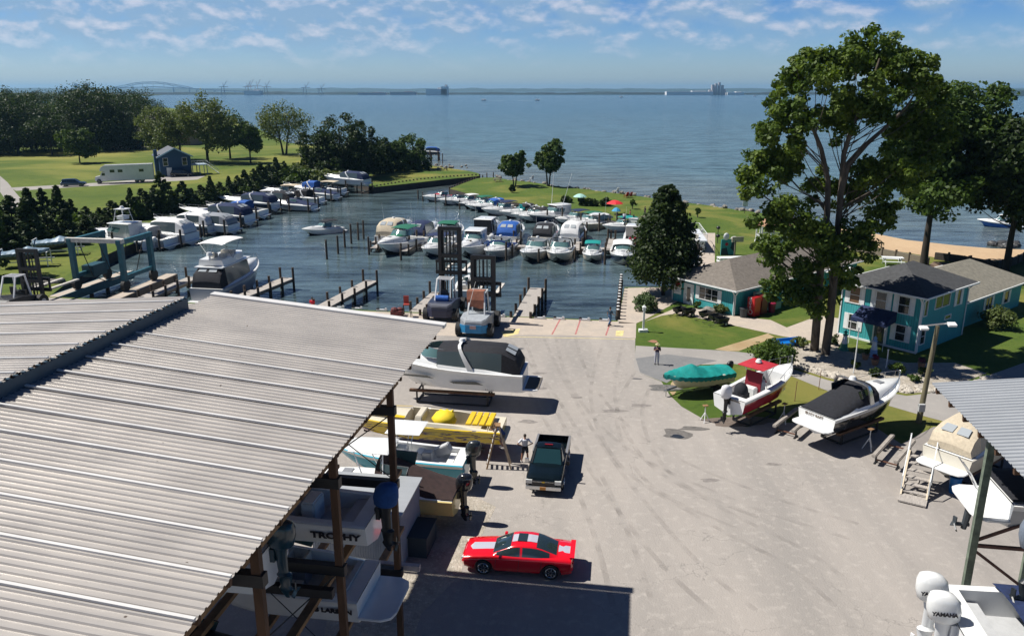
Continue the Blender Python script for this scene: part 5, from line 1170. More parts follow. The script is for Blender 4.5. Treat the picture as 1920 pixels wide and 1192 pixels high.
m.bar((w+4,.8,3.4),(w+6.8,.8,.9),.1); m.bar((w+4,2.2,3.4),(w+6.8,2.2,.9),.1); m.build('deck_stairs',wpaint,hs)
# far houses
def far_house(label,c,yaw,w,dp,h,rg,wm_,rm):
    r=thing('far_house',label,'house',c,yaw); walls(r,0,w,0,dp,0,h,wm_); hip(r,0,w,0,dp,h,rg,.8,rm,ftrim=False)
    for i in range(3): win(r,(w*(.2+.3*i),0,h*.55),XA,w*.09,h*.35,-YA,shut=False)
    return r
tanw=mat('tan_brick',(.34,.22,.14),.8,var=.15); gw=mat('grey_boards',(.35,.34,.33),.8,var=.1)
far_house('long tan bungalow with brown roof half hidden by trees on the far field',G(200,272),R(-4),34,12,4.5,4.0,tanw,shg)
far_house('small white house with pale roof left of the long bungalow',G(163,268),R(-4),9,8,3.5,2.5,wpaint,sht)
far_house('grey house behind the bungalow roof',G(228,262),R(-4),20,10,7.5,4.0,gw,shg)
# ---- houseboat
hbx=thing('houseboat','white houseboat with roof deck railing moored at the waterside walk','houseboat',G(1297,494,WZ),R(90-6))
m=MB(); m.box((4.8,0,.2),(10.5,3.9,.9)); m.build('hull',white,hbx,bevel=.1)
m=MB(); m.box((5.3,0,1.75),(8.2,3.5,2.2)); m.build('cabin',white,hbx,bevel=.06)
m=MB(); m.box((5.2,0,2.95),(9.6,3.9,.14)); m.build('roof_deck',white,hbx)
win(hbx,(1.2,.8,1.85),YA,1.0,1.1,-XA,shut=False); win(hbx,(1.2,-.7,1.7),YA,.9,1.6,-XA,shut=False)
for s_ in (1,-1):
    for x_ in (3,5.5,8): win(hbx,(x_,s_*1.75,1.9),XA,1.3,.8,YA*s_,shut=False)
m=MB(); 
for s_ in (1,-1):
    m.tube([(.6,s_*1.9,3.9),(9.8,s_*1.9,3.9)],.035,5)
    for i in range(8): m.tube([(.6+1.3*i,s_*1.9,3.0),(.6+1.3*i,s_*1.9,3.9)],.025,4)
m.tube([(.6,-1.9,3.9),(.6,1.9,3.9)],.035,5); m.tube([(9.8,-1.9,3.9),(9.8,1.9,3.9)],.035,5); m.build('railing',whitem,hbx)
m=MB(); m.box((2.6,-.5,3.25),(1.0,.9,.5)); m.build('roof_locker',offw,hbx)
for lb,u,v,kw in (('white speedboat with blue bimini moored below the houseboat',1287,512,dict(canvas='bimini',ccol=bluec)),('small white boat with turquoise hull beside the waterside walk',1283,531,dict(stripe=HT,top=white,canvas='cover',ccol=tealc))):
    boat('motorboat',lb,'boat',G(u,v,WZ),R(84),ref='mid',L=6.5,B=2.4,plat=.4,rail=False,**kw)
# ---- gazebo
gz=thing('gazebo','open white gazebo with orange shingle roof on the lawn','gazebo',G(1447,455),0)
m=MB(); 
rg_=[[(r_*math.cos(R(22.5+45*i)),r_*math.sin(R(22.5+45*i)),z_) for i in range(8)] for r_,z_ in ((2.7,2.6),(1.2,3.5),(.5,3.75),(.5,4.0),(.05,4.3))]
m.loft(rg_,cap0=True,cap1=True); m.build('roof',mat('orange_shingle',(.34,.20,.12),.9,var=.15,scale=3),gz)
m=MB(); m.loft([[(2.4*math.cos(R(22.5+45*i)),2.4*math.sin(R(22.5+45*i)),z_) for i in range(8)] for z_ in (0,.3)],cap1=True); m.build('floor',wpaint,gz)
for i in range(8):
    m=MB(); a=R(22.5+45*i); m.box((2.2*math.cos(a),2.2*math.sin(a),1.45),(.16,.16,2.4)); m.build('post',wpaint,gz)
m=MB()
for i in range(7):
    a,b_=R(22.5+45*i),R(67.5+45*i); m.bar((2.2*math.cos(a),2.2*math.sin(a),1.1),(2.2*math.cos(b_),2.2*math.sin(b_),1.1),.06,.08)
    for k in range(1,7): q=k/7; m.box((2.2*(math.cos(a)*(1-q)+math.cos(b_)*q),2.2*(math.sin(a)*(1-q)+math.sin(b_)*q),.7),(.04,.04,.8))
m.build('railing',wpaint,gz)
# ================= trees
rng=np.random.default_rng(11)
def leaf_mat(name,c1,c2,c3,tr=.35):
    m=bpy.data.materials.new(name); MATS[name]=m; m.use_nodes=True; t=m.node_tree; b=t.nodes['Principled BSDF']; out=t.nodes['Material Output']
    g=t.nodes.new('ShaderNodeNewGeometry'); n=t.nodes.new('ShaderNodeTexNoise'); n.inputs['Scale'].default_value=.45; n.inputs['Detail'].default_value=3; t.links.new(g.outputs['Position'],n.inputs[0])
    a=t.nodes.new('ShaderNodeMath'); a.operation='MULTIPLY_ADD'; t.links.new(g.outputs['Random Per Island'],a.inputs[0]); a.inputs[1].default_value=.55
    r=t.nodes.new('ShaderNodeMapRange'); r.inputs[1].default_value=.38; r.inputs[2].default_value=.62; r.inputs[3].default_value=0; r.inputs[4].default_value=.45; t.links.new(n.outputs[0],r.inputs[0]); t.links.new(r.outputs[0],a.inputs[2])
    cr=t.nodes.new('ShaderNodeValToRGB'); e=cr.color_ramp.elements; e[0].position=0; e[0].color=(*c1,1); e[1].position=1; e[1].color=(*c3,1); q=e.new(.5); q.color=(*c2,1); t.links.new(a.outputs[0],cr.inputs[0])
    b.inputs['Roughness'].default_value=.55; b.inputs['Specular IOR Level'].default_value=.3; t.links.new(cr.outputs[0],b.inputs['Base Color'])
    tl=t.nodes.new('ShaderNodeBsdfTranslucent'); mc_=t.nodes.new('ShaderNodeMix'); mc_.data_type='RGBA'; mc_.blend_type='MULTIPLY'; mc_.inputs[0].default_value=1; t.links.new(cr.outputs[0],mc_.inputs[6]); mc_.inputs[7].default_value=(1.0,1.0,.35,1); t.links.new(mc_.outputs[2],tl.inputs[0])
    ms=t.nodes.new('ShaderNodeMixShader'); ms.inputs[0].default_value=tr; t.links.new(b.outputs[0],ms.inputs[1]); t.links.new(tl.outputs[0],ms.inputs[2]); t.links.new(ms.outputs[0],out.inputs[0]); return m
LD=leaf_mat('dark_leaves',(.016,.034,.007),(.028,.052,.010),(.05,.08,.014))
LM=leaf_mat('mid_leaves',(.030,.060,.010),(.055,.100,.016),(.10,.15,.022))
LL=leaf_mat('light_leaves',(.070,.100,.028),(.115,.150,.045),(.17,.20,.065))
LH=leaf_mat('cottonwood_leaves',(.038,.078,.012),(.082,.135,.020),(.165,.225,.035),.4)
LJ=leaf_mat('juniper_needles',(.022,.044,.012),(.040,.070,.016),(.070,.105,.022),.15)
bark=mat('bark',(.085,.070,.055),.95,var=.35,scale=3,stretch=(1,1,.25),bump=.4)
barkd=mat('dark_bark',(.035,.028,.022),.95,var=.3,scale=3,stretch=(1,1,.25),bump=.4)
def leaf_mesh(name,C,spread,n,size,mt,flat=.75,elong=1.5):
    """C: (k,3) clump centres, spread (k,) radii, n leaves in each"""
    C=np.asarray(C); k=len(C); N_=k*n
    d=rng.normal(size=(k,n,3)); d/=np.linalg.norm(d,axis=2,keepdims=True)+1e-9
    rad=np.cbrt(rng.random((k,n,1))) 
    P=(C[:,None,:]+d*rad*np.asarray(spread)[:,None,None]*np.array([1,1,flat])).reshape(N_,3)
    nrm=d.reshape(N_,3)*.7+rng.normal(size=(N_,3))*.6+np.array([0,0,.45]); nrm/=np.linalg.norm(nrm,axis=1,keepdims=True)
    t=rng.normal(size=(N_,3)); u=np.cross(nrm,t); u/=np.linalg.norm(u,axis=1,keepdims=True); w=np.cross(nrm,u)
    s=size*(.6+.8*rng.random((N_,1)))
    a=P-u*s*elong*.5; b=P+w*s*.5+u*s*.08; c=P+u*s*elong*.5; e=P-w*s*.5+u*s*.08
    V=np.stack([a,b,c,e],1).reshape(-1,3).astype(np.float32)
    me=bpy.data.meshes.new(name); me.vertices.add(len(V)); me.vertices.foreach_set('co',V.ravel())
    me.loops.add(N_*4); me.loops.foreach_set('vertex_index',np.arange(N_*4,dtype=np.int32)); me.polygons.add(N_)
    me.polygons.foreach_set('loop_start',np.arange(0,N_*4,4,dtype=np.int32)); me.polygons.foreach_set('loop_total',np.full(N_,4,dtype=np.int32))
    me.materials.append(mt); me.update(calc_edges=True); return me
def ell_clumps(ells,k,shell=.55,lump=1.0):
    """clump centres in a set of ellipsoids (cx,cy,cz,rx,ry,rz), denser outside"""
    vol=np.array([e[3]*e[4]*e[5] for e in ells])**.8; pr=vol/vol.sum(); out=[]
    for _ in range(k):
        e=ells[rng.choice(len(ells),p=pr)]; d=rng.normal(size=3); d/=np.linalg.norm(d); r=shell+(1-shell)*rng.random()
        out.append((e[0]+d[0]*e[3]*r,e[1]+d[1]*e[4]*r,e[2]+d[2]*e[5]*r))
    return np.array(out)
def limbs(mb,C,trunk_pts,r0,frac=.4,nmax=60,zmin=.25,rl=.03):
    H=trunk_pts[-1][2]; idx=rng.permutation(len(C))[:nmax]
    T_=[Vector(p) for p in trunk_pts]
    for i in idx:
        c=Vector(C[i]); z=max(zmin*H,min(H*.97,c.z*.62 if H<14 else c.z*.86-1.5))
        best=min(range(len(T_)-1),key=lambda j:abs((T_[j].z+T_[j+1].z)/2-z)); a=T_[best]; b=T_[best+1]; q=(z-a.z)/max(.01,b.z-a.z); q=max(0,min(1,q)); s=a.lerp(b,q)
        mid=s.lerp(c,.5)+Vector((0,0,-.06*(c-s).length)); rr=min(r0*.24,.10)*(1-.6*z/H)
        mb.tube([s,mid,c],[rr,rr*.6,rl],5,cap=False)
def make_tree(name,label,cat,pos,ells,k,n,size,spread,mt,trunks,r0,bk=bark,nl=40,group=None,flat=.75,shell=.5,zmin=.25,rz=0):
    r=thing(name,label,cat,pos,rz,group)
    C=ell_clumps(ells,k,shell); sp=spread*(.65+.7*rng.random(k))
    me=leaf_mesh('crown',C,sp,n,size,mt,flat); o=bpy.data.objects.new('crown',me); COL.objects.link(o); o.parent=r
    m=MB()
    for tp in trunks:
        k_=len(tp); m.tube(tp,[r0*(1-.75*i/(k_-1)) for i in range(k_)],9,cap=False)
    for j,tp in enumerate(trunks): 
        CC=[c for c in C if min(range(len(trunks)),key=lambda q:(c[0]-trunks[q][-1][0])**2+(c[1]-trunks[q][-1][1])**2)==j]
        if len(CC): limbs(m,CC,tp,r0,nmax=nl//len(trunks),zmin=zmin)
    m.build('trunk',bk,r,smooth=60); return r
def px_r(u,v,px,Y=None):   # metres for a pixel width at ground point
    p=G(u,v); dep=p.y*math.cos(TH)+(CH)*math.sin(TH); return px*dep/FPX
def topz(u,v,vt):
    p=G(u,v); return CH-p.y*math.tan(TH+math.atan((vt-596)/FPX))
# ---- big cottonwood pair in front of the turquoise house
hp=G(1547,664)
def loc(u,v,dy=0):     # crown point seen at u,v at the depth of the trunk + dy
    p=AT(u,v,hp.y+dy); return (p.x-hp.x,p.y-hp.y,p.z)
EL=[]
for u,v,rx,rv,dy in ((1655,110,85,50,1),(1560,130,75,50,-2),(1490,150,40,50,1),(1720,150,50,50,-1),(1745,190,30,45,2),(1480,220,60,60,-2),(1570,220,60,50,2),(1640,200,60,50,-1),(1700,230,50,55,2),(1455,300,55,50,1),(1415,300,35,45,0),(1405,350,28,40,-1),(1470,390,50,55,-2),(1530,350,40,45,3),(1510,440,50,45,-2),(1560,470,50,45,-2),(1610,440,50,55,-1),(1600,360,35,45,2),(1640,330,40,45,0),(1680,330,55,55,-2),(1720,290,45,50,1),(1760,250,35,45,2),(1765,190,15,40,1),(1480,300,45,40,3),(1660,400,40,45,2),(1515,555,34,50,-1),(1500,510,30,35,-1),(1530,590,22,25,0),(1450,470,40,45,1),(1425,420,32,40,-1),(1560,545,34,40,1),(1465,535,36,38,-1),(1440,255,30,35,0),(1600,520,35,40,2)):
    x,y,z=loc(u,v,dy); k=66/FPX; EL.append((x,y,z,rx*k*.95,rx*k*.95,rv*k*.95))
def T3(pts,dy=0): return [loc(u,v,dy) for u,v in pts]
t1=[(0,0,-.1)]+T3([(1556,600),(1564,520),(1570,440),(1577,360),(1582,290),(1600,230),(1630,170),(1650,110)])
t2=[(0,0,-.1)]
p2_=G(1527,656)
t2=[(p2_.x-hp.x,p2_.y-hp.y,-.1)]+T3([(1533,580),(1540,480),(1551,400),(1553,340),(1540,280),(1520,230),(1500,180)])
t3=[t1[4]]+T3([(1590,310),(1625,270),(1665,235),(1700,200),(1720,170)])
hero=make_tree('cottonwood_tree','tall twin trunk cottonwood tree standing in front of the turquoise house','tree',hp,EL,640,105,.22,.66,LH,[t1,t2],.36,bark,90,zmin=.22,shell=.1)
m=MB(); m.tube(t3,[.26,.22,.18,.13,.09,.05],7,cap=False); m.build('limb',bark,hero,smooth=60)
# two trees behind
def crown_tree(name,label,u,v,vt,wpx,mt,k=130,n=70,size=None,bk=bark,group=None,low=.3,trunks=1,sp=None,seedoff=0,lean=0):
    p=G(u,v); H=topz(u,v,vt); W=px_r(u,v,wpx)/2; 
    ells=[(lean,0,H*.64,W*.80,W*.8,H*.33)]
    for i in range(9):
        a=rng.random()*2*PI; q=W*(.35+.25*rng.random()); z_=H*(low+.14+.40*rng.random()); ells.append((q*math.cos(a)+lean*.5,q*math.sin(a),z_,W*.45,W*.45,H*.17))
    size=size or .26; tr=[]
    for j in range(trunks):
        dx=(j-(trunks-1)/2)*W*.35; tr.append([(dx*.25,0,-.2),(dx*.5,.1,H*.2),(dx*.9+lean*.3,0,H*.45),(dx*1.3+lean*.6,.2,H*.75)])
    return make_tree(name,label,'tree',p,ells,k,n,size,(sp or W*.20),mt,tr,max(.12,H*.022),bk,50,group,zmin=.3)
crown_tree('shade_tree','leafy tree behind the turquoise house with trunk by the beach wall',1730,505,150,230,LM,k=380,n=95,size=.34,bk=barkd,low=.30,sp=1.3)
crown_tree('shade_tree','broad dark tree at the right edge beside the beach',1885,512,185,270,LD,k=340,n=95,size=.36,bk=barkd,low=.35,sp=1.4)
crown_tree('shade_tree','dark tree beyond the right edge of the beach',1990,520,230,230,LD,k=160,n=80,size=.42,bk=barkd,low=.25)
# conical tree by the footpath
def cone_tree(name,label,u,v,vt,wpx,mt,k,n,size,bk=barkd,group=None,pw=.8,base=.08,spk=.16,cat='tree',tip=True):
    p=G(u,v); H=topz(u,v,vt); W=px_r(u,v,wpx)/2; C=[];S_=[]
    for i in range(k):
        z=base+(1-base)*rng.random()**1.15; w=W*((1-z)**pw)*(.75+.35*rng.random()); 
        if z<.25: w*=.55+1.8*z
        a=rng.random()*2*PI; r_=w*(.55+.45*rng.random()); C.append((r_*math.cos(a),r_*math.sin(a),z*H)); S_.append(max(W*spk*.5,w*spk*2.2))
    r=thing(name,label,cat,p,0,group); me=leaf_mesh('crown',C,S_,n,size,mt,.7); o=bpy.data.objects.new('crown',me); COL.objects.link(o); o.parent=r
    m=MB(); m.tube([(0,0,-.2),(0.05,0,H*.5),(0,0,H*.95)],[max(.08,H*.022),H*.012,.02],7); limbs(m,np.array(C),[(0,0,0),(0,0,H*.9)],max(.1,H*.02),nmax=20,zmin=.08); m.build('trunk',bk,r,smooth=60); return r
cone_tree('broad_conical_tree','broad dark green conical tree beside the footpath and basin',1243,553,350,140,LD,230,110,.22,pw=.5,base=.18,spk=.21)
# trees on the point
crown_tree('round_tree','smaller of the two trees at the tip of the grass point',965,349,284,66,LM,k=70,n=60,size=.42,trunks=2,low=.35)
crown_tree('round_tree','taller right hand tree of the pair on the grass point',1028,349,265,66,LM,k=80,n=60,size=.42,trunks=2,low=.35)
# west side: templates copied
gwt='mixed trees around the west field'
def far_tree(label,u,v,vt,wpx,mt,k=130,n=58,low=.25,bk=barkd,size=None,tr=1,grp='trees around the west field'):
    p=G(u,v); s=px_r(u,v,1); return crown_tree('field_tree',label,u,v,vt,wpx*(1.25 if v>285 else 1.1),mt,k=k,n=n,size=size or max(.38,1.75*s),bk=bk,low=low,trunks=tr,group=grp)
far_tree('rounded dark tree alone on the field left of the bungalow',98,291,213,82,LD,low=.2)
far_tree('small mid green tree just right of the lone dark field tree',150,306,238,56,LM,low=.2)
far_tree('pale green tree beside the bungalow, left end of the grove',300,300,196,78,LL,low=.15)
far_tree('pale green tree directly behind the blue house',340,304,186,84,LL,low=.2)
far_tree('tallest pale green tree in the middle of the grove',390,306,172,100,LL,k=180,low=.22)
far_tree('darker tree at the right end of the pale grove',432,298,205,70,LM,low=.2)
far_tree('slim dark tree standing apart in the grove shade',470,306,225,44,LM,low=.3)
far_tree('wide airy pale tree between the grove and the dark thicket',534,290,190,98,LL,k=160,n=40,low=.2,tr=2)
far_tree('dark tree at the left of the waterside thicket',592,334,240,70,LD,low=-.05)
far_tree('tallest dark tree of the waterside thicket',640,336,206,88,LD,k=180,low=-.05)
far_tree('dark tree right of the tallest one in the thicket',684,332,226,72,LD,low=-.05)
far_tree('low dark tree in the dip of the thicket',718,326,258,58,LD,low=-.05)
far_tree('bushy mid green tree near the point end of the thicket',742,322,264,48,LM,low=-.05)
far_tree('outermost mid green tree on the western point',770,318,250,62,LM,low=-.05)
far_tree('small light bush tree in front of the thicket',627,332,279,36,LM,low=-.05)
# dense wood at the far left: a few templates, many copies
tm_=[]
for i,(u,v,vt,w,mt) in enumerate(((215,272,168,96,LD),(20,285,190,110,LD),(130,275,190,90,LM))):
    tm_.append(far_tree(('broad dark crown at the right end of the western wood','dark crown at the left picture edge in front of the wood','mid green crown in the middle of the western wood front')[i],u,v,vt,w,mt,k=180,n=46,low=-.02,grp='trees of the western wood'))
for j,(u,v,s_) in enumerate(((170,283,1.15),(205,281,1.1),(240,279,1.0),(122,281,.95),(35,289,1.1),(-12,291,1.15),(70,284,.9),(150,279,1.1),(188,279,1.2))):
    c=copy_tree(tm_[j%2],loc=G(u,v),rz=j*1.3,sc=s_); c['label']='one of the close set dark trees along the western wood front'
crown_tree('near_tree','leafy tree at the very left edge behind the boat hoist yard',-22,520,338,120,LM,k=150,n=80,size=.26,low=.0)
random.seed(5); cnt=0
descr=['second row','third row','back row']
spots=[(-60,290),(60,283),(95,268),(170,276),(255,262),(-20,270),(40,262),(75,255),(140,258),(190,256),(225,252),(-80,262),(0,252),(110,247),(160,245),(245,247),(270,250),(30,243),(-50,243),(80,238),(200,240),(225,233),(130,232),(20,232),(175,230),(290,236),(-30,228),(60,226)]
for i,(u,v) in enumerate(spots):
    src=random.choice(tm_); p=G(u,v); base=src.location
    c=copy_tree(src,loc=p,rz=random.uniform(0,6),sc=random.uniform(.85,1.12))
    c['label']='one of the crowded trees in the rows behind the western wood front'
# ---- junipers and bushes along the west bank
gj='junipers along the west bank'
jt=[cone_tree('juniper','pointed dark juniper right of the lane on the bank',250,412,352,44,LJ,110,26,.26,pw=.95,base=.02,spk=.13,group=gj),
    cone_tree('juniper','ragged dark juniper below the mown field',140,438,372,52,LJ,120,26,.26,pw=.8,base=.02,spk=.13,group=gj)]
hedge=[(62,440,1.25),(90,436,1.1),(118,440,1.2),(165,432,.9),(190,426,.85),(215,420,1.15),(235,416,.9),(272,408,1.1),(290,404,.8),(308,401,1.2),(326,398,.85),(345,395,1.15),(362,391,.8),(380,388,1.0),(398,384,.85),(415,380,.95),(432,376,.8),(448,372,.85),(462,369,1.0),(478,362,.95),(492,357,1.2),(506,352,1.0),(520,348,1.1),(535,345,.9),(60,470,1.3),(30,455,1.4),(0,470,1.5),(95,460,1.2),(130,458,1.1),(-30,480,1.6),(-60,465,1.6),(20,480,1.2),(165,450,1.0),(200,438,.9)]
for i,(u,v,s) in enumerate(hedge):
    c=copy_tree(jt[i%2],loc=G(u,v),rz=random.uniform(0,6),sc=(s*random.uniform(1.1,1.4),s*random.uniform(1.1,1.4),s*random.uniform(.6,1.2))); c['label']='one of the dark junipers in the bank hedge behind the moored boats'
def _x(): pass
def bush(name,label,p,rx,rz_,mt,k=14,n=60,size=.12,group=None,cat='bush',stem=True):
    r=thing(name,label,cat,p,0,group); C=ell_clumps([(0,0,rz_*.55,rx*.75,rx*.75,rz_*.45)],k,.4)
    me=leaf_mesh('foliage',C,np.full(k,rx*.38),n,size,mt,.85); o=bpy.data.objects.new('foliage',me); COL.objects.link(o); o.parent=r
    m=MB(); 
    for i in range(4): m.tube([(0,0,0),(C[i][0]*.5,C[i][1]*.5,rz_*.5)],.03,4)
    m.build('stems',barkd,r); return r
for i,(u,v,w,h) in enumerate(((75,455,3.0,3.6),(110,450,2.6,3.0),(150,445,2.6,3.0),(182,436,2.4,2.6),(255,412,2.4,2.6),(300,402,2.4,2.4),(352,393,2.4,2.4),(405,382,2.4,2.6),(455,371,2.6,2.6),(500,354,3.0,3.2),(525,348,3.2,3.4),(545,344,3.4,3.6),(470,366,2.6,2.6))):
    bush('hedge_bush','rounded bush growing between the bank junipers',G(u,v),w,h,LM if i%3 else LD,24,55,.34,'rounded bushes in the bank hedge')
for i,(u,v,w,h) in enumerate(((560,340,3,3.5),(582,344,3,3),(604,346,3.4,3.2),(545,350,2.6,2.4),(625,345,3,2.5),(655,338,3,2))):
    bush('reed_bush','grey green reedy bush at the thicket foot behind the corner lift' if i==5 else 'reedy bush number by the thicket foot'.replace('number ','') ,G(u,v),w,h,LM if i%2 else LL,22,50,.5,'reedy bushes by the thicket')
bush('shrub','large loose green shrub at the end of the rock bed',G(1448,690),1.9,1.9,LM,34,110,.16)
bush('shrub','spiky grey green shrub beside the waterside footpath',G(1213,582),1.4,1.5,leaf_mat('sage_leaves',(.06,.10,.04),(.10,.15,.06),(.16,.21,.09)),24,100,.16)
bush('shrub','small round shrub under the office window left side',G(1306,578),.45,.8,LM,10,80,.1)
bush('shrub','bright round shrub near the office corner',G(1352,588),.8,1.0,LL,16,100,.12)
bush('shrub','yellow green flowering shrub beside the house wing',G(1868,615),1.7,1.9,LL,26,90,.16)
bush('shrub','dark shrub left of the gazebo steps',G(1430,470),.9,1.3,LD,14,70,.16)
bush('shrub','small shrub at the left of the gazebo',G(1414,468),.7,1.0,LD,12,60,.16)
for i,(u,v,w,h) in enumerate(((1095,386,1.5,1.4),(1112,386,1.5,1.2),(1135,386,1.5,1.3),(1062,380,1.3,1.2),(962,362,.9,1.6))):
    bush('shrub',('round shrub on the point, leftmost of three near the boats','middle shrub of three near the moored boats','shrub left of the red umbrella','small shrub by the outrigger boat','young shrub below the two point trees')[i],G(u,v),w,h,LD,12,50,.3)
for i,(u,v) in enumerate(((1308,408),(1186,392))):
    crown_tree('sapling',('small young tree on the lawn above the houseboat','small young tree near the red umbrella')[i],u,v,v-20,16,LM,k=16,n=50,size=.25)
for i,(u,v,w,h) in enumerate(((1560,646,.6,.9),(1600,690,.5,.6),(1640,705,.6,.6),(1680,700,.7,.9),(1735,706,.6,.8),(1492,650,.5,1.0),(1506,655,.5,1.1),(1712,715,.6,.5))):
    bush('garden_plant',('dark plant in the rock bed near the cottonwood trunk','plant in the rock bed left of the lighthouse ornament','low plant in the middle of the rock bed','leafy plant below the house corner','reddish plant near the utility pole','tall grass clump at the left end of the rock bed','second grass clump beside the twin trunks','low plant at the road edge of the rock bed')[i],G(u,v),w,h,[LD,LM,LD,LM,LD,LL,LL,LM][i],8,50,.12,cat='plant')
# ================= quay, piers, pilings
wood=mat('weathered_wood',(.22,.18,.14),.9,var=.25,scale=3,stretch=(1,1,6))
deckw=mat('grey_deck_boards',(.36,.33,.30),.85,var=.18,scale=2.5,stretch=(1,7,1),bump=.2)
pile=mat('dark_piling',(.075,.055,.04),.9,var=.35,scale=3,stretch=(1,1,.3),bump=.3)
def piling(p,h,label,group,r=.15,cap=False):
    o=thing('piling',label,'piling',(p.x,p.y,WZ),random.uniform(0,1),group)
    m=MB(); l=random.uniform(-.04,.04); m.tube([(0,0,-1.6),(l*.5,0,h*.5),(l,l,h)],[r*1.1,r,r*.92],9); m.build('post',pile,o,smooth=50)
    if cap: m=MB(); m.tube([(l,l,h),(l,l,h+.06)],[r*1.05,r*.5],9); m.build('cap',white,o)
    return o
def pier(label,pa,pb,w,z=-.15,posts=5,name='pier',cat='pier',ph=.75):
    d=(pb-pa); L_=d.length; yaw=math.atan2(d.y,d.x); r=thing(name,label,cat,(pa.x,pa.y,0),yaw)
    m=MB(); m.box((L_/2,0,z),(L_,w,.10)); m.build('deck',deckw,r)
    m=MB(); 
    for s_ in (1,-1): m.box((L_/2,s_*(w/2-.08),z-.2),(L_,.12,.28))
    m.build('stringer',wood,r)
    for i in range(posts):
        for s_ in (1,-1):
            q=(i+.5*(s_>0)*.0+.15)/(posts-.7); x_=L_*min(q,.985); m=MB(); hh=z+ph+random.uniform(-.1,.15)+(.5 if i==posts-1 else 0); m.tube([(x_,s_*(w/2+.1),-3),(x_,s_*(w/2+.1),hh)],.14,8); m.build('post',pile,r,smooth=50)
    return r
pier('finger pier to the left of the big flybridge yacht',G(270,556),G(365,517),1.5)
pier('finger pier just right of the big flybridge yacht',G(443,557),G(541,519),1.5)
pier('finger pier in the middle of the quay beside the red shirted people',G(599,576),G(697,524),1.5)
pier('finger pier to the left of the tall forklift',G(770,592),G(822,546),1.5)
pier('finger pier to the right of the forklifts',G(975,598),G(1008,538),1.7)
r0_=G(960,470,WZ); 
for u,v,lb in ((757,480,'slip pier between the two leftmost front row boats'),(952,480,'slip pier right of the blue covered boat'),(1080,478,'slip pier between the bimini bowrider and the black arch boat'),(1142,478,'slip pier beside the navy striped boat'),(700,474,'short slip pier at the left end of the front row')):
    a=G(u,v,WZ); pier(lb,a,a+E2*9.5,.9,z=-.75,posts=3,ph=.9)
a=G(700,462,WZ); pier('main walkway pier between the two rows of cruisers',a,a+E1*43,1.4,z=-.7,posts=10,ph=.9)
gpi='mooring pilings in the basin'
for i,(u,v,h) in enumerate(((613,486,2.7),(634,476,2.6),(647,464,2.6),(659,457,3.0),(672,450,2.7),(682,448,2.9))):
    piling(G(u,v,WZ),h,'piling in the line of bare posts crossing the open basin','bare piling line in the open basin')
for i,(u,v,h) in enumerate(((692,478,2.6),(752,488,1.9),(883,482,2.4),(949,489,2.6),(1010,494,2.0),(1078,490,1.7),(1134,496,2.4),(1197,498,2.2),(1098,460,2.2),(1145,456,2.0))):
    piling(G(u,v,WZ),h,'dark piling standing between the front row cruisers','pilings among the front row cruisers')
for i,(u,v,h) in enumerate(((784,373,1.9),(793,378,2.0),(817,382,2.0),(836,386,2.1),(862,392,1.8),(933,403,2.2),(962,406,1.8),(988,412,2.0),(1026,420,2.6),(1054,422,3.0),(1089,428,2.6),(1123,434,3.0),(1156,429,2.8),(1187,432,2.6),(1100,437,1.8),(1210,430,2.4),(1230,432,2.4))):
    piling(G(u,v,WZ),h,'piling at a bow of the boats along the grass point','pilings along the grass point row')
for i,(u,v,h) in enumerate(((830,307,3.2),(838,330,2.2),(905,340,1.6),(913,335,1.5),(925,334,1.5))):
    piling(G(u,v,WZ),h,'lone channel piling near the western point','channel pilings at the basin mouth')
# bulkhead piles of the western point
for i in range(30):
    q=i/29; u=700+199*q; v=352-22*q-4*math.sin(PI*q); piling(G(u,v,-.2),1.7,'short bulkhead pile along the western point','bulkhead piles of the western point',r=.22)
for i in range(12):
    q=i/11; u=843+50*q; v=354-20*q; piling(G(u,v,-.2),1.6,'short bulkhead pile along the tip of the grass point','bulkhead piles of the grass point',r=.2)
# quay bumpers: small white and black blocks
for i,(u,v) in enumerate(((636,578),(670,580),(716,583),(937,594),(1012,598),(1048,599),(1096,601),(1134,602))):
    p=G(u,v); r=thing('quay_bumper','white block bumper on the quay edge','bumper',p,ROT,'white bumpers along the quay edge')
    m=MB(); m.box((0,0,.10),(1.1,.22,.16)); m.build('rail',white,r)
    for s_ in (-.4,.4): m=MB(); m.cyl((s_,-.02,.18),.15,.16,'Y',10); m.build('rubber_wheel',blackm if s_<0 else white,r)
# row of white capped posts with rubber on the right quay corner
for i in range(13):
    q=i/12; p=G(1160,598).lerp(G(1166,530),q); o=piling(Vector((p.x-.1,p.y,0)),2.35,'white capped quay post wrapped in black rubber','white capped posts on the right of the slip',r=.16,cap=True)
    m=MB(); m.cyl((0,0,1.55),.24,.35,n=10); m.cyl((0,0,1.1),.24,.2,n=10); m.build('rubber_sleeve',rubber,o)
for i in range(8):
    q=i/7; p=G(1317,440).lerp(G(1313,504),q); o=piling(Vector((p.x-.1,p.y,0)),2.2,'white capped post beside the waterside walk','posts beside the waterside walk',r=.16,cap=True)
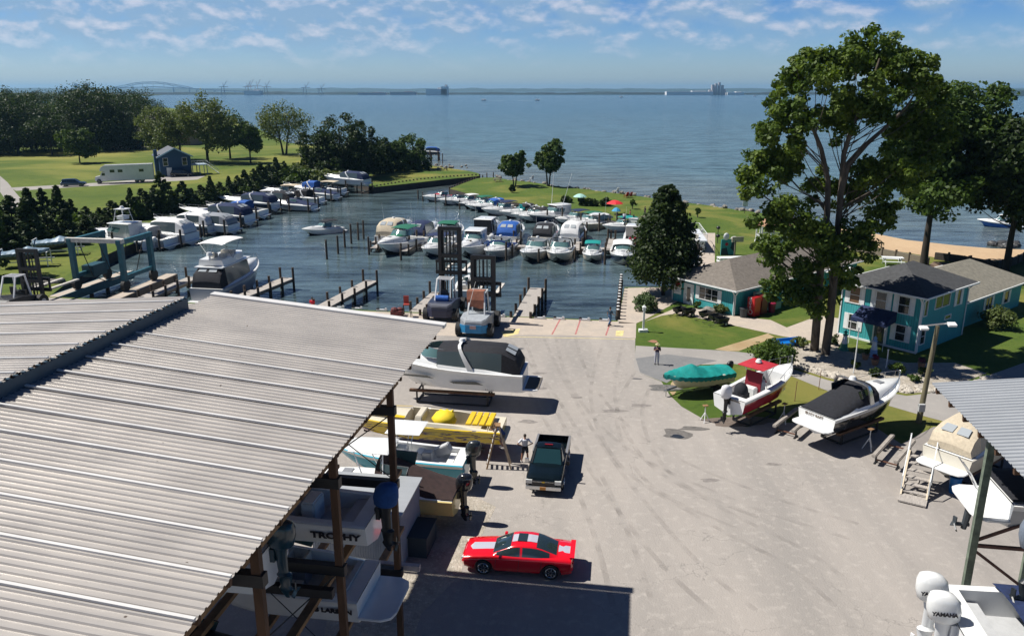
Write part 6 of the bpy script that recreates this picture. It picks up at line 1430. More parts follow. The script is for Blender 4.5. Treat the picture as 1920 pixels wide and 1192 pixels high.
# painted bay lines on the slipway apron
redln=mat('faded_red_line',(.42,.16,.15),.9,var=.3,scale=4); yel=mat('faded_yellow_paint',(.62,.52,.24),.9,var=.25,scale=2)
def strip(name,a,b_,w,mt,z=.018):
    d=(b_-a).normalized(); n=Vector((-d.y,d.x,0))*w/2; m=MB(); m.poly([(p.x,p.y,z) for p in (a-n,b_-n,b_+n,a+n)]); tag(m.build(name,mt),kind='structure')
for u0,v0,u1,v1 in ((1088,600,1079,627),(1145,602,1136,629),(1050,599,1035,627)): strip('bay_line',G(u0,v0),G(u1,v1),.14,redln)
for q in (((940,622),(975,616),(972,626),(945,632)),((1155,620),(1170,620),(1168,630),(1154,630))): sheet('yellow_marking',q,.017,yel)
strip('apron_joint',G(945,631),G(1190,636),.12,yel,.012)
oil=mat('dark_oil_stain',(.10,.10,.105),.5,var=.3,scale=3)
def blob(name,u,v,rx,ry,mt,z=.016,n=18):
    p=G(u,v); ph=random.random()*9; m=MB(); m.poly([(p.x+rx*math.cos(t)*(1+.22*math.sin(3*t+ph)+.1*math.sin(7*t+ph)),p.y+ry*math.sin(t)*(1+.22*math.sin(2*t+ph)),z) for t in [2*PI*i/n for i in range(n)]]); tag(m.build(name,mt),kind='structure')
blob('puddle_edge',1268,813,.85,.9,mat('damp_stain',(.14,.13,.12),.7,var=.3),.014); blob('puddle',1270,818,.4,.28,mat('puddle_water',(.03,.035,.04),.05,spec=.8),.018)
blob('damp_patch',1300,803,.9,.35,mat('damp_stain',(.14,.13,.12),.7)); blob('damp_patch',1385,790,2.3,.9,mat('damp_brown',(.15,.12,.10),.6,var=.2),.013)
blob('oil_stain',974,654,.35,.25,oil); blob('oil_stain',1194,710,.35,.15,oil); blob('oil_stain',1245,727,1.2,.8,mat('broken_asphalt',(.13,.125,.12),.9,var=.4,scale=4)); blob('drain_cover',1225,640,.4,.35,mat('rust_cover',(.30,.15,.09),.8))
def track(pts,lb_w=.28):
    P=[G(*p) for p in pts]; 
    C=[]
    for i in range(len(P)-1):
        a=P[max(i-1,0)];b=P[i];c=P[i+1];d=P[min(i+2,len(P)-1)]
        for k in range(8):
            t_=k/8; C.append(.5*((2*b)+(c-a)*t_+(2*a-5*b+4*c-d)*t_*t_+(3*b-a-3*c+d)*t_**3))
    for off in (-.85,.85):
        m=MB(); L_=[];Rr=[]
        for i,p in enumerate(C[:-1]):
            d=(C[i+1]-p).normalized(); n=Vector((-d.y,d.x,0)); L_.append((p.x+n.x*(off-lb_w/2),p.y+n.y*(off-lb_w/2),.013)); Rr.append((p.x+n.x*(off+lb_w/2),p.y+n.y*(off+lb_w/2),.013))
        m.loft([L_,Rr],closed=False); tag(m.build('tyre_track',TM),kind='structure')
TM=mat('tyre_rubber_marks',(.16,.145,.135),.9); t=TM.node_tree; g=t.nodes.new('ShaderNodeNewGeometry'); n=t.nodes.new('ShaderNodeTexNoise'); n.inputs['Scale'].default_value=1.1; n.inputs['Detail'].default_value=8; t.links.new(g.outputs['Position'],n.inputs[0]); r_=t.nodes.new('ShaderNodeMapRange'); r_.inputs[1].default_value=.42; r_.inputs[2].default_value=.75; r_.inputs[4].default_value=.24; t.links.new(n.outputs[0],r_.inputs[0]); t.links.new(r_.outputs[0],t.nodes['Principled BSDF'].inputs['Alpha'])
for pts in ([(1000,632),(1040,720),(1120,860),(1260,1040),(1420,1180)],[(1060,632),(1090,720),(1190,830),(1400,930),(1650,1010)],[(940,640),(1030,760),(1130,960),(1200,1180)],[(1150,640),(1130,740),(1180,860),(1330,960),(1500,1050),(1620,1150)],[(1210,700),(1180,780),(1240,900),(1450,1000)]): track(pts)
for u,v in ((1010,700),(1015,728),(1150,770),(1082,745),(990,790),(1200,760),(1330,900),(1450,870)): blob('stain',u,v,random.uniform(.3,.9),random.uniform(.15,.4),mat('grey_stain',(.22,.20,.185),.9,var=.2,scale=4),.012)
# ---- boat hoist (travel lift) and its runways
teal_s=mat('teal_steel',(.012,.095,.13),.5,var=.25,scale=3); 
A1,A2,B1_,B2_=G(140,537),G(191,523),G(230,549),G(277,530)
tl=thing('boat_hoist','teal steel travelling boat hoist straddling its slip','boat hoist',(A1+B1_)/2+E2*2.5+E1*.5,ROT)
def tlp(x,y,z): return (x,y,z)
hx,hy=2.9,2.6; H_=5.3
for sx in (-1,1):
    for sy in (-1,1): m=MB(); m.bar((sx*hx,sy*hy,1.1),(sx*hx,sy*hy,H_),.5,.5); m.build('leg',teal_s,tl); m=MB(); m.cyl((sx*hx,sy*hy,.62),.62,.4,'X',16); m.build('wheel',rubber,tl,smooth=40)
    m=MB(); m.bar((sx*hx,-hy,1.5),(sx*hx,hy,1.5),.35,.4); m.build('side_beam',teal_s,tl)
    m=MB(); m.bar((sx*hx,-hy-.4,H_),(sx*hx,hy+.4,H_),.45,.5); m.build('top_beam',teal_s,tl)
m=MB(); m.bar((-hx-.5,-hy,H_+.15),(hx+.4,-hy,H_+.15),.5,.45); m.build('cross_beam',mat('dirty_white_steel',(.55,.53,.48),.6,var=.2),tl)
m=MB(); m.box((-hx+.2,.3,1.6),(1.4,2.4,1.3)); m.build('engine_box',mat('dark_teal_steel',(.01,.06,.08),.5),tl,bevel=.05)
m=MB(); 
for y_ in (-1.5,1.5): m.tube([(-hx,y_,H_-.2),(-1.6,y_,1.2),(0,y_,.7),(1.6,y_,1.2),(hx,y_,H_-.2)],.05,5)
m.build('slings',mat('black_sling',(.02,.02,.02),.8),tl)
def runway(label,a,b_,w=1.2):
    d=b_-a; L_=d.length; r=thing('runway',label,'runway',(a.x,a.y,0),math.atan2(d.y,d.x)); m=MB(); m.box((L_/2,0,-.18),(L_,w,.35)); m.build('deck',concrete,r)
    m=MB(); 
    for s_ in (1,-1): m.box((L_/2,s_*(w/2+.06),-.45),(L_,.12,.9))
    m.build('side_beam',teal_s if 'left' in label else wood,r)
    for i in range(5): m=MB(); m.tube([(L_*(i+.5)/5,0,-3),(L_*(i+.5)/5,0,-.4)],.22,8); m.build('post',pile,r)
runway('concrete runway under the left wheels of the boat hoist',G(85,561),G(241,507)); runway('timber edged runway under the right wheels of the boat hoist',G(212,560),G(322,513))
# ---- big flybridge yacht at the quay
yv=boat('yacht','big grey white flybridge yacht with black stern enclosure tied to the quay','yacht',G(388,568,WZ),R(80),L=12.0,B=4.2,fb=1.35,top=HG,stripe=HG,bottom=HN,sheerc=white,hcab=.9,tc=.55,canvas='camper',ccol=blackc,ref='stern',plat=1.0)
m=MB(); m.loft([[(x,-w,z),(x,-w*.9,z+.75),(x,w*.9,z+.75),(x,w,z)] for x,w,z in ((1.6,1.5,3.7),(4.0,1.6,3.75),(6.4,1.3,3.75),(7.2,.8,3.75))],closed=False,cap0=True,cap1=True); m.box((4.2,0,3.7),(6.5,3.3,.12)); m.build('flybridge',white,yv,smooth=40)
m=MB(); m.box((3.2,.5,4.5),(.7,.7,.8)); m.box((3.2,-.6,4.5),(.7,.7,.8)); m.box((5.4,0,4.6),(.8,1.5,.5)); m.build('bridge_seats',offw,yv,bevel=.06)
m=MB(); m.loft([[(x,1.6*math.sin(R(-70+140*j/6)),6.15+.25*math.cos(R(-70+140*j/6))-.02*(x-4)**2) for j in range(7)] for x in (1.6,2.8,4,5.2,6.4)],closed=False); o=m.build('bridge_bimini',whitec,yv,smooth=50)
m=MB()
for s_ in (1,-1):
    m.tube([(3.8,s_*1.45,4.3),(2.2,s_*1.5,6.15)],.03,4); m.tube([(3.8,s_*1.45,4.3),(5.6,s_*1.5,6.15)],.03,4)
m.build('bimini_poles',steel,yv)
m=MB(); m.cyl((1.5,0,5.15),.35,.35,n=12,r2=.25); m.tube([(1.5,0,4.4),(1.5,0,5.0)],.12,6); m.build('radar_dome',white,yv,smooth=40)
# ---- marina forklifts
def forklift(label,p,mast_h,bodyc,lowc,tank=None,tarp=None,fork_z=1.6,boom=False):
    r=thing('marina_forklift',label,'forklift',(p.x,p.y,0),math.atan2(E2.y,E2.x))
    m=MB(); m.loft([[(x,-w,z0),(x,-w,z1),(x,w,z1),(x,w,z0)] for x,w,z0,z1 in ((-2.6,.75,.6,1.5),(-2.3,1.2,.5,1.75),(-.6,1.3,.5,1.75),(1.6,1.2,.55,1.35),(1.9,1.1,.6,1.2))],closed=True,cap0=True,cap1=True); m.build('counterweight',bodyc,r,bevel=.06)
    m=MB(); m.loft([[(x,-w,.45),(x,-w,1.15),(x,w,1.15),(x,w,.45)] for x,w in ((-2.66,.70),(-2.36,1.24),(-1.2,1.26))],closed=True,cap0=True,cap1=True); m.build('rear_skirt',lowc,r)
    for x_,rr in ((1.5,.72),(-1.9,.6)):
        for s_ in (1,-1): m=MB(); m.cyl((x_,s_*1.42,rr),rr,.45,'Y',18); w_=m.build('wheel',rubber,r,smooth=40); h=MB(); h.cyl((x_,s_*1.66,rr),rr*.45,.03,'Y',12); h.build('hub',lgrey,w_)
    m=MB()
    for s_ in (1,-1): m.bar((-1.2,s_*.75,1.7),(-.5,s_*.65,3.6),.12); m.bar((1.0,s_*.8,1.4),(.7,s_*.65,3.6),.12)
    for q in range(6): m.bar((-.5+.24*q,-.7,3.62),(-.5+.24*q,.7,3.62),.07)
    m.bar((-.55,-.7,3.6),(.75,-.7,3.6),.1); m.bar((-.55,.7,3.6),(.75,.7,3.6),.1); m.build('overhead_guard',whitem,r)
    m=MB(); m.box((.0,0,1.95),(.6,.7,.3)); m.box((-.3,0,2.3),(.15,.65,.6)); m.build('seat',blackm,r,bevel=.04)
    m=MB(); m.tube([(.75,0,1.5),(.55,0,2.3)],.04,5); m.box((.8,0,1.7),(.3,.9,.6)); m.build('dash',blackm,r)
    mx=2.25
    for s_ in (1,-1): m=MB(); m.bar((mx,s_*1.0,.35),(mx,s_*1.0,mast_h),.28,.32); m.bar((mx+.3,s_*.78,.5),(mx+.3,s_*.78,mast_h-.3),.2,.22); m.build('mast_upright',steelb,r)
    for z_ in (mast_h-.15,mast_h*.66,mast_h*.45,.8): m=MB(); m.bar((mx,-1.05,z_),(mx,1.05,z_),.3,.35); m.build('mast_cross_beam',steelb,r)
    m=MB()
    for y_ in (-.35,.0,.35): m.tube([(mx+.1,y_,.6),(mx+.1,y_,mast_h-.4)],.06 if y_ else .1,6)
    for z_ in (mast_h*.5+.35*k for k in range(4)): m.bar((mx+.2,-.9,z_),(mx+.2,.9,z_),.05,.08)
    m.build('lift_cylinders',blackm,r)
    m=MB(); z_=fork_z; m.bar((mx+.55,-1.6,z_),(mx+.55,1.6,z_),.2,.35); m.bar((mx+.55,-1.6,z_+1.1),(mx+.55,1.6,z_+1.1),.2,.3); 
    for y_ in (-1.5,-.7,.7,1.5): m.bar((mx+.55,y_,z_),(mx+.55,y_,z_+1.1),.15)
    m.build('carriage',steelb,r)
    for s_ in (1,-1): m=MB(); m.bar((mx+.6,s_*.95,z_-.1),(mx+5.4,s_*.95,z_-.1),.34,.16); m.build('fork',mat('pale_fork_pad',(.55,.52,.47),.7,var=.2),r)
    if tank: m=MB(); m.cyl((-1.3,0,1.98),.3,1.2,'Y',12); m.build('fuel_tank',tank,r,smooth=40)
    if tarp: m=MB(); m.loft([[(-.9,y_,2.3+.1*math.sin(y_*4)) ,(-.85,y_*1.0+.1,3.0),(-.6,y_+.15,3.75),(.3,y_+.1,3.72)] for y_ in (-.75,-.3,.1,.5,.8)],closed=False); m.build('tarpaulin',tarp,r)
    return r
f1=forklift('marina forklift with tall black mast and dark blue body beside the pier',G(836,590),8.2,mat('dark_blue_grey_paint',(.03,.04,.075),.45,var=.15),mat('navy_paint',(.01,.015,.05),.4),tank=bluec,fork_z=3.6)
f2=forklift('marina forklift with brown tarpaulin and bright blue rear, nearest the camera',G(898,618),6.4,mat('pale_grey_paint',(.34,.37,.40),.45,var=.1),mat('bright_blue_paint',(.01,.20,.42),.4,var=.1),tarp=mat('faded_brown_tarp',(.26,.10,.06),.85,var=.2,bump=.3),fork_z=2.6)
for o_,col_ in ((f2,mat('white_plate',(.6,.6,.62),.5)),): m=MB(); m.box((-2.72,0,1.0),(.03,.55,.3)); m.build('plate',mat('faded_plate',(.45,.30,.28),.6),o_)
f3=forklift('dark marina forklift parked at the left edge of the yard',G(36,584),5.8,steelb,steelb)
boat('fishing_boat','open white console boat carried on the forks between the two forklifts','boat',G(868,560,-.3)+Vector((0,0,.2)),math.atan2(E2.y,E2.x)+.1,ref='stern',L=6,B=2.2,style='console',canvas='ttop',ccol=white,rail=False,plat=0,top=white,cockm=beigec,motor=None)
# ---- west bank clutter
for i,(u,v,yaw) in enumerate(((50,500,.3),(110,478,.25))):
    r=thing('boat_trailer',('empty galvanised trailer on the grass left of the boat hoist','second empty trailer nearer the junipers')[i],'trailer',G(u,v),yaw)
    m=MB(); 
    for s_ in (1,-1): m.bar((-3,s_*1.0,.8),(3,s_*1.0,.8),.12); m.bar((-2.6,s_*1.0,.1),(-2.6,s_*1.0,2.2),.1); m.bar((2.6,s_*1.0,.1),(2.6,s_*1.0,1.8),.1)
    m.bar((-2.6,-1,2.2),(-2.6,1,2.2),.1); m.bar((2.6,-1,1.8),(2.6,1,1.8),.1); m.build('frame',whitem,r)
    boat('motorboat',('small boat with shiny blue cover on the trailer left of the hoist','small boat with silver blue cover nearer the junipers')[i],'boat',G(u,v,0)-Vector((2.8*math.cos(yaw),2.8*math.sin(yaw),0)),yaw,L=5.6,B=2.0,canvas='full',ccol=mat('silver_blue_cover',(.16,.24,.32),.45,var=.3,bump=.4),top=HN,stripe=HN,rail=False,plat=0,wind=False,z=1.2)
m_=mat('boulder_stone',(.20,.19,.17),.95,var=.35,scale=2,bump=.5)
def rocks(label,pts,group,s=(.4,.9),mt=m_,squash=.6,name='boulder'):
    for p in pts:
        o=thing(name,label,'rock',p,0,group); k=random.uniform(*s); m=MB(); m.ball((0,0,k*.2),(k,k*random.uniform(.7,1),k*squash),8,5,jit=.16); m.build('stone',mt,o)
def rocks1(label,pts,group,s=(.4,.9),mt=m_,squash=.6):
    base=[]
    for j in range(4):
        m=MB(); m.ball((0,0,.2),(1,random.uniform(.7,1),squash),8,5,jit=.18); o=m.build('rock',mt); base.append(o.data); bpy.data.objects.remove(o)
    for p in pts:
        o=bpy.data.objects.new('rock',random.choice(base)); COL.objects.link(o); o.location=p; o.rotation_euler=(random.uniform(-.3,.3),random.uniform(-.3,.3),random.uniform(0,6)); k=random.uniform(*s); o.scale=(k,k,k); tag(o,label,'rock',group)
rocks1('boulder in the low heap beside the boat hoist',[G(60+i*4.6+random.uniform(-2,2),540-i*1.0+random.uniform(-3,3)) for i in range(13)],'boulders left of the boat hoist',(.35,.6))
pale=mat('pale_riprap',(.22,.205,.18),.9,var=.45,scale=.7,bump=.5)
shore=[(930,334),(960,339),(1000,343),(1050,351),(1100,356),(1150,363),(1200,369),(1260,378),(1320,385),(1380,394),(1430,401),(1500,413),(1545,424)]
pts=[]
for i in range(170):
    q=random.random()*(len(shore)-1); k=int(q); f=q-k; u=shore[k][0]*(1-f)+shore[k+1][0]*f; v=shore[k][1]*(1-f)+shore[k+1][1]*f; p=G(u,v-.5); p.y+=random.uniform(-.3,2.2); p.z=random.uniform(-.9,.15) if p.y else 0; pts.append(p)
rocks1('rock of the stone bank along the bay side of the point',pts,'stone bank of the point',(.28,.7),pale)
rocks1('rock at the water edge of the western point',[G(random.uniform(800,880),random.uniform(309,318)) for _ in range(14)],'rocks of the western point',(.35,.7),pale)
rocks1('dark rock in the shallow water off the beach',[G(random.uniform(1855,1905),random.uniform(458,466),WZ) for _ in range(12)],'rocks off the beach',(.5,1.0),mat('wet_rock',(.05,.05,.05),.5,var=.3))
pl=mat('pale_bed_rock',(.46,.42,.36),.9,var=.35,scale=3,bump=.4); pts=[]
for i in range(170):
    q=random.random(); u=1486+380*q; v=686+52*math.sin(min(1,q*1.6)*PI/2)-(q>.8)*(q-.8)*120+random.uniform(-12,-1); pts.append(G(u,v))
rocks1('pale rock of the rock bed beside the road',pts,'rock bed beside the road',(.12,.30),pl)
# ================= props
grass_chip=None
def cart(p,yaw,label):
    r=thing('garden_cart',label,'cart',p,yaw,'black garden carts parked on the lawn edge')
    m=MB(); o_=[(-.6,-.38),(.6,-.38),(.6,.38),(-.6,.38)]; i_=[(x*.82,y*.78) for x,y in o_]
    m.loft([[(x*.8,y*.8,.35) for x,y in o_],[(x,y,.75) for x,y in o_],[(x*.94,y*.9,.75) for x,y in o_],[(x*.76,y*.74,.38) for x,y in o_]],cap0=True,cap1=True); m.build('tub',blackm,r)
    for s_ in (1,-1): m=MB(); m.cyl((-.15,s_*.44,.24),.24,.08,'Y',14); w_=m.build('wheel',rubber,r); m=MB(); m.cyl((-.15,s_*.485,.24),.12,.01,'Y',10); m.build('hub',lgrey,w_)
    m=MB(); m.tube([(.5,0,.35),(1.0,0,.1),(1.35,0,.15)],.025,5); m.bar((1.35,-.15,.15),(1.35,.15,.15),.04); m.build('handle',steelb,r)
for (u,v),lb in zip(((1273,590),(1291,593),(1322,598),(1341,604),(1353,610)),('leftmost black garden cart near the office door','second black garden cart from the left','black garden cart before the boulder by the office wall','black garden cart, middle of the right hand three','rightmost black garden cart on the lawn edge')):
    cart(G(u,v),R(-150)+random.uniform(-.2,.2),lb)
vred=mat('vending_red',(.42,.01,.015),.3,coat=.5); vdk=mat('vending_maroon',(.12,.01,.01),.4)
for i,(off,mt) in enumerate((((1.6,-1.1),vred),((2.75,-1.1),vdk))):
    p=BW@Vector((off[0],off[1],0)); r=thing('vending_machine',('bright red vending machine with white script by the office corner','darker red vending machine behind the bright red one')[i],'vending machine',p,YB)
    m=MB(); m.box((0,0,.95),(.95,.85,1.85)); m.build('cabinet',mt,r,bevel=.02)
    m=MB(); m.box((-.482,.0,1.0),(.012,.72,1.6)); m.build('front_panel',mat('poster_red',(.50,.03,.03),.35) if i==0 else mat('poster_dark',(.18,.02,.02),.4),r)
    if i==0: text('Coca-Cola',.38,wpaint,r,Matrix.Translation((-.492,.08,1.05))@face_mat(Vector((0,0,0)),(0,0,1),(0,1,0)),ext=.004,bold=.008); m=MB(); m.tube([(-.486,-.0,.45),(-.496,0,.45)],.24,16); m.build('bottle_disc',wpaint,r); m=MB(); m.tube([(-.49,-.0,.45),(-.502,0,.45)],.17,16); m.build('red_disc',vred,r)
def can(name,label,p,r_,h,mt,lid=None,cat='bin'):
    r=thing(name,label,cat,p,0); m=MB(); m.tube([(0,0,0),(0,0,h*.9),(0,0,h)],[r_*.85,r_,r_*1.08],14); m.build('drum',mt,r,smooth=40)
    m=MB(); m.tube([(0,0,h),(0,0,h+.05),(0,0,h+.12)],[r_*1.1,r_*1.05,r_*.4],14); m.build('lid',lid or mt,r,smooth=40); return r
can('rubbish_bin','dark grey bin at the office corner beside the vending machine',BW@Vector((.35,-.9,0)),.38,.9,mat('charcoal_plastic',(.03,.035,.04),.6))
can('rubbish_bin','dark red bin to the right of the vending machines',BW@Vector((4.0,-1.5,0)),.36,.9,mat('crimson_plastic',(.22,.01,.04),.5))
can('barrel','bright blue plastic barrel behind the wooden steps',G(1788,923),.3,.9,mat('barrel_blue',(.005,.12,.35),.4),cat='barrel')
r=thing('cooler_box','pale green storage box on the office lawn','box',G(1452,578),YB); m=MB(); m.box((0,0,.4),(1.1,.8,.75)); m.build('box',mat('pale_green_plastic',(.25,.34,.30),.6),r,bevel=.04); m=MB(); m.box((0,0,.82),(1.2,.9,.1)); m.build('lid',mat('dark_green_plastic',(.08,.16,.13),.6),r,bevel=.03)
r=thing('ash_bin','slim white ash stand on the office lawn','ash stand',G(1440,581)); m=MB(); m.tube([(0,0,0),(0,0,.15),(0,0,.2),(0,0,.95)],[.22,.18,.06,.06],10); m.build('stand',wpaint,r,smooth=40)
rocks1('large pale boulder against the office wall under the window',[G(1330,588)],None,(.65,.66),pale,1.1)
r=thing('lantern_post','white post with lantern top at the lawn corner','lamp post',G(1206,622)); m=MB(); m.box((0,0,1.0),(.16,.16,2.0)); m.box((0,0,.12),(.8,.5,.24)); m.build('post',wpaint,r); m=MB(); m.box((0,0,2.15),(.26,.26,.32)); m.loft([[(-.18,-.18,2.31),(.18,-.18,2.31),(.18,.18,2.31),(-.18,.18,2.31)],[(-.02,-.02,2.5),(.02,-.02,2.5),(.02,.02,2.5),(-.02,.02,2.5)]],cap1=True); m.build('lantern',wpaint,r)
r=thing('paddling_pool','bright blue plastic tub on the rock bed end','tub',G(1478,645),.3); m=MB(); m.loft([[(1.3*a,.6*b_,0) for a,b_ in ((-1,-1),(1,-1),(1,1),(-1,1))],[(1.4*a,.7*b_,.35) for a,b_ in ((-1,-1),(1,-1),(1,1),(-1,1))],[(1.3*a,.6*b_,.35) for a,b_ in ((-1,-1),(1,-1),(1,1),(-1,1))],[(1.2*a,.5*b_,.12) for a,b_ in ((-1,-1),(1,-1),(1,1),(-1,1))]],cap0=True,cap1=True); m.build('tub',mat('tub_blue',(.005,.16,.52),.4),r)
def light_ornament(u,v,lb,band):
    r=thing('lighthouse_ornament',lb,'ornament',G(u,v)); m=MB(); m.tube([(0,0,0),(0,0,.15)],[.42,.36],12,m=0); m.tube([(0,0,.15),(0,0,.6)],[.3,.25],12,m=0); m.build('base',band,r); m=MB(); m.tube([(0,0,.6),(0,0,1.3)],[.25,.15],12); m.build('tower',wpaint,r,smooth=40); m=MB(); m.tube([(0,0,1.3),(0,0,1.36)],.22,12); m.tube([(0,0,1.36),(0,0,1.55)],.11,10); m.tube([(0,0,1.55),(0,0,1.75)],[.18,.02],10); m.build('lantern',band,r)
light_ornament(1582,656,'white and green garden lighthouse left of the house door',mat('ornament_green',(.02,.22,.15),.5)); light_ornament(1637,668,'pale blue garden lighthouse right of the house door',mat('ornament_blue',(.25,.40,.60),.5))
for u,v,lb,c_ in ((1622,674,'terracotta pot with green plant before the door',LM),(1640,684,'low pot with magenta flowers in the rock bed',leaf_mat('magenta_flowers',(.05,.06,.02),(.25,.02,.08),(.4,.03,.12))),(1727,690,'planter of pink flowers near the house corner',leaf_mat('pink_flowers',(.04,.07,.02),(.2,.05,.1),(.35,.12,.2)))):
    r=thing('flower_pot',lb,'flower pot',G(u,v)); m=MB(); m.tube([(0,0,0),(0,0,.42),(0,0,.48)],[.2,.3,.34],12); m.build('pot',mat('terracotta',(.35,.20,.12),.8),r,smooth=40); C=ell_clumps([(0,0,.65,.25,.25,.18)],8,.3); me=leaf_mesh('plant',C,np.full(8,.16),50,.08,c_); o=bpy.data.objects.new('plant',me); COL.objects.link(o); o.parent=r
for u,v,h,lb in ((1600,700,3.6,'slim white flag pole standing in the rock bed'),(1661,690,1.5,'short curved white sign post near the pots')):
    r=thing('white_pole',lb,'pole',G(u,v)); m=MB(); m.tube([(0,0,0),(.02,0,h*.5),(0,0,h)],[.05,.045,.04],7); m.build('pole',wpaint,r,smooth=50); m=MB(); m.ball((0,0,h),.07,8,5); m.build('finial',wpaint,r)
# utility pole
up_=G(1722,792); zt=CH-up_.y*math.tan(TH+math.atan((612-596)/FPX)); r=thing('utility_pole','wooden utility pole with twin floodlights at the corner of the island lawn','utility pole',up_)
m=MB(); m.tube([(0,0,-.2),(.35,.1,zt)],[.19,.13],10); m.build('pole',mat('green_grey_pole',(.16,.14,.085),.9,var=.3,scale=3,stretch=(1,1,.2),bump=.3),r,smooth=50)
m=MB(); m.bar((-.55,.1,zt+.02),(1.2,.1,zt+.22),.08); m.build('cross_arm',steel,r)
for x_,z_ in ((-.6,-.08),(1.15,.15)): m=MB(); m.box((x_,-.05,zt+z_),(.5,.35,.14),rx=.35); m.build('floodlight',whitem,r)
m=MB(); m.box((-.08,-.25,1.15),(.4,.2,.5)); m.build('meter_box',lgrey,r)
# jack stands, trailers, steps
def jack(u,v,lb,h=1.1):
    r=thing('jack_stand',lb,'jack stand',G(u,v),random.uniform(0,3)); m=MB()
    for k in range(3): a=2*PI*k/3; m.bar((.35*math.cos(a),.35*math.sin(a),0),(0,0,h*.6),.05)
    m.tube([(0,0,h*.4),(0,0,h)],.03,6); m.build('tripod',whitem if h>1.05 else steelb,r); m=MB(); m.box((0,0,h+.03),(.32,.28,.05)); m.build('pad',timber_l if h>1.05 else blackm,r)
jack(1321,790,'black jack stand on the grass left of the red hull'); jack(1468,792,'white jack stand between the red and the black boat',1.3); jack(1628,842,'white jack stand below the black hulled boat',1.3)
def bunks(u,v,yaw,lb):
    r=thing('bunk_rack',lb,'bunk rack',G(u,v),yaw)
    for s_ in (-.6,.6):
        m=MB(); m.bar((-1.9,s_,.62),(1.9,s_,.62),.26,.2); m.build('bunk',mat('grey_carpet_bunk',(.32,.29,.26),.95,var=.15),r,bevel=.04)
        for x_ in (-1.3,1.3): m=MB(); m.bar((x_,s_,0),(x_,s_,.55),.09); m.bar((x_-.3,s_,.02),(x_+.3,s_,.02),.09); m.build('leg',steelb,r)
    m=MB(); 
    for x_ in (-1.3,1.3): m.bar((x_,-.6,.2),(x_,.6,.2),.07)
    m.build('cross_bar',mat('rust_bar',(.14,.06,.035),.8),r)
bunks(1489,803,R(50),'pair of carpeted bunks left of the black boat stern'); bunks(1674,858,R(50),'pair of carpeted bunks between the black and the cream boat')
sp_=G(1713,932); r=thing('steps','wooden boarding steps with cream handrails by the cream cruiser','steps',sp_,R(58))
for s_ in (1,-1):
    m=MB(); m.bar((-.2,s_*.62,.05),(2.0,s_*.62,1.75),.08,.28); m.build('side_rail',mat('cream_painted_wood',(.62,.52,.38),.6),r)
    m=MB(); 
    for x_,z_ in ((0,1.1),(2.0,2.8)): m.bar((x_,s_*.66,0),(x_,s_*.66,z_),.07)
    m.bar((0,s_*.66,1.1),(2.0,s_*.66,2.75),.05); m.build('handrail',wpaint,r)
for i in range(6): m=MB(); m.box((.1+.34*i,0,.25+.27*i),(.3,1.2,.06)); m.build('tread',deckw,r)
m=MB(); m.box((-.5,0,.1),(1.0,1.35,.08)); 
for s_ in (-.6,0,.6): m.bar((-1,s_,.05),(2.4,s_,.05),.08)
m.build('base_frame',deckw,r)
for (u,v),lb in (((1490,752),'rusty rod standing at the road edge beside the island lawn'),((1535,730),'second thin rod at the road edge')):
    q=thing('marker_rod',lb,'rod',G(u,v)); m=MB(); m.tube([(0,0,0),(.03,0,1.5)],.025,5); m.build('rod',mat('rust',(.2,.1,.06),.9),q)
# step ladder by the yellow boat
sl=thing('step_ladder','tall orange and grey step ladder against the yellow speedboat','step ladder',G(934,876)+Vector((0,.1,0)),R(0))
for s_ in (-1,1):
    m=MB(); m.bar((-.65,s_*.32,0),(-.05,s_*.2,2.6),.09,.06); m.build('front_leg',mat('ladder_orange',(.42,.26,.12),.6,var=.2),sl)
    m=MB(); m.bar((.75,s_*.38,0),(.05,s_*.2,2.6),.08,.05); m.build('rear_leg',mat('ladder_tan',(.50,.40,.28),.6,var=.2),sl)
for i in range(7): q=(i+1)/8; m=MB(); m.bar((-.65+.6*q,-.32+.12*q,2.6*q),(-.65+.6*q,.32-.12*q,2.6*q),.12,.04); m.build('tread',lgrey,sl)
m=MB(); m.box((0,0,2.62),(.3,.5,.06)); m.build('top_step',timber_l,sl)
# lawn furniture on the point
def umbrella(u,v,mt,lb,h=2.5,r_=1.5):
    r=thing('umbrella',lb,'umbrella',G(u,v)); m=MB(); m.tube([(0,0,0),(0,0,h)],.03,6); m.build('pole',whitem,r)
    m=MB(); m.loft([[(q*r_*math.cos(2*PI*i/8),q*r_*math.sin(2*PI*i/8),h-.55*q*q-.05*q) for i in range(8)] for q in (.02,.4,.75,1.0,.98)],cap0=True); m.build('canopy',mt,r)
umbrella(1152,402,mat('bright_red_canvas',(.65,.02,.03),.7),'bright red open umbrella beside the moored boats'); umbrella(1087,385,mat('mint_canvas',(.35,.60,.52),.7),'pale mint green umbrella on the point lawn',2.2,1.3); umbrella(1155,410,mat('light_blue_canvas',(.05,.30,.50),.7),'small light blue umbrella just under the red one',1.9,.8)
def adir(u,v,mt,lb,yaw=2.2):
    r=thing('lawn_chair',lb,'chair',G(u,v),yaw); m=MB(); m.box((0,0,.35),(.6,.6,.06),ry=.15); m.build('seat',mt,r); m=MB(); m.box((-.35,0,.75),(.08,.6,.9),ry=-.35); m.build('backrest',mt,r)
    for x_ in (-.3,.3):
        for y_ in (-.3,.3): m=MB(); m.box((x_,y_,.25),(.07,.07,.5)); m.build('leg',mt,r)
    for y_ in (-.34,.34): m=MB(); m.box((0,y_,.55),(.7,.1,.05)); m.build('armrest',mt,r)
rc=mat('red_chair_paint',(.35,.02,.02),.5)
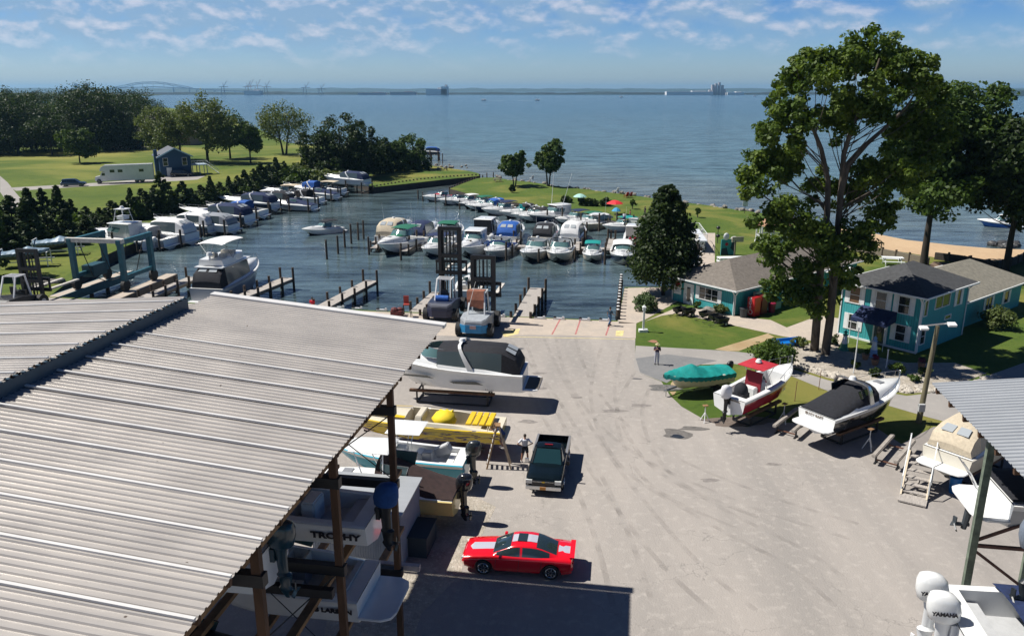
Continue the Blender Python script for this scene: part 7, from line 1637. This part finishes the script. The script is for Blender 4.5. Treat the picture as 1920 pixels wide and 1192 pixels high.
adir(1174,371,rc,'red lawn chair at the stone bank, left of the pair'); adir(1181,371,rc,'red lawn chair at the stone bank, right of the pair'); adir(1156,362,wpaint,'white lawn chair on the stone bank edge'); adir(997,338,wpaint,'white lawn chair near the two trees on the point'); adir(979,395,mat('teal_chair',(.0,.35,.35),.5),'teal chair standing behind the moored boats',1.0)
def ptable(u,v,lb,mt=wood,yaw=.3,s=1):
    r=thing('picnic_table',lb,'picnic table',G(u,v),yaw); m=MB(); m.box((0,0,.75*s),(1.9*s,.8*s,.06)); m.build('table_top',mt,r)
    for y_ in (-.75,.75): m=MB(); m.box((0,y_*s,.45*s),(1.9*s,.28*s,.05)); m.build('bench',mt,r)
    for x_ in (-.7,.7): m=MB(); m.bar((x_*s,-.7*s,0),(x_*s,-.2*s,.75*s),.08); m.bar((x_*s,.7*s,0),(x_*s,.2*s,.75*s),.08); m.bar((x_*s,-.75*s,.42*s),(x_*s,.75*s,.42*s),.08); m.build('leg_frame',mt,r)
ptable(933,341,'picnic table at the tip of the grass point'); ptable(1672,497,'picnic table behind the turquoise house near the beach wall',wpaint,-.2,1.3); ptable(1213,414,'table among the people beside the moored boats',wood,.2)
def grill(u,v,lb):
    r=thing('barbecue',lb,'barbecue',G(u,v)); m=MB(); m.tube([(0,0,0),(0,0,.85)],.05,6); m.build('post',blackm,r); m=MB(); m.ball((0,0,1.05),(.32,.32,.25),10,6); m.build('bowl',blackm,r,smooth=60)
grill(1346,440,'black pedestal barbecue on the lawn above the walk'); grill(1345,456,'black round barbecue beside the walk railing'); grill(1414,500,'black kettle barbecue behind the office roof ridge')
r=thing('notice_board','small white sign on a post by the bay shore','sign',G(1396,400)); m=MB(); m.tube([(0,0,0),(0,0,1.4)],.05,6); m.build('post',pile,r); m=MB(); m.box((0,0,1.7),(.9,.06,.9)); m.build('board',wpaint,r)
# photo board and crates beside the walk
r=thing('photo_board','turquoise painted cut out board with white tops beside the walk','board',G(1364,478),R(10))
m=MB(); m.prism([(-1.0,-.05),(1.0,-.05),(1.0,.05),(-1.0,.05)],0,2.1); m.build('panel',turq,r); m=MB(); m.ball((-.35,0,2.45),(.42,.15,.5),10,6); m.ball((.75,0,2.15),(.5,.15,.32),10,6); m.build('white_top',wpaint,r,smooth=50)
m=MB(); m.poly([(-1.0,-.06,0),(.1,-.06,0),(-.2,-.06,1.0),(-.9,-.06,.9)]); m.poly([(.3,-.06,.9),(1.0,-.06,.3),(1.0,-.06,1.7),(.5,-.06,1.8)]); m.build('dark_shape',mat('dark_teal_paint',(.005,.03,.06),.5),r); m=MB(); m.tube([(-.25,-.07,1.45),(-.25,-.09,1.45)],.22,14); m.build('red_disc',redp,r)
r=thing('timber_sign','plain timber sign board on a single post beside the cut out board','sign',G(1377,480),R(10)); m=MB(); m.box((0,0,1.0),(.16,.12,2.2)); m.build('post',wood,r); m=MB(); m.box((.3,0,2.2),(1.6,.1,.7)); m.build('board',mat('pale_board',(.55,.46,.34),.8,var=.15),r)
r=thing('dinghy_rack','white slatted rack behind the office roof','rack',G(1371,497),R(5)); 
for z_ in (.5,.95): m=MB(); m.box((0,0,z_),(3.4,1.3,.12)); m.build('shelf',wpaint,r)
m=MB(); 
for x_ in (-1.6,1.6): m.box((x_,-.6,.5),(.1,.1,1.0)); m.box((x_,.6,.5),(.1,.1,1.0))
m.build('posts',wpaint,r)
r=thing('walk_railing','black handrail at the steps of the waterside walk','railing',G(1330,478),R(80)); m=MB(); 
for y_ in (-.6,.6): m.tube([(0,y_,0),(0,y_,1.0),(2.0,y_,1.0),(2.6,y_,.5),(2.6,y_,0)],.04,5)
m.build('rail',blackm,r)
for i,(u,v) in enumerate(((1188,418),(1222,420),(1240,424))):
    r=thing('dock_box',('white dock box behind the beige console boat','white dock box left of the conical tree','low white dock box beside the conical tree')[i],'dock box',G(u,v),R(-30)); m=MB(); m.box((0,0,.35),(1.5,.8,.7)); m.build('box',white,r,bevel=.05); m=MB(); m.box((0,0,.74),(1.6,.9,.1)); m.build('lid',white,r,bevel=.03)
# beach walls
def wall_run(lb,pts,h,mt,t=.35):
    r=thing('timber_wall',lb,'retaining wall',G(*pts[0])); o0=r.location
    m=MB(); m2=MB()
    for a,b_ in zip(pts,pts[1:]):
        A,B__=G(*a)-o0,G(*b_)-o0; m.bar(A+Vector((0,0,h/2)),B__+Vector((0,0,h/2)),t,h); L_=(B__-A).length; n=int(L_/1.8)
        for i in range(n): p=A.lerp(B__,(i+.5)/n); m2.tube([(p.x,p.y-.22,-.1),(p.x,p.y-.22,h+.25)],.14,7)
    m.build('boards',mt,r); m2.build('posts',pile,r)
wall_run('weathered timber wall between the lawn and the beach',[(1590,468),(1640,478),(1690,488),(1740,498)],1.0,mat('grey_timber_wall',(.19,.16,.12),.9,var=.25,scale=3,stretch=(1,1,6)))
wall_run('dark timber wall enclosing the beach corner',[(1752,486),(1800,492),(1868,505),(1900,496),(1940,478)],.9,mat('dark_timber_wall',(.055,.045,.038),.9,var=.25,scale=3))
sheet('shaded_sand',[(1740,498),(1752,490),(1800,497),(1866,508),(1850,520),(1780,512),(1735,508)],.014,mat('shade_tinted_soil',(.16,.11,.075),.95,var=.25,scale=2))  # shade over the beach corner, painted as a sheet of darker soil colour
# metal rods of the yard, ladder on the ground, mower by the quay
r=thing('red_chair','tall red seated operator chair on the quay','chair',G(763,594)); m=MB(); m.box((0,0,1.25),(.55,.6,.1)); m.box((-.05,.28,1.65),(.5,.1,.75)); m.build('seat',mat('faded_red_vinyl',(.32,.04,.03),.6),r); m=MB()
for x_ in (-.35,.35):
    for y_ in (-.3,.3): m.bar((x_*1.3,y_*1.3,0),(x_*.8,y_*.8,1.2),.06)
m.build('frame',steelb,r)
m=MB(); m.box((-.95,.2,.35),(1.2,.8,.5)); m.ball((-1.2,.1,.7),(.35,.3,.25),8,5); m.ball((-.7,.3,.7),(.3,.25,.2),8,5); o=m.build('gear_heap',mat('red_black_gear',(.14,.03,.03),.7,var=.6,scale=4),None); o.location=r.location; tag(o,'low heap of red and black gear beside the red chair','gear')
# ================= people
def person(label,pos,yaw,shirt,pants,pose='stand',skin=(.32,.17,.11),hair=(.03,.02,.015),hat=None,short=False,h=1.75,tank=False,z=0,tilt=0,bald=False):
    r=thing('person',label,'person',(pos[0],pos[1],pos[2]+z),yaw); k=h/1.75
    J_=dict(pel=(0,0,.93),wst=(0,0,1.08),chs=(.01,0,1.30),nck=(.0,0,1.47),hed=(.03,0,1.62))
    hipz=.92
    Lg={}; Am={}
    for s_ in (1,-1):
        Lg[s_]=[(0,s_*.10,hipz),(.02,s_*.11,.50),(-.02,s_*.12,.09),(.14,s_*.14,.04)]; Am[s_]=[(0,s_*.19,1.42),(-.02,s_*.25,1.14),(.05,s_*.26,.88)]
    if pose=='hips':
        for s_ in (1,-1): Am[s_]=[(0,s_*.19,1.42),(-.10,s_*.44,1.20),(.04,s_*.18,1.03)]; Lg[s_]=[(0,s_*.10,hipz),(.02,s_*.15,.50),(-.02,s_*.19,.09),(.12,s_*.22,.04)]
    if pose=='walk':
        Lg[1]=[(0,.10,hipz),(.16,.1,.52),(.10,.1,.10),(.24,.11,.05)]; Lg[-1]=[(0,-.10,hipz),(.0,-.1,.50),(-.28,-.1,.16),(-.16,-.1,.05)]; Am[1]=[(0,.19,1.42),(-.1,.24,1.16),(-.0,.26,.92)]; Am[-1]=[(0,-.19,1.42),(.08,-.25,1.15),(.28,-.22,1.05)]
    if pose=='camera':
        for s_ in (1,-1): Am[s_]=[(0,s_*.19,1.42),(.10,s_*.26,1.18),(.30,s_*.06,1.36)]
    if pose=='climb':
        for q,v_ in dict(wst=(.08,0,1.08),chs=(.2,0,1.26),nck=(.32,0,1.40),hed=(.42,0,1.52)).items(): J_[q]=v_
        Lg[1]=[(0,.10,hipz),(.18,.12,.62),(.05,.12,.24),(.18,.12,.20)]; Lg[-1]=[(0,-.10,hipz),(.04,-.11,.48),(-.04,-.11,.06),(.1,-.11,.02)]
        for s_ in (1,-1): Am[s_]=[(.26,s_*.19,1.36),(.42,s_*.25,1.16),(.62,s_*.20,1.26)]
    if pose=='sit':
        for q,v_ in J_.items(): J_[q]=(v_[0]-.05,v_[1],v_[2]-.45)
        for s_ in (1,-1): Lg[s_]=[(-.05,s_*.1,.48),(.38,s_*.13,.50),(.42,s_*.13,.09),(.56,s_*.14,.04)]; Am[s_]=[(-.05,s_*.19,.97),(-.02,s_*.25,.70),(.22,s_*.18,.62)]
    def rem(mb,name,mt,parent,vox=.011,smooth=True):
        o=mb.build(name,mt,parent); md=o.modifiers.new('r','REMESH'); md.mode='VOXEL'; md.voxel_size=vox; md.use_smooth_shade=True
        sm_=o.modifiers.new('s','SMOOTH'); sm_.iterations=3; sm_.factor=.5
        dg=bpy.context.evaluated_depsgraph_get(); me=bpy.data.meshes.new_from_object(o.evaluated_get(dg)); o.modifiers.clear(); o.data=me; 
        if not me.materials: me.materials.append(mt)
        return o
    skm=mat('skin_%02d'%int(skin[0]*100),skin,.55,spec=.3)
    def S_(p): return tuple(a*k for a in p)
    m=MB()
    P={q:Vector(S_(v_)) for q,v_ in J_.items()}
    def torso(m,e=0,z0=None):
        pts=[P['pel']-Vector((0,0,.06*k)),P['pel']+Vector((0,0,.04*k)),P['wst'],P['wst'].lerp(P['chs'],.5),P['chs'],P['chs'].lerp(P['nck'],.55),P['chs'].lerp(P['nck'],.85)]
        W=[.15,.17,.145,.155,.18,.19,.12]; D=[.10,.115,.10,.105,.115,.105,.07]; rg=[]
        for p,w_,d_ in zip(pts,W,D): rg.append([(p.x+(d_+e)*k*math.cos(t),p.y+(w_+e)*k*math.sin(t),p.z) for t in [2*PI*i/14 for i in range(14)]])
        if z0: rg=rg[z0:]
        m.loft(rg,cap0=True,cap1=True)
    torso(m); m.tube([P['nck']-Vector((0,0,.07)),P['nck'].lerp(P['hed'],.6)],[.062*k,.055*k],10)
    hd=P['hed']; m.ball(hd+Vector((0,0,.025*k)),(.095*k,.075*k,.115*k),14,10); m.ball(hd+Vector((.03*k,0,-.055*k)),(.06*k,.055*k,.055*k),10,8); m.tube([hd+Vector((.085*k,0,.02*k)),hd+Vector((.115*k,0,-.015*k))],[.012*k,.018*k],6)
    for s_ in (1,-1): m.ball(hd+Vector((0,s_*.076*k,0)),(.02*k,.014*k,.032*k),8,6)
    for s_ in (1,-1):
        l=[Vector(S_(p)) for p in Lg[s_]]; m.tube([l[0],l[0].lerp(l[1],.5),l[1],l[1].lerp(l[2],.35),l[2]],[.088*k,.075*k,.055*k,.058*k,.036*k],10); m.tube([l[2],l[3]],[.04*k,.035*k],8)
        a=[Vector(S_(p)) for p in Am[s_]]; m.tube([a[0],a[0].lerp(a[1],.5),a[1],a[1].lerp(a[2],.4),a[2]],[.055*k,.045*k,.036*k,.037*k,.025*k],10); m.ball(a[0],.058*k,10,6)
        d=(a[2]-a[1]).normalized(); sd=Vector((0,-s_,0)); sd=(sd-d*sd.dot(d)).normalized() if abs(d.y)<.95 else Vector((1,0,0)); nn=d.cross(sd)
        pa=a[2]+d*.05*k; m.tube([a[2],pa,a[2]+d*.09*k],[.026*k,.036*k,.034*k],8)
        for f in range(4):
            o_=a[2]+d*.085*k+nn*(f-1.5)*.019*k; ln=(.065,.078,.074,.058)[f]*k; m.tube([o_,o_+d*ln*.55+sd*.008*k,o_+d*ln*.85+sd*.03*k],[.0105*k,.0095*k,.008*k],6)
        m.tube([a[2]+d*.03*k+nn*.025*k,a[2]+d*.07*k+nn*.055*k,a[2]+d*.10*k+nn*.058*k+sd*.01],[.013*k,.011*k,.009*k],6)
    body=rem(m,'body',skm,r,.010)
    # face: eyes and mouth on the head
    fm=MB()
    for s_ in (1,-1): fm.ball(hd+Vector((.087*k,s_*.032*k,.025*k)),.011*k,8,5)
    fm.box(hd+Vector((.090*k,0,-.055*k)),(.012*k,.045*k,.009*k)); fm.build('face_details',mat('eye_dark',(.03,.02,.02),.4),body)
    # clothing
    m=MB(); torso(m,.014,1 if True else None)
    if not tank:
        for s_ in (1,-1):
            a=[Vector(S_(p)) for p in Am[s_]]; m.tube([a[0]-Vector((0,s_*.03,0)),a[0],a[0].lerp(a[1],.75)],[.06*k,.070*k,.062*k],10); m.ball(a[0],.070*k,10,6)
    rem(m,'shirt',shirt,r,.013)
    m=MB(); pts=[P['pel']-Vector((0,0,.08*k)),P['pel']+Vector((0,0,.02*k)),P['wst']-Vector((0,0,.02))]
    m.loft([[(p.x+d_*k*math.cos(t),p.y+w_*k*math.sin(t),p.z) for t in [2*PI*i/14 for i in range(14)]] for p,w_,d_ in zip(pts,(.165,.185,.168),(.12,.13,.122))],cap0=True,cap1=True)
    for s_ in (1,-1):
        l=[Vector(S_(p)) for p in Lg[s_]]
        if short: m.tube([l[0],l[0].lerp(l[1],.75)],[.10*k,.092*k],10)
        else: m.tube([l[0],l[1],l[1].lerp(l[2],.9)],[.10*k,.075*k,.06*k],10)
    rem(m,'shorts' if short else 'trousers',pants,r,.013)
    for s_ in (1,-1):
        l=[Vector(S_(p)) for p in Lg[s_]]; m=MB(); c_=l[2].lerp(l[3],.5); m.ball((c_.x,c_.y,c_.z-.01),(.14*k,.055*k,.055*k),10,6); m.build('shoe',mat('white_shoe',(.6,.58,.55),.6) if short else mat('dark_shoe',(.03,.03,.03),.6),r,smooth=60)
    m=MB(); m.ball(hd+Vector((-.018*k,0,.05*k)),(.098*k,.085*k,.10*k),12,8); 
    if not hat or True: m.build('hair',mat('hair_%d'%int(hair[0]*1000),hair,.7,var=.3,scale=20),r,smooth=60)
    if hat:
        m=MB(); m.tube([hd+Vector((0,0,.06*k)),hd+Vector((0,0,.075*k))],[.19*k,.17*k],16); m.tube([hd+Vector((0,0,.07*k)),hd+Vector((0,0,.15*k)),hd+Vector((0,0,.17*k))],[.11*k,.10*k,.06*k],14); m.build('hat',hat,r,smooth=50)
    return r
def cl(n,c): return mat('cloth_'+n,c,.85,var=.12,scale=5)
person('person in white t shirt and dark shorts, hands on hips beside the pickup',G(984,866),R(95),cl('white',(.66,.68,.74)),cl('dark_shorts',(.015,.017,.03)),'hips',short=True,h=1.78,skin=(.34,.17,.11))
person('person in straw hat and dark shirt standing on the grey asphalt patch',G(1231,683),R(-100),cl('plum',(.045,.025,.06)),cl('pale_trousers',(.42,.42,.48)),'camera',hat=cl('straw',(.55,.46,.26)),h=1.75)
person('person in dark shirt and jeans walking at the quay beside the capped posts',G(1143,611),R(35),cl('navy_shirt',(.015,.04,.07)),cl('jeans',(.03,.09,.19)),'walk',h=1.82)
person('person in blue shirt leaning on the step ladder at the yellow boat',G(944,870),R(175),cl('blue_shirt',(.04,.07,.20)),cl('grey_shorts',(.09,.085,.08)),'climb',short=True,z=.95,h=1.78)
person('person in bright red shirt at the foot of the middle pier',G(587,590),R(80),cl('red',(.55,.01,.03)),cl('dark_shorts',(.015,.017,.03)),'stand',short=True,h=1.75)
person('person in red top seated on the quay edge left of the red shirt',G(573,590),R(80),cl('dark_red',(.30,.02,.04)),cl('dark_shorts',(.015,.017,.03)),'sit',short=True,h=1.6)
person('person in pink top sitting on the beach sand, left of the pair',G(1807,493),R(60),cl('maroon',(.18,.03,.05)),cl('jeans',(.03,.09,.19)),'sit',short=True,z=-.35)
person('person in dark blue top sitting on the beach sand, right of the pair',G(1815,493),R(60),cl('ink',(.04,.04,.09)),cl('dark_shorts',(.015,.017,.03)),'sit',short=True,z=-.35)
person('person in dark clothes standing alone on the lawn by the conical tree',G(1209,406),R(200),cl('black',(.015,.015,.02)),cl('black2',(.02,.02,.025)),'stand')
person('person in red brown top near the table by the moored boats',G(1181,413),R(10),cl('rust',(.25,.07,.05)),cl('jeans',(.03,.09,.19)),'stand')
person('person in white shirt and blue shorts near the moored boats',G(1170,418),R(60),cl('white',(.66,.68,.74)),cl('blue_short',(.03,.06,.2)),'stand',short=True)
person('person in dark blue aboard the beige console boat',G(1143,421,-.4),R(60),cl('navy_shirt',(.015,.04,.07)),cl('black2',(.02,.02,.025)),'stand')
bpy.context.view_layer.update()
UM=UNDERWAY.matrix_world.copy()
person('person in white shirt steering the boat under way',UM@Vector((2.7,-.5,.35)),math.atan2(-.72,-.75),cl('white',(.66,.68,.74)),cl('dark_shorts',(.015,.017,.03)),'sit',short=True)
person('bare armed person in dark red seated in the boat under way',UM@Vector((2.2,.5,.35)),math.atan2(-.72,-.75),cl('dark_red',(.30,.02,.04)),cl('dark_shorts',(.015,.017,.03)),'sit',short=True,tank=True)
# ================= far background
farc=mat('far_shore_land',(.012,.030,.035),.95,var=.35,scale=.004)
def ridge(name,x0,x1,Y,h,step,seed,mt,zb=WZ,dep=220,kind='structure'):
    rr=random.Random(seed); m=MB(); xs=[]; x=x0
    while x<=x1: xs.append(x); x+=step
    rows=[]
    for k,(yy,hh) in enumerate(((0,0),(dep*.12,.75),(dep*.4,1.0),(dep,.9))):
        rows.append([(x,Y+yy+rr.uniform(-.1,.1)*dep*.3,zb+hh*h*(.75+.35*mnoise.noise(Vector((x/160.0+seed,k*3.1,0)))+.16*mnoise.noise(Vector((x/28.0,k,seed))))) for x in xs])
    rows[0]=[(a,b_,zb) for a,b_,c in rows[0]]; m.loft(rows,closed=False); tag(m.build(name,mt),kind=kind)
ridge('far_shore',-6000,6000,3600,13,22,3,farc)
ridge('far_hills',-12000,12000,7500,40,60,8,mat('far_hill_land',(.03,.06,.06),.95),dep=2500)
wf_=mat('far_wood_green',(.022,.045,.012),.95,var=.5,scale=.05)
ridge('wooded_point',-1060,-742,1650,17,7,5,wf_,dep=120,kind='stuff')
ridge('western_wood',-1600,-560,900,19,8,6,wf_,dep=300,kind='stuff')
# right hand low point far away
ridge('eastern_shore',1350,5000,2900,27,18,9,farc)
fw=mat('far_white_building',(.70,.70,.70),.8); fg=mat('far_grey_concrete',(.42,.40,.42),.8)
def at_shore(u,Y): d=ray(u,175); return d.x/d.y*Y
for i,(u,w_,h_,mt,lb) in enumerate(((820,90,24,fw,'long white industrial building on the far shore'),(835,30,34,fw,'white block standing on the long white industrial building site'),(758,110,12,fg,'low grey industrial building left of the white one'),(1290,200,13,fw,'long low white sheds left of the tall silos'),(1375,70,10,fw,'small white shed right of the tall silos'),(478,70,17,fw,'white ship like building on the far left shore'),(700,120,9,fg,'low pale sheds on the left far shore'))):
    r=thing('industrial_building',lb,'building',(at_shore(u,3580),3560,WZ)); m=MB(); m.box((0,0,h_/2),(w_,40,h_)); m.build('wall',mt,r); m=MB(); m.box((w_*.2,0,h_*1.12),(w_*.3,30,h_*.25)); m.build('roof_plant',mt,r)
r=thing('silo_towers','cluster of tall grey silos rising above the far shore','silos',(at_shore(1345,3560),3560,WZ))
for dx,hh,ww in ((-22,52,14),(-8,58,12),(6,64,12),(20,50,12),(30,30,12),(-34,26,12)): m=MB(); m.tube([(dx,0,0),(dx,0,hh*.8)],ww/2,10); m.build('silo',fg,r)
for u,h_ in ((145,62),(165,66)):
    r=thing('tower_block','distant city tower block above the western wood, '+('left' if u==145 else 'right')+' of the two','building',(at_shore(u,6500),6500,0)); m=MB(); m.box((0,0,h_/2),(20,20,h_)); m.build('wall',fg,r); m=MB(); m.box((0,0,h_+2),(10,10,6)); m.build('roof_plant',fg,r)
for i,(u,s) in enumerate(((420,1),(470,1.1),(483,1.1),(500,1),(573,.9),(602,.8),(465,1))):
    r=thing('harbour_crane','tall harbour crane on the far left shore','crane',(at_shore(u,3600),3590,WZ),0,'harbour cranes on the far shore'); m=MB(); 
    for dx in (-8,8): m.bar((dx,0,0),(dx*.6,0,34*s),2)
    m.bar((-16,0,33*s),(24,0,33*s),2.2); m.build('gantry',fg,r); m=MB(); m.bar((4,0,33*s),(20,0,58*s),1.6); m.bar((4,0,33*s),(2,0,50*s),1.6); m.build('jib',fg,r)
# arch truss bridge
bm_=mat('bridge_steel',(.28,.30,.34),.7); Yb=7000
br=thing('arch_bridge','long steel arch truss bridge on the far left horizon','bridge',(0,Yb,WZ))
def bx_(u): d=ray(u,165); return d.x/d.y*Yb
def bz(v): return CH-WZ-Yb*math.tan(TH+math.atan((v-596)/FPX))
m=MB(); dk=[(130,170),(200,167),(222,165.2),(290,163.2),(345,165.5),(420,170),(480,173)]
for (u0,v0),(u1,v1) in zip(dk,dk[1:]): m.bar((bx_(u0),0,bz(v0)),(bx_(u1),0,bz(v1)),14,7)
m.build('deck',bm_,br); m=MB(); top=[(215,163.5),(235,160),(250,156.5),(268,154.3),(288,153.6),(308,154.8),(325,158),(345,161.5),(362,165)]
low=[(215,165.5),(235,163.5),(250,159.6),(268,157.2),(288,156.5),(308,157.6),(325,161),(345,164.5),(362,167)]
for a,b_ in ((top,top[1:]),(low,low[1:])):
    for (u0,v0),(u1,v1) in zip(a,b_): m.bar((bx_(u0),0,bz(v0)),(bx_(u1),0,bz(v1)),6,4)
for i in range(len(top)): m.bar((bx_(top[i][0]),0,bz(top[i][1])),(bx_(top[i][0]),0,bz(165)),3,3)
for i in range(len(top)-1): m.bar((bx_(top[i][0]),0,bz(top[i][1])),(bx_(low[i+1][0]),0,bz(low[i+1][1])),3,3)
m.build('truss',bm_,br)
for u in (150,175,222,250,325,355,368,385,402,420,440,460): 
    m=MB(); v=np.interp(u,[a for a,b_ in dk],[b_ for a,b_ in dk]); m.bar((bx_(u),0,-3),(bx_(u),0,bz(v)),9 if u in(250,325) else 6); m.build('pier',bm_,br)
# boats out on the bay
for i,(u,v,lb) in enumerate(((912,189,'white boat leaving a wake, left of the two mid bay boats'),(1003,189,'white boat leaving a wake, right of the two mid bay boats'),(1168,183,'tiny white boat far out in the bay'),(1418,181,'small white boat beside the cottonwood crown'))):
    p=G(u,v,WZ); b_=boat('motorboat',lb,'boat',p,PI if i!=1 else 0,L=11,B=4,canvas='hardtop',ccol=whitec,rail=False,plat=0,fb=1.6)
    if i<2:
        m=MB(); dd=1 if i!=1 else -1
        m.poly([(p.x+dd*2,p.y-1,WZ+.06),(p.x+dd*34,p.y-3,WZ+.06),(p.x+dd*34,p.y+3,WZ+.06),(p.x+dd*2,p.y+1,WZ+.06)]); tag(m.build('wake',mat('foam',(.7,.75,.78),.8)),kind='structure')
b_=boat('motorboat','blue and white runabout moored off the beach at the right edge','boat',G(1870,425,WZ),PI-.3,ref='mid',L=6.5,B=2.4,stripe=mat('royal_blue_gelcoat',(.01,.12,.45),.2),bottom=mat('royal_blue_gelcoat',(.01,.12,.45),.2),canvas='bimini',ccol=whitec,rail=False)
b_=boat('cabin_cruiser','covered cruiser hanging in a lift beyond the western point','boat',Vector((G(800,301,WZ).x,G(800,301,WZ).y,.7)),PI,ref='mid',L=9,B=3,canvas='camper',ccol=bluec,stripe=HN,bottom=HN)
lf=thing('boat_lift','dark timber lift holding the covered cruiser beyond the western point','boat lift',(G(800,301,WZ).x,G(800,301,WZ).y,WZ),0)
for x_ in (-4,-1.4,1.4,4):
    for y_ in (-2.2,2.2): m=MB(); m.tube([(x_,y_,-1.5),(x_,y_,3.6)],.22,6); m.build('post',pile,lf)
m=MB(); 
for x_ in (-4,4): m.bar((x_,-2.3,.9),(x_,2.3,.9),.35)
m.build('cross_beam',pile,lf)
# ================= air
hz=MB(); hz.box((0,10000,60),(40000,23000,124)); ho=hz.build('haze',mat('haze_shell',(1,1,1))); ho.data.materials.clear()
hm=bpy.data.materials.new('haze_air'); hm.use_nodes=True; t=hm.node_tree; t.nodes.remove(t.nodes['Principled BSDF']); pv=t.nodes.new('ShaderNodeVolumePrincipled'); pv.inputs['Color'].default_value=(.36,.68,1,1); pv.inputs['Density'].default_value=.00007; pv.inputs['Anisotropy'].default_value=.2
t.links.new(pv.outputs[0],t.nodes['Material Output'].inputs['Volume']); ho.data.materials.append(hm); ho['kind']='stuff'
